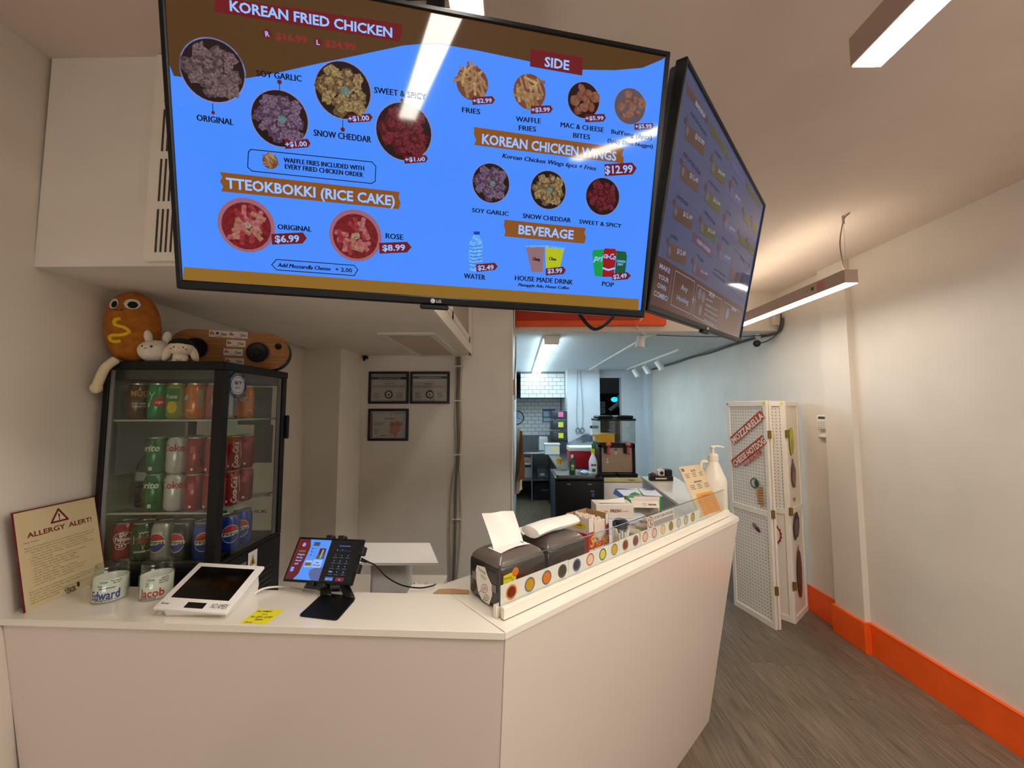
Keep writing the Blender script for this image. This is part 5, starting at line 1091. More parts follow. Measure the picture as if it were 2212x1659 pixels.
K['limeup'] = can_proto('limeup', (20, 150, 76), lambda p: (p.text('7', -.030, .042, .052, W_, 2, width=.022, style='bi'), p.disc(.004, .058, .017, pmat(206, 50, 36), 2, strips=10, ry=.017), p.text('up', .004, .054, .010, W_, 3, width=.020, align='c', style='bi')))
K['lemon'] = can_proto('lemon', (150, 160, 40), lambda p: (p.rect(-.034, .060, .014, .104, pmat(60, 130, 50), 1, nu=8), p.text('Fuze', -.008, .070, .014, W_, 3, width=.034, align='c', style='b'), p.disc(-.006, .040, .016, pmat(232, 196, 30), 2, strips=8, ry=.020), p.rect(.016, .012, .040, .100, pmat(170, 170, 110), 2, nu=5), p.lines(.018, .038, .098, .014, 16, pmat(90, 100, 60), 3, seed=2, ragged=.1)))
K['orange'] = can_proto('orange', (222, 120, 34), lambda p: (p.text('crush', -.030, .064, .022, M_ink, 2, width=.050, align='c', style='bi'), p.text('crush', -.031, .065, .021, W_, 3, width=.048, align='c', style='bi'), p.rect(.022, .040, .036, .100, pmat(150, 160, 130), 2, nu=3), p.text('orange', -.004, .028, .006, W_, 2, width=.022, align='c', style='b'), p.disc(0, .014, .005, pmat(80, 130, 60), 2, strips=5)))
K['grapefruit'] = can_proto('grapefruit', (176, 96, 84), lambda p: (p.disc(0, .06, .018, pmat(110, 90, 80), 1, strips=8, ry=.024), p.disc(0, .06, .016, pmat(176, 130, 110), 2, strips=8, ry=.022), p.text('C', 0, .048, .022, W_, 3, align='c', style='bi')))
K['limegreen'] = can_proto('limegreen', (24, 112, 62), lambda p: (p.text('Sprite', -.014, .076, .022, W_, 2, width=.070, align='c', style='bi'), p.rect(-.006, .012, .004, .024, W_, 2), p.stroke([(-.018, .066), (.022, .070)], .0012, W_, 2)))
K['diet'] = can_proto('diet', (206, 200, 192), lambda p: (p.text('Coke', -.006, .076, .024, pmat(176, 26, 34), 2, width=.064, align='c', style='b'), p.stroke([(-.03, .030), (-.01, .030), (.01, .030), (.03, .030)], .001, pmat(190, 120, 110), 2)))
K['cola'] = can_proto('cola', (160, 24, 34), lambda p: (vert(p, 'Coca-Cola', .010, W_, .020, .010, .100), p.disc(-.022, .016, .0045, W_, 2, strips=4), p.stroke([(.014, .01), (.026, .05), (.018, .1)], .003, W_, 2)))
K['zero'] = can_proto('zero', (150, 24, 34), lambda p: (vert(p, 'Coca-Cola', .016, M_ink, .018, .012, .098), p.rect(-.024, .070, -.010, .092, pmat(200, 90, 90), 2, nu=2), p.disc(-.017, .016, .0045, W_, 2, strips=4)))
K['darkred'] = can_proto('darkred', (150, 28, 40), lambda p: (p.text('Dr', 0, .078, .014, W_, 2, width=.020, align='c', style='b'), p.text('Pepper', 0, .064, .014, W_, 2, width=.044, align='c', style='b'), p.ring(0, .072, .027, .0015, W_, 2, ry=.020), p.ring(-.006, .048, .013, .0015, W_, 2, ry=.010), p.text('23', -.006, .044, .009, W_, 2, align='c', style='b')))
K['ginger'] = can_proto('ginger', (34, 66, 42), lambda p: (p.poly([(-.028, .084), (-.010, .082), (0, .086), (.010, .082), (.028, .084), (.026, .056), (.012, .042), (0, .036), (-.012, .042), (-.026, .056)], pmat(196, 176, 120), 1), p.text('CANADA', 0, .070, .008, pmat(176, 50, 40), 2, width=.050, align='c', style='b'), p.text('DRY', 0, .058, .009, pmat(176, 50, 40), 2, width=.026, align='c', style='b'), p.stroke([(-.012, .092), (-.008, .089), (-.004, .093), (0, .089), (.004, .093), (.008, .089), (.012, .092)], .0018, W_, 2), p.text('GINGER ALE', 0, .028, .006, W_, 2, width=.048, align='c', style='b')))
K['bluecola'] = can_proto('bluecola', (24, 54, 160), roundel); K['silvercola'] = can_proto('silvercola', (176, 172, 164), roundel); K['blackcola'] = can_proto('blackcola', (34, 32, 34), roundel)
used = set()
def can(k, x, y, z, rot, label, group=None):
    M = Matrix.Translation((x, y, z)) @ Rz(R_(rot))
    if k in used: r = dup(K[k], M, label, group); r['category'] = 'can'; 
    else: K[k].matrix_world = M; used.add(k); r = tag(K[k], label, None, group)
    if not group and 'group' in r: del r['group']
    return r
ZT, ZM, ZL = 1.5712, 1.2652, 1.1080
top = 'top fridge shelf'
can('rootbeer', -1.318, 1.315, ZT, 42, 'brown root beer can, first on the left of the top fridge shelf')
can('limeup', -1.247, 1.315, ZT, 34, 'bright green soda can with a red spot on the top fridge shelf')
can('lemon', -1.180, 1.312, ZT, 22, 'lemon yellow and green iced tea can on the top fridge shelf')
can('orange', -1.113, 1.312, ZT, 8, 'orange soda can right of the lemon can on the top fridge shelf')
can('grapefruit', -1.046, 1.318, ZT, 30, 'dusky pink fruit soda can behind the fridge corner post, top shelf')
can('orange', -1.042, 1.440, ZT, 75, 'orange soda can seen through the side glass, top fridge shelf')
can('orange', -1.110, 1.380, ZT, 20, 'orange soda can standing directly behind the front orange can')
for lvl, z, wd in ((0, ZM, 'lower'), (1, ZM+.1228, 'upper')):
    can('limegreen', -1.236-lvl*.004, 1.312, z, 14, wd+' of the two stacked dark green lemon-lime cans, middle shelf')
    can('diet', -1.168, 1.312, z, 24, wd+' of the two stacked silver diet cola cans, middle shelf')
    can('zero', -1.102, 1.314, z, 44, wd+' red cola can with black script, middle shelf stack')
    can('cola', -1.040, 1.316, z, 24, wd+' red cola can with white script beside the corner post, middle shelf')
    can('cola', -1.040, 1.384, z, 62, wd+' red cola can second from the front at the side glass, middle shelf')
    can('zero', -1.040, 1.452, z, 70, wd+' red cola can farthest back at the side glass, middle shelf')
    can('zero', -1.108, 1.382, z, 10, wd+' red cola can hidden behind the front row, middle shelf')
    can('diet', -1.172, 1.380, z, 10, wd+' silver can standing behind the front silver diet cola can, middle shelf')
can('darkred', -1.322, 1.300, ZL, 38, 'dark red soda can with white script, first on the fridge floor')
can('ginger', -1.258, 1.300, ZL, 42, 'dark green ginger ale can with a cream shield on the fridge floor')
can('silvercola', -1.192, 1.302, ZL, 2, 'silver can with a red, white and blue roundel, fridge floor')
can('blackcola', -1.124, 1.304, ZL, -4, 'black can with a red, white and blue roundel, fridge floor')
can('bluecola', -1.058, 1.308, ZL, 36, 'blue cola can just left of the corner post on the fridge floor')
can('bluecola', -1.036, 1.388, ZL, 48, 'blue cola can nearest the post behind the side glass')
can('bluecola', -1.040, 1.458, ZL, 30, 'blue cola can farther back behind the side glass')
gb = 'cans in the back rows of the fridge floor'
for i, k in enumerate(('darkred', 'ginger', 'silvercola', 'blackcola')):
    can(k, -1.322+.067*i, 1.370, ZL, 30, ('dark red', 'dark green', 'silver', 'black')[i]+' can lid in the second row of the fridge floor')
    can(k, -1.322+.067*i, 1.440, ZL, 30, ('dark red', 'dark green', 'silver', 'black')[i]+' can lid in the third row of the fridge floor')
t = thing('drink_bottle', (-1.312, 1.365, ZM), 'dark water bottle with a pale label at the left of the middle fridge shelf', 'bottle')
g = G(); g.lathe([(0, .001), (.036, .001), (.039, .01), (.036, .05), (.039, .085), (.0375, .09), (.0375, .125), (.039, .13), (.036, .15), (.014, .185), (.013, .20), (0, .20)], (-1.312, 1.365, ZM), mat('bottle_dark', (44, 46, 58), .15, coat=.5), cap=False); g.done('bottle_body', t)
g = G(); g.lathe([(.0382, .092), (.0382, .122)], (-1.312, 1.365, ZM), mat('bottle_label', (176, 170, 150), .6), cap=False); g.done('bottle_label', t)
g = G(); g.lathe([(.015, .198), (.015, .214), (0, .215)], (-1.312, 1.365, ZM), mat('cap_grey', (130, 126, 120), .5), cap=False); g.done('bottle_cap', t)
# ---------------------------------------------------------------- on top of the fridge
FT = .78+FH
M_plush = mat('plush_brown', (168, 98, 24), .95, noise=.22, nscale=45, bump=.8); M_must = mat('mustard_felt', (232, 190, 16), .8); M_pw = mat('plush_white', (224, 214, 198), .95, noise=.06, nscale=120, bump=.9); M_felt = mat('felt_black', (18, 16, 16), .9); M_stick = mat('plush_stick', (222, 206, 168), .9, bump=.4, nscale=60)
px_, py_ = -1.334, 1.300
Mp = Matrix.Translation((px_, py_, FT)) @ Rz(R_(30)) @ Matrix.Rotation(R_(-3), 4, 'Y')
t = thing('plush_toy', Mp.translation, 'brown corn dog plush with white eyes and a yellow mustard squiggle', 'plush toy', rot=Mp.to_3x3())
def bodyw(p):
    z = p.z; k = 1-.10*max(0, z)-.04*max(0, -z); return Vector((p.x*k, p.y*k, math.copysign(abs(z)**.72, z)))
g = G(Mp); g.ell((0, 0, .124), (.074, .056, .124), M_plush, nu=32, nv=22, warp=lambda p: bodyw(p)); g.done('plush_body', t)
def onb(x, z, extra=.001):
    zz = (z-.124)/.124; zz = max(-.97, min(.97, zz)); s = math.copysign(abs(zz)**(1/.72), zz); rr_ = math.sqrt(max(0, 1-s*s)); k = 1-.10*max(0, s)-.04*max(0, -s)
    q = x/(.074*rr_*k) if rr_ > 0 else 0; q = max(-.97, min(.97, q)); return (x, -.056*rr_*k*math.sqrt(1-q*q)-extra, z)
def onplush(u, v, k): return Mp @ Vector(onb(u, v, .0012+k*.0009))
p = Pr(onplush)
for ux_, rx in ((-.038, .014), (.010, .0215)):
    p.disc(ux_, .195, rx, mat('felt_white', (222, 218, 208), .8), 1, ry=.0185, strips=8); p.disc(ux_+.002, .192, rx*.64, M_felt, 2, ry=.0125, strips=6)
p.stroke([(-.038, .176), (-.030, .171), (-.018, .171), (-.008, .175)], .0018, M_felt, 1); p.done('plush_face', t)
g = G(Mp); pts = [onb(u, v, .0) for u, v in ((-.016, .142), (-.030, .138), (-.030, .122), (-.006, .112), (.004, .098), (-.012, .088), (-.040, .086), (-.046, .076), (-.036, .066), (-.016, .068))]; g.tube(pts, .0058, M_must, n=8); g.done('mustard_squiggle', t)
g = G(); a = Vector((-1.338, 1.245, FT+.004)); b = at_y(208, 838, 1.225); g.tube([a, a.lerp(b, .3)+Vector((-.002, -.012, 0)), a.lerp(b, .7)+Vector((-.002, -.006, 0)), b], .013, M_stick, n=12); g.ell(b, (.0155, .0155, .018), M_stick); g.done('plush_stick', t)
bx, by = -1.254, 1.298; Mb_ = Matrix.Translation((bx, by, FT)) @ Rz(R_(34))
t = thing('plush_bunny', Mb_.translation, 'round white plush bunny with two stubby ears', 'plush toy', rot=Mb_.to_3x3())
g = G(Mb_); g.ell((0, 0, .040), (.050, .046, .041), M_pw, warp=lambda p: Vector((p.x, p.y, p.z*(.92 if p.z > 0 else 1)))); g.done('bunny_body', t)
for s_, tilt in ((-1, -.22), (1, .10)): g = G(Mb_); g.ell((s_*.025, .004, .090), (.0125, .010, .023), M_pw, rot=Matrix.Rotation(tilt, 3, 'Y'), nu=14, nv=10); g.done('bunny_ear', t)
g = G(Mb_)
for x, r in ((-.030, .0032), (-.006, .0042)): g.ell((x, -math.sqrt(max(0, 1-(x/.05)**2-(.012/.041)**2))*.046, .050), (r, .0018, r*1.2), mat('bunny_eye', (84, 62, 40), .5), nu=10, nv=6)
g.tube([(-.024, -.0405, .042), (-.020, -.0425, .044), (-.016, -.0435, .0415)], .0009, mat('bunny_eye', (84, 62, 40)), n=5); g.done('bunny_face', t)
dx, dy = -1.170, 1.300; Md_ = Matrix.Translation((dx, dy, FT)) @ Rz(R_(32))
t = thing('mochi_doll', Md_.translation, 'small white doll with floppy ears, a black cap and pink cheeks', 'figurine', rot=Md_.to_3x3())
M_doll = mat('doll_cream', (228, 214, 188), .5)
g = G(Md_); g.ell((0, 0, .050), (.036, .030, .027), M_doll); g.ell((0, 0, .018), (.022, .018, .020), M_doll); g.ell((-.012, -.012, .006), (.008, .010, .007), M_doll); g.ell((.012, -.012, .006), (.008, .010, .007), M_doll)
for s_ in (-1, 1): g.ell((s_*.036, .002, .032), (.012, .012, .030), M_doll, rot=Matrix.Rotation(s_*-.28, 3, 'Y'))
g.done('doll_body', t)
g = G(Md_); g.ell((0, .005, .060), (.0365, .031, .026), M_felt, warp=lambda p: Vector((p.x, p.y, max(p.z, .10)))); g.done('doll_cap', t)
g = G(Md_)
for x in (-.014, .010): g.ell((x, -.0285, .0505), (.0022, .0012, .0026), M_ink, nu=8, nv=6)
for x in (-.022, .018): g.ell((x, -.0262, .0445), (.0040, .0018, .0022), pmat(214, 90, 100), nu=8, nv=6)
g.tube([(-.006, -.0296, .0465), (-.004, -.0298, .0478), (-.002, -.0300, .0465), (0, -.0298, .0478), (.002, -.0296, .0465)], .0005, M_ink, n=4); g.done('doll_face', t)
# wooden speaker
s0 = Vector((-1.325, 1.415, FT)); ang = R_(22); Mk = Matrix.Translation(s0) @ Rz(ang)
M_bam = mat('bamboo', (176, 122, 60), .45, rgb2=(140, 90, 40), nscale=60, stretch=(.08, 1, 3)); 
t = thing('wooden_speaker', s0, 'long rounded bamboo speaker with black cones and taped vouchers, lying on the fridge', 'speaker', rot=Mk.to_3x3())
L_, Hs = .400, .150; r_ = Hs/2; prof = []
for i in range(13): a = R_(-90+15*i); prof.append((L_-r_+r_*math.cos(a), r_+r_*math.sin(a)))
for i in range(13): a = R_(90+15*i); prof.append((r_+r_*math.cos(a), r_+r_*math.sin(a)))
g = G(Mk); g.grid([[(x, 0, z) for x, z in prof], [(x, .012, z) for x, z in prof]], M_bam, closed_u=True, smooth=False, cap=True); g.done('front_board', t)
g = G(Mk); g.grid([[(x, .012, z) for x, z in prof], [(x, .075, z) for x, z in prof]], M_blackm, closed_u=True, smooth=False, cap=True); g.done('cabinet', t)
for x, z, r in ((.290, .070, .040), (.085, .075, .040), (.362, .098, .012), (.030, .085, .012)):
    Mx = Mk @ Matrix.Translation((x, 0, z)) @ Matrix.Rotation(math.pi/2, 4, 'X'); g = G(Mx)
    g.lathe([(r*1.14, .0), (r*1.14, .0012), (r, .0012)], (0, 0, 0), mat('bamboo_ring', (132, 88, 44), .5), cap=False); g.lathe([(r, .001), (r*.92, .004), (r*.8, .002), (r*.35, -.008+.009), (r*.3, .005), (0, .006)], (0, 0, 0), M_black, n=28, cap=False); g.done('speaker_cone', t)
g = G(Mk); g.box(.172, .200, -.001, .001, .008, .024, M_black, bev=.0005); g.done('port', t)
for i, (u, v) in enumerate(((.126, .122), (.190, .122), (.184, .088), (.176, .052), (.182, .016))):
    p = Pr(planef(Mk, .001)); wv = .064
    p.rect(u, v, u+wv, v+.027, pmat(222, 208, 196), 1+i*.3)
    cx, cy = u+.010, v+.015
    for j in range(4): a = R_(110+j*34); p.stroke([(cx-.003, cy-.003), (cx+.0085*math.cos(a)+.002, cy+.0085*math.sin(a))], .0022, pmat(160, 36, 40), 3)
    p.disc(cx+.003, cy-.001, .0035, pmat(160, 36, 40), 3, n=10)
    if i == 0: p.disc(u+.027, v+.016, .0055, pmat(26, 34, 66), 3, n=5)
    p.text('Chun', u+.038, v+.009, .010, M_ink, 3, width=.020, style='bi'); p.rect(u+.02, v+.003, u+.044, v+.0045, pmat(170, 70, 70), 3); p.done('voucher', t)
# ---------------------------------------------------------------- alcove wall
M_fr = mat('frame_black', (12, 11, 12), .4); M_cert = mat('certificate_paper', (190, 180, 176), .6)
def cert(x0, z0, x1, z1, lab, k):
    Mc = Matrix.Translation((x0, 2.903, z1)); w_, h_ = x1-x0, z0-z1
    t = thing('framed_certificate', (x0, 2.9, z1), lab, 'certificate')
    g = G(Mc); b = .018
    for a in ((0, w_, 0, b), (0, w_, h_-b, h_), (0, b, b, h_-b), (w_-b, w_, b, h_-b)): g.box(a[0], a[1], -.018, 0, a[2], a[3], M_fr, bev=.0015)
    g.done('frame', t)
    g = G(Mc); g.box(b, w_-b, -.006, -.002, b, h_-b, M_cert); pg = g.done('certificate_page', t)
    p = Pr(planef(Mc, .0062)); cx = w_/2; bar_ = pmat(50, 40, 52); tx = pmat(90, 70, 76); rd = pmat(150, 40, 44)
    if k < 2:
        yb = h_-.052 if k == 0 else h_-.046
        if k == 0: p.rect(b+.003, h_-.036, w_-b-.003, h_-.022, pmat(150, 140, 136), 1)
        p.rect(b+.001, yb-.008, w_-b-.001, yb+.012, bar_, 1); p.text('FOOD HANDLER CERTIFI'+('CATION' if k == 0 else 'CATE'), cx, yb-.002, .008, pmat(190, 180, 184), 2, width=.17, align='c', style='b')
        p.text('This certifies that', cx, h_-.078, .0055, tx, 2, align='c'); p.text('Yinping Wu' if k == 0 else 'Santosh Kumar', cx, h_-.095, .009, tx, 2, width=.075, align='c', style='b')
        p.lines(b+.012, w_-b-.012, h_-.104, h_-.122, 2, tx, 2, seed=3+k, ragged=.05)
        p.ring(cx, .070, .026, .008, pmat(130, 118, 124), 2); p.ring(cx, .070, .031, .001, tx, 2); p.disc(cx, .068, .008, rd, 3, n=5); p.text('Valid', cx, .105, .005, tx, 2, align='c')
        for u in (b+.02, w_-b-.075): p.lines(u, u+.05, .085, .040, 5, tx, 2, seed=int(u*99), ragged=.3)
        p.rect(b+.003, b+.006, w_-b-.003, b+.008, tx, 2)
    else:
        p.rect(b+.003, b+.008, b+.014, h_-b-.008, pmat(130, 50, 40), 1); p.text('Certificate of Achievement', .050, h_-.036, .005, tx, 2, width=.075, style='b'); p.text('Certificat de r\u00e9ussite', w_-.122, h_-.036, .005, tx, 2, width=.09, style='b'); p.text('Bijan Rahimi', cx+.012, h_-.078, .010, tx, 2, width=.08, align='c', style='b')
        mp = [(.0, .0), (.02, .03), (.005, .05), (.02, .055), (.03, .09), (.045, .06), (.06, .085), (.075, .095), (.095, .05), (.085, .03), (.10, .02), (.075, .0), (.06, -.035), (.05, -.03), (.03, -.012)]
        p.poly([(w_-.155+x, .062+y) for x, y in mp], pmat(196, 134, 124), 1)
        p.lines(b+.025, b+.125, h_-.098, h_-.128, 4, tx, 2, seed=9); p.lines(w_-.14, w_-.03, h_-.098, h_-.128, 4, rd, 2, seed=8); p.lines(b+.025, b+.065, .09, .05, 4, tx, 2, seed=7); p.disc(b+.086, .040, .006, M_ink, 2, n=4); p.text('SiOC', b+.095, .037, .007, M_ink, 2, style='b', width=.03)
    p.done('certificate_print', pg)
    g = G(Mc); g.box(b, w_-b, -.010, -.009, b, h_-b, M_glass); g.done('glazing', t)
cert(-1.140, 1.896, -.834, 1.652, 'black framed food handler certificate, left of the upper pair, with a grey top band', 0)
cert(-.824, 1.895, -.524, 1.652, 'black framed food handler certificate on the right of the upper pair', 1)
cert(-1.137, 1.614, -.832, 1.374, 'black framed certificate with a reddish map, hung below the pair', 2)
t = thing('corner_sensor', (-1.165, 2.88, 2.0), 'tiny black sensor in the top corner of the alcove', 'sensor'); g = G(); g.box(-1.185, -1.150, 2.87, 2.90, 1.992, 2.015, M_black, bev=.004); g.cyl((-1.168, 2.872, 1.99), (-1.168, 2.86, 1.98), .008, M_black); g.done('sensor_body', t)
t = thing('wall_pipes', (-.45, 2.88, 1.0), 'bundle of thin painted pipes and cables running down the alcove wall', 'pipes')
for i, (x, r, m) in enumerate(((-.478, .006, mat('pipe_beige', (170, 156, 140), .5)), (-.458, .010, mat('pipe_grey', (112, 104, 96), .5)), (-.438, .007, mat('pipe_pale', (190, 176, 158), .5)))):
    g = G(); z = 2.01; pts = [(x, 2.89, 2.01)]+[(x+.004*math.sin(k*1.7+i), 2.888, 2.01-k*.16) for k in range(1, 6)]+[(x-.01+.012*(i-1), 2.886, 1.05), (x-.03+.02*i, 2.88, .72), (x-.02, 2.88, .3)]; g.tube(pts, r, m, n=8); g.done('pipe', t)
for z in (1.93, 1.67, 1.27, .80): g = G(); g.box(-.492, -.425, 2.872, 2.902, z, z+.008, M_white); g.done('pipe_strap', t)
# ---------------------------------------------------------------- folding screen
M_fs = mat('screen_white', (232, 222, 206), .5, noise=.03, nscale=8)
def pegmat(name, base):
    m = bpy.data.materials.new(name); m.use_nodes = True; nt = m.node_tree; b = nt.nodes['Principled BSDF']; b.inputs['Roughness'].default_value = .6
    tc = nt.nodes.new('ShaderNodeTexCoord'); mp = nt.nodes.new('ShaderNodeMapping'); sx = nt.nodes.new('ShaderNodeSeparateXYZ'); mp.inputs['Scale'].default_value = (1/.0254,)*3
    nt.links.new(tc.outputs['Object'], mp.inputs[0]); nt.links.new(mp.outputs[0], sx.inputs[0])
    def mth(op, a, b_=None):
        n = nt.nodes.new('ShaderNodeMath'); n.operation = op; nt.links.new(a, n.inputs[0])
        if b_ is not None:
            if isinstance(b_, (int, float)): n.inputs[1].default_value = b_
            else: nt.links.new(b_, n.inputs[1])
        return n.outputs[0]
    def cell(o): return mth('POWER', mth('SUBTRACT', mth('FRACT', o), .5), 2)
    d = mth('SQRT', mth('ADD', cell(sx.outputs[0]), cell(sx.outputs[2]))); hole = mth('LESS_THAN', d, .15)
    mx = nt.nodes.new('ShaderNodeMix'); mx.data_type = 'RGBA'; mx.inputs[6].default_value = (*lin(base), 1); mx.inputs[7].default_value = (*lin((112, 98, 84)), 1)
    nt.links.new(hole, mx.inputs[0]); nt.links.new(mx.outputs[2], b.inputs['Base Color']); return m
M_peg = pegmat('pegboard', (226, 218, 206))
M_plain = mat('screen_panel', (230, 218, 200), .5)
t = thing('folding_screen', (1.95, 3.0, 0), 'white folding pegboard screen with MOZZARELLA CHEESE HOTDOG lettering', 'folding screen')
def leaf(a, b, name, pegt, side=1):
    a, b = Vector((*a, 0)), Vector((*b, 0)); d = b-a; W_ = d.length; Ml = Matrix.Translation(a) @ Rz(math.atan2(d.y, d.x)); H_ = 1.675; s = .030; th = .022
    root = G(Ml)
    for q in ((0, s, .0, H_), (W_-s, W_, 0, H_), (s, W_-s, 0, .045), (s, W_-s, H_-.04, H_), (s, W_-s, .800, .845)): root.box(q[0], q[1], 0, th, q[2], q[3], M_fs, bev=.0015)
    fr = root.done(name, t)
    me = G(); me.box(s, W_-s, .008, .014, .045, .80, M_peg if pegt in (1, 3) else M_plain); me.box(s, W_-s, .008, .014, .845, H_-.04, M_peg if pegt in (1, 2) else M_plain)
    o = me.done('pegboard_panel'); o.parent = t; o.matrix_local = WM[t.name].inverted() @ Ml; return Ml, W_
P1a, P1b = (1.775, 3.33), (1.872, 2.958)
Ml1, W1 = leaf(P1a, P1b, 'screen_leaf', 1)
Ml1b, _ = leaf((1.800, 3.335), (1.899, 2.962), 'screen_leaf', 1)
Ml2, W2 = leaf((1.800, 3.345), (2.068, 3.045), 'screen_leaf', 2)
Ml3, W3 = leaf((2.074, 3.040), (2.328, 3.255), 'screen_leaf', 0)
brass = mat('brass_hinge', (136, 112, 44), .4, metal=.6)
for z in (.28, .83, 1.42):
    g = G(); g.box(1.876, 1.900, 2.948, 2.958, z-.030, z+.030, brass); g.done('hinge', t); g = G(); g.box(2.064, 2.088, 3.029, 3.040, z-.030, z+.030, brass); g.done('hinge', t)
RD = pmat(176, 72, 44); DW = pmat(238, 226, 216)
def slab(p, a, b, h, m, k):
    (x0, y0), (x1, y1) = a, b; L = math.hypot(x1-x0, y1-y0); nx, ny = -(y1-y0)/L*h/2, (x1-x0)/L*h/2; p.poly([(x0+nx, y0+ny), (x0-nx, y0-ny), (x1-nx, y1-ny), (x1+nx, y1+ny)], m, k)
def blobp(p, cx, cy, rx, ry, ang, m, k, n=16, wob=.12, seed=1):
    r_ = random.Random(seed); ca, sa = math.cos(ang), math.sin(ang); P = []
    for i in range(n):
        a = 2*math.pi*i/n; s = 1+r_.uniform(-wob, wob); x, y = rx*s*math.cos(a), ry*s*math.sin(a); P.append((cx+ca*x-sa*y, cy+sa*x+ca*y))
    p.poly(P, m, k)
def decal(Ml, fn): p = Pr(planef(Ml, .0012)); fn(p); p.done('decal', t)
def word(a, b, h, tx, th_, wd, fx=.022, fy=.018, st='b'):
    def fn(p): slab(p, a, b, h, RD, 1); p.text(tx, a[0]+fx, a[1]-fy, th_, DW, 2, width=wd, ang=math.atan2(b[1]-a[1], b[0]-a[0]), style=st)
    return fn
decal(Ml1, word((.045, 1.345), (.355, 1.575), .070, 'MOZZARELLA', .050, .375)); decal(Ml1, word((.048, 1.155), (.362, 1.385), .070, 'CHEESE HOTDOG', .048, .378))
decal(Ml1, word((.150, 1.170), (.320, 1.290), .044, '\ubaa8\uc9dc\ub810\ub77c \uce58\uc988 \ud56b\ub3c4\uadf8', .024, .19, .012, .014, ''))
def f1(p):
    blobp(p, .300, .945, .030, .085, .18, pmat(196, 150, 96), 1, wob=.04)
    for i in range(7): p.stroke([(.275+i*.003, .885+i*.020), (.328, .893+i*.020)], .005, pmat(90, 56, 36), 2)
    blobp(p, .272, 1.035, .018, .030, .1, pmat(36, 84, 40), 2, wob=.05); p.ring(.255, 1.035, .036, .010, pmat(90, 90, 90), 1, n=9)
decal(Ml1, f1)
decal(Ml1, lambda p: (blobp(p, .245, .70, .030, .020, -.5, pmat(150, 110, 106), 1, seed=4), blobp(p, .265, .683, .024, .015, -.5, pmat(90, 50, 60), 2, seed=5)))
decal(Ml1, lambda p: p.disc(.012, 1.655, .010, pmat(220, 100, 50), 1, n=8)); decal(Ml1, lambda p: p.disc(W1-.012, 1.655, .011, pmat(226, 206, 40), 1, n=8))
decal(Ml2, lambda p: (p.disc(W2-.195, 1.375, .125, pmat(214, 190, 160), 1, ry=.135), p.disc(W2-.195, 1.375, .108, pmat(236, 222, 206), 2, ry=.118), blobp(p, W2-.185, 1.42, .07, .055, .4, pmat(232, 130, 36), 3, seed=2), blobp(p, W2-.20, 1.33, .05, .05, .4, pmat(110, 50, 36), 3, seed=3), blobp(p, W2-.120, 1.365, .042, .056, .3, pmat(206, 206, 90), 4, wob=.03), blobp(p, W2-.120, 1.365, .032, .044, .3, pmat(178, 184, 60), 5, wob=.03)))
def f2(p):
    P = []; cx, cy = W2-.145, .635
    for i in range(40): a = 2*math.pi*i/40; r = .086 if i % 2 == 0 else .094; P.append((cx+r*math.cos(a), cy+r*1.05*math.sin(a)))
    p.poly(P, pmat(140, 36, 32), 1); p.disc(cx, cy, .078, pmat(232, 220, 206), 2, ry=.082); p.stroke([(cx-.02, cy+.045), (cx+.01, cy+.05), (cx+.02, cy+.02), (cx+.045, cy+.01), (cx+.03, cy-.02), (cx-.03, cy-.02), (cx-.045, cy+.0), (cx-.02, cy+.005), (cx-.02, cy+.045)], .004, M_ink, 3); p.text('chicken ONLY', cx, cy-.048, .014, M_ink, 3, width=.11, align='c', style='b')
decal(Ml2, f2); decal(Ml2, lambda p: p.disc(W2-.016, 1.655, .011, pmat(226, 206, 40), 1, n=8))
decal(Ml3, lambda p: (blobp(p, .115, 1.36, .055, .115, 0, pmat(196, 190, 60), 1, seed=6, wob=.06), blobp(p, .115, 1.32, .038, .06, 0, pmat(166, 160, 44), 2, seed=7)))
decal(Ml3, lambda p: (blobp(p, .125, 1.09, .052, .10, 0, pmat(122, 84, 70), 1, seed=8), p.rect(.105, 1.17, .13, 1.22, pmat(70, 60, 60), 1), blobp(p, .125, 1.07, .03, .05, 0, pmat(150, 110, 96), 2, seed=9)))
decal(Ml3, lambda p: blobp(p, .12, .905, .02, .018, 0, pmat(190, 120, 110), 1, n=7))
decal(Ml3, lambda p: (blobp(p, .130, .70, .072, .10, -.3, pmat(70, 52, 58), 1, seed=10), blobp(p, .135, .69, .05, .07, -.3, pmat(120, 90, 96), 2, seed=12)))
decal(Ml3, lambda p: (blobp(p, .150, .33, .060, .185, 0, pmat(104, 50, 40), 1, seed=11, wob=.05), p.poly([(.13, .50), (.16, .52), (.15, .56)], pmat(104, 50, 40), 1)))
# ---------------------------------------------------------------- right wall fittings
Mw = Matrix.Translation((2.3495, 2.97, 1.50)) @ Rz(-math.pi/2)
t = thing('alarm_keypad', Mw.translation, 'small white alarm keypad with a dark display on the right wall', 'keypad')
yk0 = at_x(1771, 930, 2.349); yk1 = at_x(1796, 930, 2.349); wk = abs(yk0.y-yk1.y)
Mw = Matrix.Translation((2.3495, yk0.y, 0)) @ Rz(-math.pi/2); z1_ = at_x(1783, 897, 2.349).z; z0_ = at_x(1783, 927, 2.349).z
g = G(Mw); g.box(0, wk, -.022, 0, z0_, z1_, M_white, bev=.006, seg=2); g.done('keypad_body', t)
p = Pr(planef(Mw, .0222)); p.rect(wk*.15, z1_-.030, wk*.9, z1_-.010, mat('lcd', (70, 78, 74), .3), 1)
for i in range(4):
    for j in range(4): p.rect(wk*(.14+.2*i), z0_+.010+.014*j, wk*(.28+.2*i), z0_+.019+.014*j, mat('keys', (190, 186, 176), .6), 1)
p.done('keys', t)
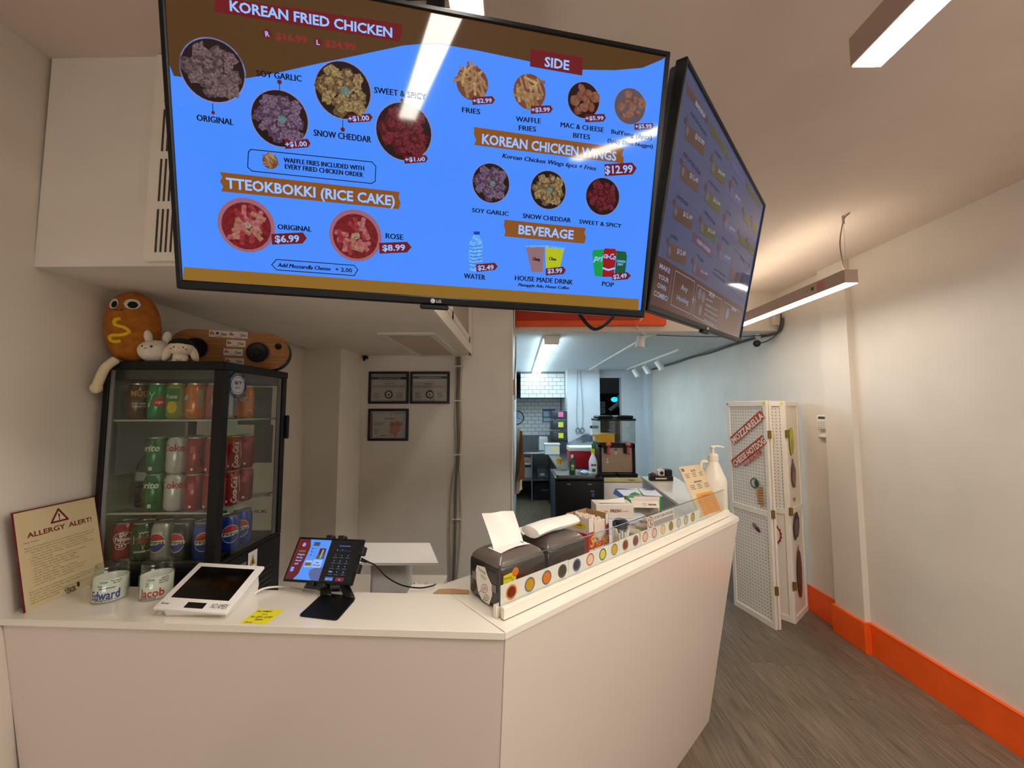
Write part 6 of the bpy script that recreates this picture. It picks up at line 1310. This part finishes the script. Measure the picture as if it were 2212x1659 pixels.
t = thing('wall_bracket', (2.34, 2.9, 1.40), 'small white label holder under the alarm keypad', 'bracket'); zb = at_x(1783, 944, 2.349).z; g = G(Mw); g.box(.01, wk, -.018, 0, zb-.004, zb+.014, M_white, bev=.002); g.box(.01, wk, -.020, -.002, zb-.012, zb-.004, mat('shade_grey', (130, 122, 110), .6)); g.done('holder', t)
# bullet camera, trunking and cables along the wall top
cm = at_x(1635, 742, 2.22)
t = thing('security_camera', cm, 'white bullet security camera with a black lens under the kitchen ceiling on the right', 'camera')
dc = (EYE+Vector((-.2, 0, -.3))-cm).normalized(); g = G(); g.cyl(cm, cm-dc*.09, .030, M_white, n=22); g.done('camera_body', t); g = G(); g.cyl(cm+dc*.004, cm-dc*.004, .0315, M_black, n=22); g.cyl(cm+dc*.006, cm, .014, mat('lens', (40, 40, 44), .1)); g.done('camera_face', t)
g = G(); g.cyl(cm-dc*.05, cm-dc*.06+Vector((.02, .02, .06)), .009, M_white); g.cyl(cm-dc*.06+Vector((.02, .02, .055)), cm-dc*.06+Vector((.03, .02, .085)), .024, M_white, n=18); g.done('camera_mount', t)
P = [at_x(x, y, 2.338) for x, y in ((1697, 690), (1697, 708), (1680, 720), (1600, 735), (1560, 752), (1500, 775), (1455, 792))]
def near(p, x=2.338): return Vector((x, p.y, p.z))
t = thing('cable_trunking', P[2], 'dark cable run drooping along the top of the right wall into the kitchen', 'cable')
g = G(); pts = [Vector((2.335, 3.40, 2.42)), Vector((2.335, 3.42, 2.34)), Vector((2.335, 3.50, 2.30))]+[Vector((2.335, y, 2.312+.006*math.sin(y*5))) for y in (3.8, 4.2, 4.7, 5.2, 5.8, 6.4, 6.75)]; g.tube(pts, .010, mat('cable_grey', (84, 80, 80), .6)); g.done('main_cable', t)
g = G(); g.tube([Vector((2.33, 3.41, 2.46)), Vector((2.325, 3.42, 2.36)), Vector((2.33, 3.5, 2.28)), Vector((2.30, 3.62, 2.24)), Vector((2.25, 3.70, 2.25))], .005, M_dgrey); g.tube([Vector((1.30, 3.62, 2.312)), Vector((1.6, 3.62, 2.300)), Vector((1.9, 3.63, 2.295)), Vector((2.2, 3.62, 2.300)), Vector((2.33, 3.62, 2.31))], .004, M_dgrey); g.done('thin_cable', t)
t = thing('conduit_box', (2.30, 3.43, 2.40), 'cream junction box with cables at the beam end on the right wall', 'junction box'); g = G(); g.box(2.27, 2.335, 3.42, 3.469, 2.36, 2.45, mat('box_cream', (206, 196, 176), .5), bev=.006); g.done('box_body', t)
# ---------------------------------------------------------------- kitchen ceiling
t = thing('tube_light', (.4, 5.2, 2.31), 'twin fluorescent batten glowing white on the kitchen ceiling', 'ceiling light')
g = G(); g.box(.24, .40, 3.72, 7.18, 2.305, 2.329, M_trimw); g.box(.25, .39, 3.70, 3.80, 2.255, 2.329, M_trimw, bev=.004); g.done('batten', t)
for x in (.275, .365):
    for y0, y1 in ((3.80, 4.96), (5.0, 7.16)): g = G(); g.cyl((x, y0, 2.275), (x, y1, 2.275), .018, M_tube, n=10); g.done('tube', t)
t = thing('track_light', (1.9, 5.8, 2.3), 'white ceiling track with three white cylinder spotlights', 'ceiling light')
g = G(); g.box(1.885, 1.915, 4.56, 6.75, 2.31, 2.33, M_trimw); g.done('track', t)
for y in (6.29, 5.76, 5.23): g = G(); g.cyl((1.9, y, 2.31), (1.9, y, 2.27), .012, M_white); g.cyl((1.88, y, 2.265), (1.93, y-.05, 2.15), .042, M_white, n=18); g.done('spotlight', t)
t = thing('spot_lamp', (1.15, 3.72, 2.26), 'single white spot lamp head just behind the beam under the screens', 'ceiling light')
sp = at_y(1383, 740, 3.72); g = G(); g.cyl((sp.x, 3.72, 2.33), (sp.x, 3.72, sp.z+.04), .014, M_white); g.cyl((sp.x+.008, 3.72, sp.z+.055), (sp.x-.012, 3.70, sp.z-.055), .036, M_white, r1=.046, n=20); g.done('lamp_head', t)
g = G(); a = at_y(1390, 690, 3.35); g.tube([(a.x+.02, 3.38, 2.50), (a.x, 3.40, 2.42), (a.x-.03, 3.43, 2.35), (sp.x+.02, 3.60, 2.30), (sp.x, 3.70, 2.32)], .005, M_white); g.done('lamp_cord', t)
g = G(); g.box(1.24, 1.27, 3.65, 6.85, 2.318, 2.33, M_trimw); g.done('ceiling_conduit', loc=(1.25, 5, 2.32), label='long white conduit strip on the kitchen ceiling', cat='conduit')
# ---------------------------------------------------------------- kitchen floor-standing things
t = thing('chest_freezer', (.7, 4.5, 0), 'black undercounter fridge with chrome corner handles in the kitchen', 'fridge')
x0, x1 = at_y(1199, 1030, 4.3).x, at_y(1303, 1030, 4.3).x
g = G(); g.box(x0, x1, 4.3, 4.95, .02, .83, M_black, bev=.012, seg=2); g.done('cabinet', t); g = G(); g.box(x0-.005, x1+.005, 4.28, 4.96, .835, .865, M_black, bev=.008, seg=2); g.done('lid', t)
g = G(); g.box(x0+.13, x0+.17, 4.285, 4.30, .79, .80, M_alu); g.box(x1-.17, x1-.13, 4.285, 4.30, .79, .80, M_alu); g.done('latch', t); p = Pr(lambda u, v, k: Vector((u, 4.2985-.0005*k, v))); p.rect(x1-.13, .66, x1-.10, .70, pmat(40, 90, 160), 1); p.text('Danby', x1-.14, .715, .012, W_, 1); p.done('energy_sticker', t)
t = thing('mini_fridge', (1.2, 4.6, 0), 'white compact fridge with a cream top edge under the juice dispenser', 'fridge')
x2, x3 = at_y(1304, 1030, 4.42).x, at_y(1387, 1030, 4.42).x
g = G(); g.box(x2, x3, 4.46, 4.95, 0, .852, M_white, bev=.01, seg=2); g.done('cabinet', t); g = G(); g.box(x2, x3, 4.42, 4.455, .03, .79, M_white, bev=.01, seg=2); g.done('door', t)
g = G(); g.box(x2, x3, 4.415, 4.455, .795, .85, mat('cream_plastic', (226, 218, 160), .4), bev=.01, seg=2); g.done('door_cap', t); p = Pr(lambda u, v, k: Vector((u, 4.414-.0005*k, v))); p.text('Danby', (x2+x3)/2+.06, .812, .022, M_inkg, 1, width=.07, style='b'); p.done('logo', t)
# juice dispenser
jz = .853; t = thing('juice_dispenser', (1.15, 4.6, jz), 'twin-tank juice dispenser, one tank holding orange juice, on the white compact fridge', 'drink dispenser')
jx0, jx1 = at_y(1291, 960, 4.45).x, at_y(1372, 960, 4.45).x; jm = (jx0+jx1)/2; yf = 4.45
g = G(); g.box(jx0+.02, jx1, yf+.05, yf+.40, jz, jz+.375, M_black, bev=.01); g.box(jx0+.02, jx0+.045, yf, yf+.06, jz, jz+.36, M_black, bev=.004); g.box(jx1-.025, jx1, yf, yf+.06, jz, jz+.36, M_black, bev=.004); g.box(jx0+.02, jx1, yf, yf+.1, jz+.325, jz+.375, M_black, bev=.004); g.done('housing', t)
g = G(); g.box(jx0+.045, jx1-.025, yf+.03, yf+.05, jz+.045, jz+.325, mat('brushed_steel', (168, 150, 134), .35, metal=.7)); g.done('front_plate', t)
p = Pr(lambda u, v, k: Vector((u, yf+.0295-.0006*k, v))); p.disc(jx0+.115, jz+.16, .014, pmat(226, 190, 190), 1); p.disc(jx0+.115, jz+.19, .009, pmat(226, 190, 190), 1, ry=.012); p.disc(jm+.0, jz+.262, .018, pmat(206, 196, 150), 1, n=9); p.disc(jm, jz+.302, .016, M_ink, 1, ry=.006); p.ring(jx1-.10, jz+.12, .02, .004, pmat(200, 186, 170), 1, n=9); p.done('stickers', t)
for a, b in ((jx0+.005, jm-.008), (jm+.004, jx1+.012)):
    g = G(); g.box(a, b, yf-.045, yf+.03, jz+.0, jz+.038, M_black, bev=.006); g.done('drip_tray', t)
    g = G(); g.box(a+.002, b-.002, yf+.01, yf+.36, jz+.378, jz+.63, glassmat('tank_plastic', (226, 230, 228))); tk = g.done('tank', t)
    g = G(); g.box(a-.006, b+.006, yf, yf+.37, jz+.63, jz+.655, M_black, bev=.005); g.box(a+.015, b-.015, yf+.02, yf+.34, jz+.655, jz+.690, M_black, bev=.012); g.done('tank_lid', t)
    xm = (a+b)/2+.012; g = G(); g.cyl((xm, yf+.015, jz+.355), (xm, yf-.02, jz+.345), .018, M_black); g.ell((xm, yf-.03, jz+.362), (.032, .022, .024), mat('tap_tag', (196, 96, 66), .5, noise=.5, nscale=60)); g.box(xm-.008, xm+.010, yf-.035, yf-.02, jz+.26, jz+.34, mat('tap_pink', (206, 40, 84), .4), bev=.003); g.box(xm-.018, xm+.020, yf-.04, yf-.015, jz+.25, jz+.264, mat('tap_pink', (206, 40, 84), .4), bev=.003); g.box(xm-.035, xm-.014, yf-.02, yf+.02, jz+.26, jz+.34, M_black); g.done('tap', t)
g = G(); g.box(jx0+.012, jm-.014, yf+.015, yf+.35, jz+.382, jz+.475, mat('orange_juice', (255, 190, 10), .3)); g.done('juice', t)
# things on the black fridge
zt_ = .866
t = thing('steel_tray', (.66, 4.5, zt_), 'steel tray on the black kitchen fridge', 'tray'); g = G(); g.box(x0+.03, x0+.45, 4.32, 4.75, zt_, zt_+.008, M_steel); 
for a in ((x0+.02, x0+.46, 4.31, 4.325), (x0+.02, x0+.46, 4.745, 4.76), (x0+.02, x0+.035, 4.31, 4.76), (x0+.445, x0+.46, 4.31, 4.76)): g.box(*a, zt_, zt_+.022, M_steel)
g.done('tray_body', t)
q = at_y(1236, 1000, 4.45); t = thing('green_bottle', (q.x, 4.45, zt_+.009), 'dark green bottle with a white cap on the steel tray', 'bottle'); g = G(); g.lathe([(0, 0), (.034, .001), (.035, .01), (.035, .15), (.028, .165), (.012, .19), (0, .19)], (q.x, 4.45, zt_+.009), mat('bottle_green', (14, 74, 40), .3), cap=False); g.done('bottle_body', t); g = G(); g.lathe([(.014, .185), (.015, .22), (0, .222)], (q.x, 4.45, zt_+.009), M_white, cap=False); g.done('bottle_cap', t)
p = Pr(cylf(Matrix.Translation((q.x, 4.45, zt_+.009)), .0355, .0002)); p.rect(-.018, .05, .018, .12, pmat(120, 150, 60), 1, nu=3); p.text('Mr', -.012, .09, .02, W_, 2, style='b'); p.done('bottle_print', t)
q = at_y(1281, 1000, 4.50); t = thing('spray_bottle', (q.x, 4.50, zt_+.009), 'white spray bottle with a yellow and green trigger on the tray', 'bottle'); g = G(); g.lathe([(0, 0), (.045, .001), (.048, .01), (.048, .14), (.038, .17), (.018, .22), (.015, .235), (0, .235)], (q.x, 4.50, zt_+.009), mat('bottle_lilac', (226, 226, 240), .4), cap=False); g.done('bottle_body', t)
g = G(); g.box(q.x-.02, q.x+.022, 4.485, 4.515, zt_+.24, zt_+.30, mat('trigger_yellow', (214, 214, 30), .4), bev=.006); g.box(q.x-.012, q.x+.03, 4.485, 4.515, zt_+.29, zt_+.355, mat('trigger_green', (30, 110, 60), .4), bev=.006); g.done('trigger', t); p = Pr(cylf(Matrix.Translation((q.x, 4.50, zt_+.009)), .0485, .0003)); p.rect(-.03, .095, .03, .115, pmat(60, 80, 70), 1, nu=3); p.rect(-.02, .03, .02, .065, pmat(40, 110, 60), 1, nu=3); p.done('bottle_print', t)
q = at_y(1263, 1012, 4.40); t = thing('foil_pack', (q.x, 4.4, zt_), 'crumpled silver and blue foil pack on the tray edge', 'packet'); g = G(); g.ell((q.x, 4.42, zt_+.034), (.068, .04, .024), mat('foil_blue', (170, 190, 206), .25, metal=.6, noise=.7, nscale=70, bump=1), warp=lambda p: p*(1+.2*math.sin(11*p.x+7*p.y))); g.done('pack_body', t)
a, b = at_y(1231, 990, 5.1), at_y(1291, 990, 5.1); zc = at_y(1260, 1013, 5.1).z
t = thing('cooler_box', ((a.x+b.x)/2, 5.2, zc), 'red cooler box with a white lid behind the bottles', 'cooler'); g = G(); zt2 = at_y(1260, 975, 5.1).z; zt3 = at_y(1260, 966, 5.1).z; g.box(a.x, b.x, 5.1, 5.40, .852, zt2, mat('cooler_red', (176, 16, 34), .4), bev=.01, seg=2); g.done('cooler_body', t); g = G(); g.box(a.x-.006, b.x+.006, 5.09, 5.41, zt2, zt3, M_white, bev=.008, seg=2); g.done('cooler_lid', t)
# steel work tables
t = thing('side_table', (.9, 5.9, 0), 'dark shelved work table along the kitchen behind the black fridge', 'table'); g = G(); g.box(.50, 1.30, 5.02, 6.88, .82, .85, M_steel); g.done('table_top', t); g = G(); g.box(.52, 1.28, 5.06, 6.86, .02, .80, M_blackm); g.done('table_base', t)
t = thing('prep_table', (.3, 7.2, 0), 'stainless prep table with an undershelf at the far kitchen wall', 'table')
g = G(); g.box(.0, .70, 6.9, 7.65, .82, .85, M_steel, bev=.004); g.done('table_top', t)
for x, y in ((.235, 6.93), (.66, 6.93), (.03, 7.6), (.66, 7.6)): g = G(); g.cyl((x, y, 0), (x, y, .82), .022, M_steel); g.done('leg', t)
g = G(); g.box(.0, .68, 6.92, 7.62, .36, .385, M_steel); g.done('undershelf', t)
for i, (x, z, s_, m, lab) in enumerate(((.02, .39, .18, mat('tub_grey', (150, 154, 158), .4), 'grey tub on the undershelf of the prep table'), (.33, .39, .16, mat('tub_slate', (84, 92, 106), .35), 'slate tub with a white label on the undershelf of the prep table'), (.05, .62, .14, mat('box_white', (226, 214, 200)), 'white box with a yellow label under the prep table top'))):
    carton(Matrix.Translation((x, 7.05, z)), s_+.04, .2, s_, m, 'storage_tub', lab, 'tub', lambda p: p.rect(.05, .04, .13, .08, pmat(206, 206, 190) if i == 1 else pmat(196, 160, 50), 1))
carton(Matrix.Translation((.27, 7.02, .004)), .40, .4, .32, M_blackm, 'black_crate', 'black crate with pale lettering on the floor under the prep table', 'crate', lambda p: p.text('L 3B/Wh', .12, .16, .03, M_inkg, 1, style='b'))
# food on the far table
q = at_y(1158, 972, 7.1); t = thing('noodle_bag', (q.x, 7.1, .85), 'clear bag of pale noodles on the prep table', 'bag'); g = G(); g.ell((q.x, 7.10, .895), (.15, .09, .05), mat('noodle', (214, 204, 140), .6, noise=.3, nscale=30, bump=1), warp=lambda p: p*(1+.15*math.sin(8*p.x+6*p.y))); g.done('bag_body', t)
q = at_y(1138, 960, 7.55); t = thing('black_basin', (q.x, 7.5, .85), 'dark basin at the back of the prep table', 'basin'); g = G(); g.prism([(q.x-.12, 7.45), (q.x+.14, 7.45), (q.x+.22, 7.62), (q.x-.12, 7.62)], .851, .98, mat('basin_black', (34, 38, 42), .5), bev=.01); g.done('basin_body', t)
a, b = at_y(1177, 958, 6.6), at_y(1209, 958, 6.6); M_tubc = mat('tub_clear', (206, 214, 212), .3)
t = thing('food_tub', (a.x, 6.6, .9), 'translucent food tub with a white lid filled with pale pasta', 'tub'); g = G(); g.box(a.x, b.x, 6.6, 6.8, .852, 1.02, M_tubc, bev=.01); g.box(a.x+.10, b.x-.02, 6.598, 6.7, .88, 1.0, mat('pasta', (220, 210, 160), .6)); g.done('tub_body', t); g = G(); g.box(a.x-.01, b.x+.01, 6.59, 6.81, 1.02, 1.04, M_white, bev=.004); g.done('tub_lid', t)
a, b = at_y(1164, 950, 7.3), at_y(1184, 950, 7.3); t = thing('clear_canister', (a.x, 7.3, .85), 'clear canister with a white lid behind the food tub', 'canister'); g = G(); g.box(a.x, b.x, 7.3, 7.45, .852, 1.08, M_tubc, bev=.01); g.done('canister_body', t); g = G(); g.box(a.x+.01, b.x-.01, 7.31, 7.44, 1.08, 1.11, M_white); g.done('canister_lid', t)
a, b = at_y(1187, 985, 6.2), at_y(1228, 985, 6.2); t = carton(Matrix.Translation((a.x, 6.1, .852)), b.x-a.x, .26, .09, M_boxw, 'paper_box', 'flat white paper box beside the orange cup on the kitchen table', 'box')
a, b = at_y(1190, 995, 5.35), at_y(1240, 995, 5.35); t = thing('cutting_board', (a.x, 5.4, .852), 'white cutting board sticking out over the black fridge', 'cutting board'); g = G(); g.box(a.x, b.x, 5.05, 5.75, .853, .868, M_white, bev=.003); g.done('board', t)
q = at_y(1208, 985, 5.30); t = thing('orange_cup', (q.x, 5.3, .869), 'clear cup of orange sauce on the white cutting board', 'cup'); g = G(); g.lathe([(0, .001), (.030, .001), (.036, .085), (0, .085)], (q.x, 5.3, .869), mat('orange_sauce', (226, 150, 8), .3), cap=False); g.done('sauce', t); g = G(); g.lathe([(.0365, .085), (.038, .11)], (q.x, 5.3, .869), M_glass, cap=False); g.done('cup_rim', t)
q = at_y(1219, 1003, 4.72); t = thing('grey_tub', (q.x, 4.7, zt_), 'small grey tub left of the green bottle', 'tub'); g = G(); g.prism([(q.x-.07, 4.78), (q.x+.05, 4.78), (q.x+.05, 4.90), (q.x-.07, 4.90)], zt_, zt_+.08, mat('tub_taupe', (150, 142, 132), .5), bev=.006); g.done('tub_body', t)
q = at_y(1227, 997, 4.62); t = thing('teal_sprayer', (q.x, 4.6, zt_), 'teal spray trigger bottle half hidden behind the green bottle', 'bottle'); g = G(); M_teal = mat('teal', (16, 96, 92), .4); g.cyl((q.x, 4.62, zt_+.009), (q.x, 4.62, zt_+.12), .026, M_teal); g.cyl((q.x, 4.62, zt_+.12), (q.x, 4.62, zt_+.15), .010, M_teal); g.box(q.x-.05, q.x+.02, 4.61, 4.63, zt_+.14, zt_+.165, M_teal, bev=.004); g.done('sprayer_body', t)
# black bin tower with sticky notes
a, b = at_y(1196, 915, 6.95), at_y(1224, 915, 6.95)
for i, (yt, yb, m, wd) in enumerate(((887, 906, pmat(244, 110, 170), 'pink'), (908, 929, pmat(214, 222, 70), 'pale yellow'), (931, 950, pmat(220, 226, 50), 'lime yellow'))):
    z1_, z0_ = at_y(1210, yt, 6.95).z, at_y(1210, yb, 6.95).z
    if i == 2: z0_ = 1.055
    t = thing('stacking_bin', (a.x, 6.95, z0_), ('dark grey stacking bin with a '+wd+' sticky note, '+('top', 'middle', 'bottom')[i]+' of its stack'), 'bin'); g = G(); g.prism([(a.x-.05, 6.99), (a.x, 6.93), (b.x, 6.93), (b.x, 7.15), (a.x-.05, 7.15)], z0_+.004, z1_-.004, mat('bin_grey', (56, 60, 64), .5), bev=.008); g.done('bin_body', t)
    p = Pr(lambda u, v, k: Vector((u, 6.929-.0006*k, v))); cx, cz_ = (a.x+b.x)/2+.01, (z0_+z1_)/2+.01; p.rect(cx-.045, cz_-.045, cx+.045, cz_+.045, m, 1); p.done('sticky_note', t)
g = G(); g.box(a.x-.05, b.x, 6.94, 7.15, .852, 1.054, mat('bin_grey', (56, 60, 64))); g.done('bin_stand', loc=(a.x, 6.95, .85), label='dark stand carrying the three grey bins', cat='stand')
# tile wall fittings
q = at_y(1117, 902, 7.89); t = thing('wall_clock', q, 'round white wall clock with a dark rim on the kitchen tiles', 'clock'); Mc_ = Matrix.Translation(q) @ Matrix.Rotation(math.pi/2, 4, 'X')
g = G(Mc_); g.lathe([(.125, 0), (.14, .0), (.14, .03), (.125, .03)], (0, 0, 0), M_black, n=30, cap=False); g.done('rim', t); g = G(Mc_); g.lathe([(.126, .012), (0, .012)], (0, 0, 0), mat('clock_face', (196, 216, 232), .5), n=30, cap=False); g.done('face', t); p = Pr(planef(Matrix.Translation(q), .014, .001)); p.stroke([(0, 0), (.07, -.03)], .008, M_ink, 1); p.stroke([(0, 0), (.02, .09)], .006, M_ink, 1); p.done('hands', t)
q = at_y(1150, 915, 7.87); t = thing('skimmer', q, 'black handled mesh skimmer hanging on the kitchen tiles', 'utensil'); g = G(); g.cyl((q.x-.045, 7.88, q.z-.14), (q.x-.03, 7.88, q.z+.16), .013, M_blackm); g.ell((q.x+.015, 7.865, q.z-.05), (.055, .025, .085), mat('mesh_grey', (92, 92, 94), .5)); g.done('skimmer_body', t)
a, b = at_y(1172, 884, 7.885), at_y(1200, 912, 7.885); t = thing('blue_poster', a, 'blue and white notice poster on the kitchen tiles', 'poster'); g = G(); g.box(a.x, b.x, 7.880, 7.885, b.z, a.z, mat('poster_blue', (36, 92, 150), .6)); g.done('poster_sheet', t); p = Pr(lambda u, v, k: Vector((u, 7.879-.001*k, v))); w_, h_ = b.x-a.x, a.z-b.z
for u0, u1, v0, v1 in ((.06, .48, .42, .86), (.52, .94, .42, .86), (.06, .94, .06, .34)): p.rect(a.x+w_*u0, b.z+h_*v0, a.x+w_*u1, b.z+h_*v1, pmat(190, 206, 214), 1)
p.done('poster_print', t)
# hanging cords with round hooks, steel sink hood
for i, x in enumerate((1248, 1258)):
    q = at_y(x, 930, 6.87); t = thing('hook_hanger', q, ('left' if i == 0 else 'right')+' of two thin hanging lines ending in a round hook on the white column', 'hook'); g = G(); g.tube([(q.x-.03*i+.01, 6.885, 2.32), (q.x+.0, 6.885, 1.9), (q.x+.03*(i-.5), 6.885, 1.55), (q.x, 6.88, q.z+.05)], .006, mat('cord_grey', (150, 154, 156), .5), n=6); g.done('line', t)
    g = G(); P = [(q.x+.032*math.cos(a_), 6.875, q.z+.048*math.sin(a_)) for a_ in [2*math.pi*j/14 for j in range(15)]]; g.tube(P, .009, mat('hook_grey', (110, 114, 116), .5), n=6, sub=1); g.done('hook', t)
t = thing('steel_hood', (1.1, 6.7, 1.1), 'slanted stainless splash hood against the white column', 'hood')
A_ = [at_y(x, y, Y) for x, y, Y in ((1224, 957, 6.4), (1252, 944, 6.85), (1268, 936, 6.85), (1292, 945, 6.6), (1290, 964, 6.2), (1240, 966, 6.2))]
g = G(); g.face([A_[0], A_[1], A_[2], A_[3], A_[4], A_[5]], M_steel); g.face([A_[1], A_[2], A_[3]], M_steel); g.face([A_[0]+Vector((0, 0, -.1)), A_[5]+Vector((0, 0, -.1)), A_[5], A_[0]], M_steel); g.face([A_[5]+Vector((0, 0, -.1)), A_[4]+Vector((0, 0, -.1)), A_[4], A_[5]], M_steel); g.done('hood_sheet', t)
g = G(); g.face([at_y(1255, 950, 6.5), at_y(1270, 938, 6.6), at_y(1288, 948, 6.5), at_y(1262, 962, 6.3)], mat('steel_dark', (90, 94, 98), .3, metal=.9)); g.done('hood_flap', t)
a, b = at_y(1277, 925, 6.5), at_y(1290, 940, 6.5); t = thing('paper_roll', a, 'white paper stack in a black clip behind the juice dispenser', 'paper'); g = G(); g.box(a.x, b.x+.02, 6.5, 6.55, b.z, a.z, M_white); g.done('paper', t); g = G(); g.box(a.x-.01, b.x+.02, 6.49, 6.56, a.z, a.z+.04, M_black); g.done('clip', t)
# dark store room
t = thing('storage_rack', (1.6, 8.0, 0), 'black storage rack with boxes seen through the far opening', 'rack')
for z in (.6, 1.1, 1.52, 1.83): g = G(); g.box(1.50, 2.3, 8.0, 8.4, z, z+.02, M_black); g.done('rack_shelf', t)
for x in (1.50, 2.28): g = G(); g.box(x, x+.02, 8.0, 8.4, 0, 2.1, M_black); g.done('rack_post', t)
g = G(); g.box(1.45, 2.33, 8.42, 8.44, 0, 1.97, M_blackm); g.done('rack_back', t)
for i, (x, z) in enumerate(((1.53, 1.541), (1.53, 1.67))):
    carton(Matrix.Translation((x, 7.98, z)), .25, .3, .12, mat('box_grey', (130, 130, 136), .6), 'storage_box', ('lower' if i == 0 else 'upper')+' grey storage box with a red corner on the rack', 'box', lambda p: (p.rect(0, .02, .04, .1, pmat(150, 40, 50), 1), p.rect(.08, .04, .2, .06, pmat(70, 70, 80), 1)))
q = at_y(1329, 862, 7.6); t = thing('fan_unit', q, 'grey round fan with a cyan glow hanging by the store room', 'fan'); g = G(); g.ell(q+Vector((.10, 0, -.04)), (.09, .06, .14), mat('fan_grey', (120, 124, 130), .5)); g.cyl(q+Vector((.05, 0, -.10)), q+Vector((-.12, 0, -.22)), .04, mat('fan_grey', (120, 124, 130))); g.done('fan_body', t); g = G(); g.ell(q+Vector((-.02, -.02, -.01)), (.07, .03, .05), mat('cyan_glow', (40, 190, 220), .5, emit=1.2)); g.done('cyan_lamp', t)
q = at_y(1317, 880, 7.8); t = thing('cleaner_bottle', (q.x, 8.08, 1.121), 'yellow green cleaner bottle on the rack shelf', 'bottle'); g = G(); g.lathe([(0, 0), (.05, .001), (.05, .15), (.02, .21), (.02, .24), (0, .24)], (q.x, 7.96, 1.54), mat('cleaner', (140, 156, 70), .4), cap=False) if False else g.lathe([(0, 0), (.05, .001), (.05, .17), (.02, .23), (.02, .26), (0, .26)], (q.x, 8.08, 1.121), mat('cleaner', (140, 156, 70), .4), cap=False); g.done('bottle_body', t)
# towel and apron by the kitchen jamb
t = thing('hanging_apron', (-.03, 3.9, 1.5), 'cream and brown aprons hanging on the kitchen side wall', 'apron')
rows = []
def cloth(Y0, z_top, z_bot, wdt, m, name, off, seed):
    rr = random.Random(seed); rows = []
    for i in range(12):
        v = i/11; rows.append([(-.045+off+.030*math.sin(j*1.1+v*2+seed)*(.4+v)+.02, Y0+wdt*(j/8-.5)*(.55+.45*v), z_top+(z_bot-z_top)*v-.03*math.sin(j*.8)*v) for j in range(9)])
    g = G(); g.grid(rows, m); g.done(name, t)
cloth(3.90, 1.43, .82, .40, mat('apron_cream', (224, 206, 186), .9), 'cream_apron', .020, 1)
cloth(3.75, 1.40, .98, .30, mat('apron_brown', (110, 74, 40), .9), 'brown_apron', .045, 2)
t = thing('conduit_cable', (-.03, 3.2, 2.2), 'loose cables running down the kitchen jamb', 'cable'); g = G(); g.tube([(-.03, 3.0, 2.60), (-.036, 3.0, 2.30), (-.03, 3.05, 2.15), (-.036, 3.02, 1.9), (-.036, 3.02, 1.6)], .004, M_white); g.tube([(-.03, 3.5, 2.28), (-.03, 3.55, 2.1), (-.036, 3.5, 1.9), (-.036, 3.5, 1.7)], .006, M_dgrey); g.done('loose_cable', t)
g = G(); g.box(-.05, -.03, 2.96, 3.0, 1.72, 1.84, mat('switch_beige', (180, 150, 130), .5), bev=.003); g.done('switch_plate', t)

# a thing made of one mesh needs no empty above it
for r in [o for o in COL.objects if o.type == 'EMPTY' and o.parent is None and len(o.children) == 1]:
    c = r.children[0]
    if c.children: continue
    M = r.matrix_world.copy() if r.name not in WM else WM[r.name]; nm = r.name; props = {k: r[k] for k in r.keys()}
    loc = c.matrix_local.copy(); c.parent = None; c.matrix_world = M @ loc; bpy.data.objects.remove(r); c.name = nm
    for k, v in props.items(): c[k] = v
bpy.context.view_layer.update()
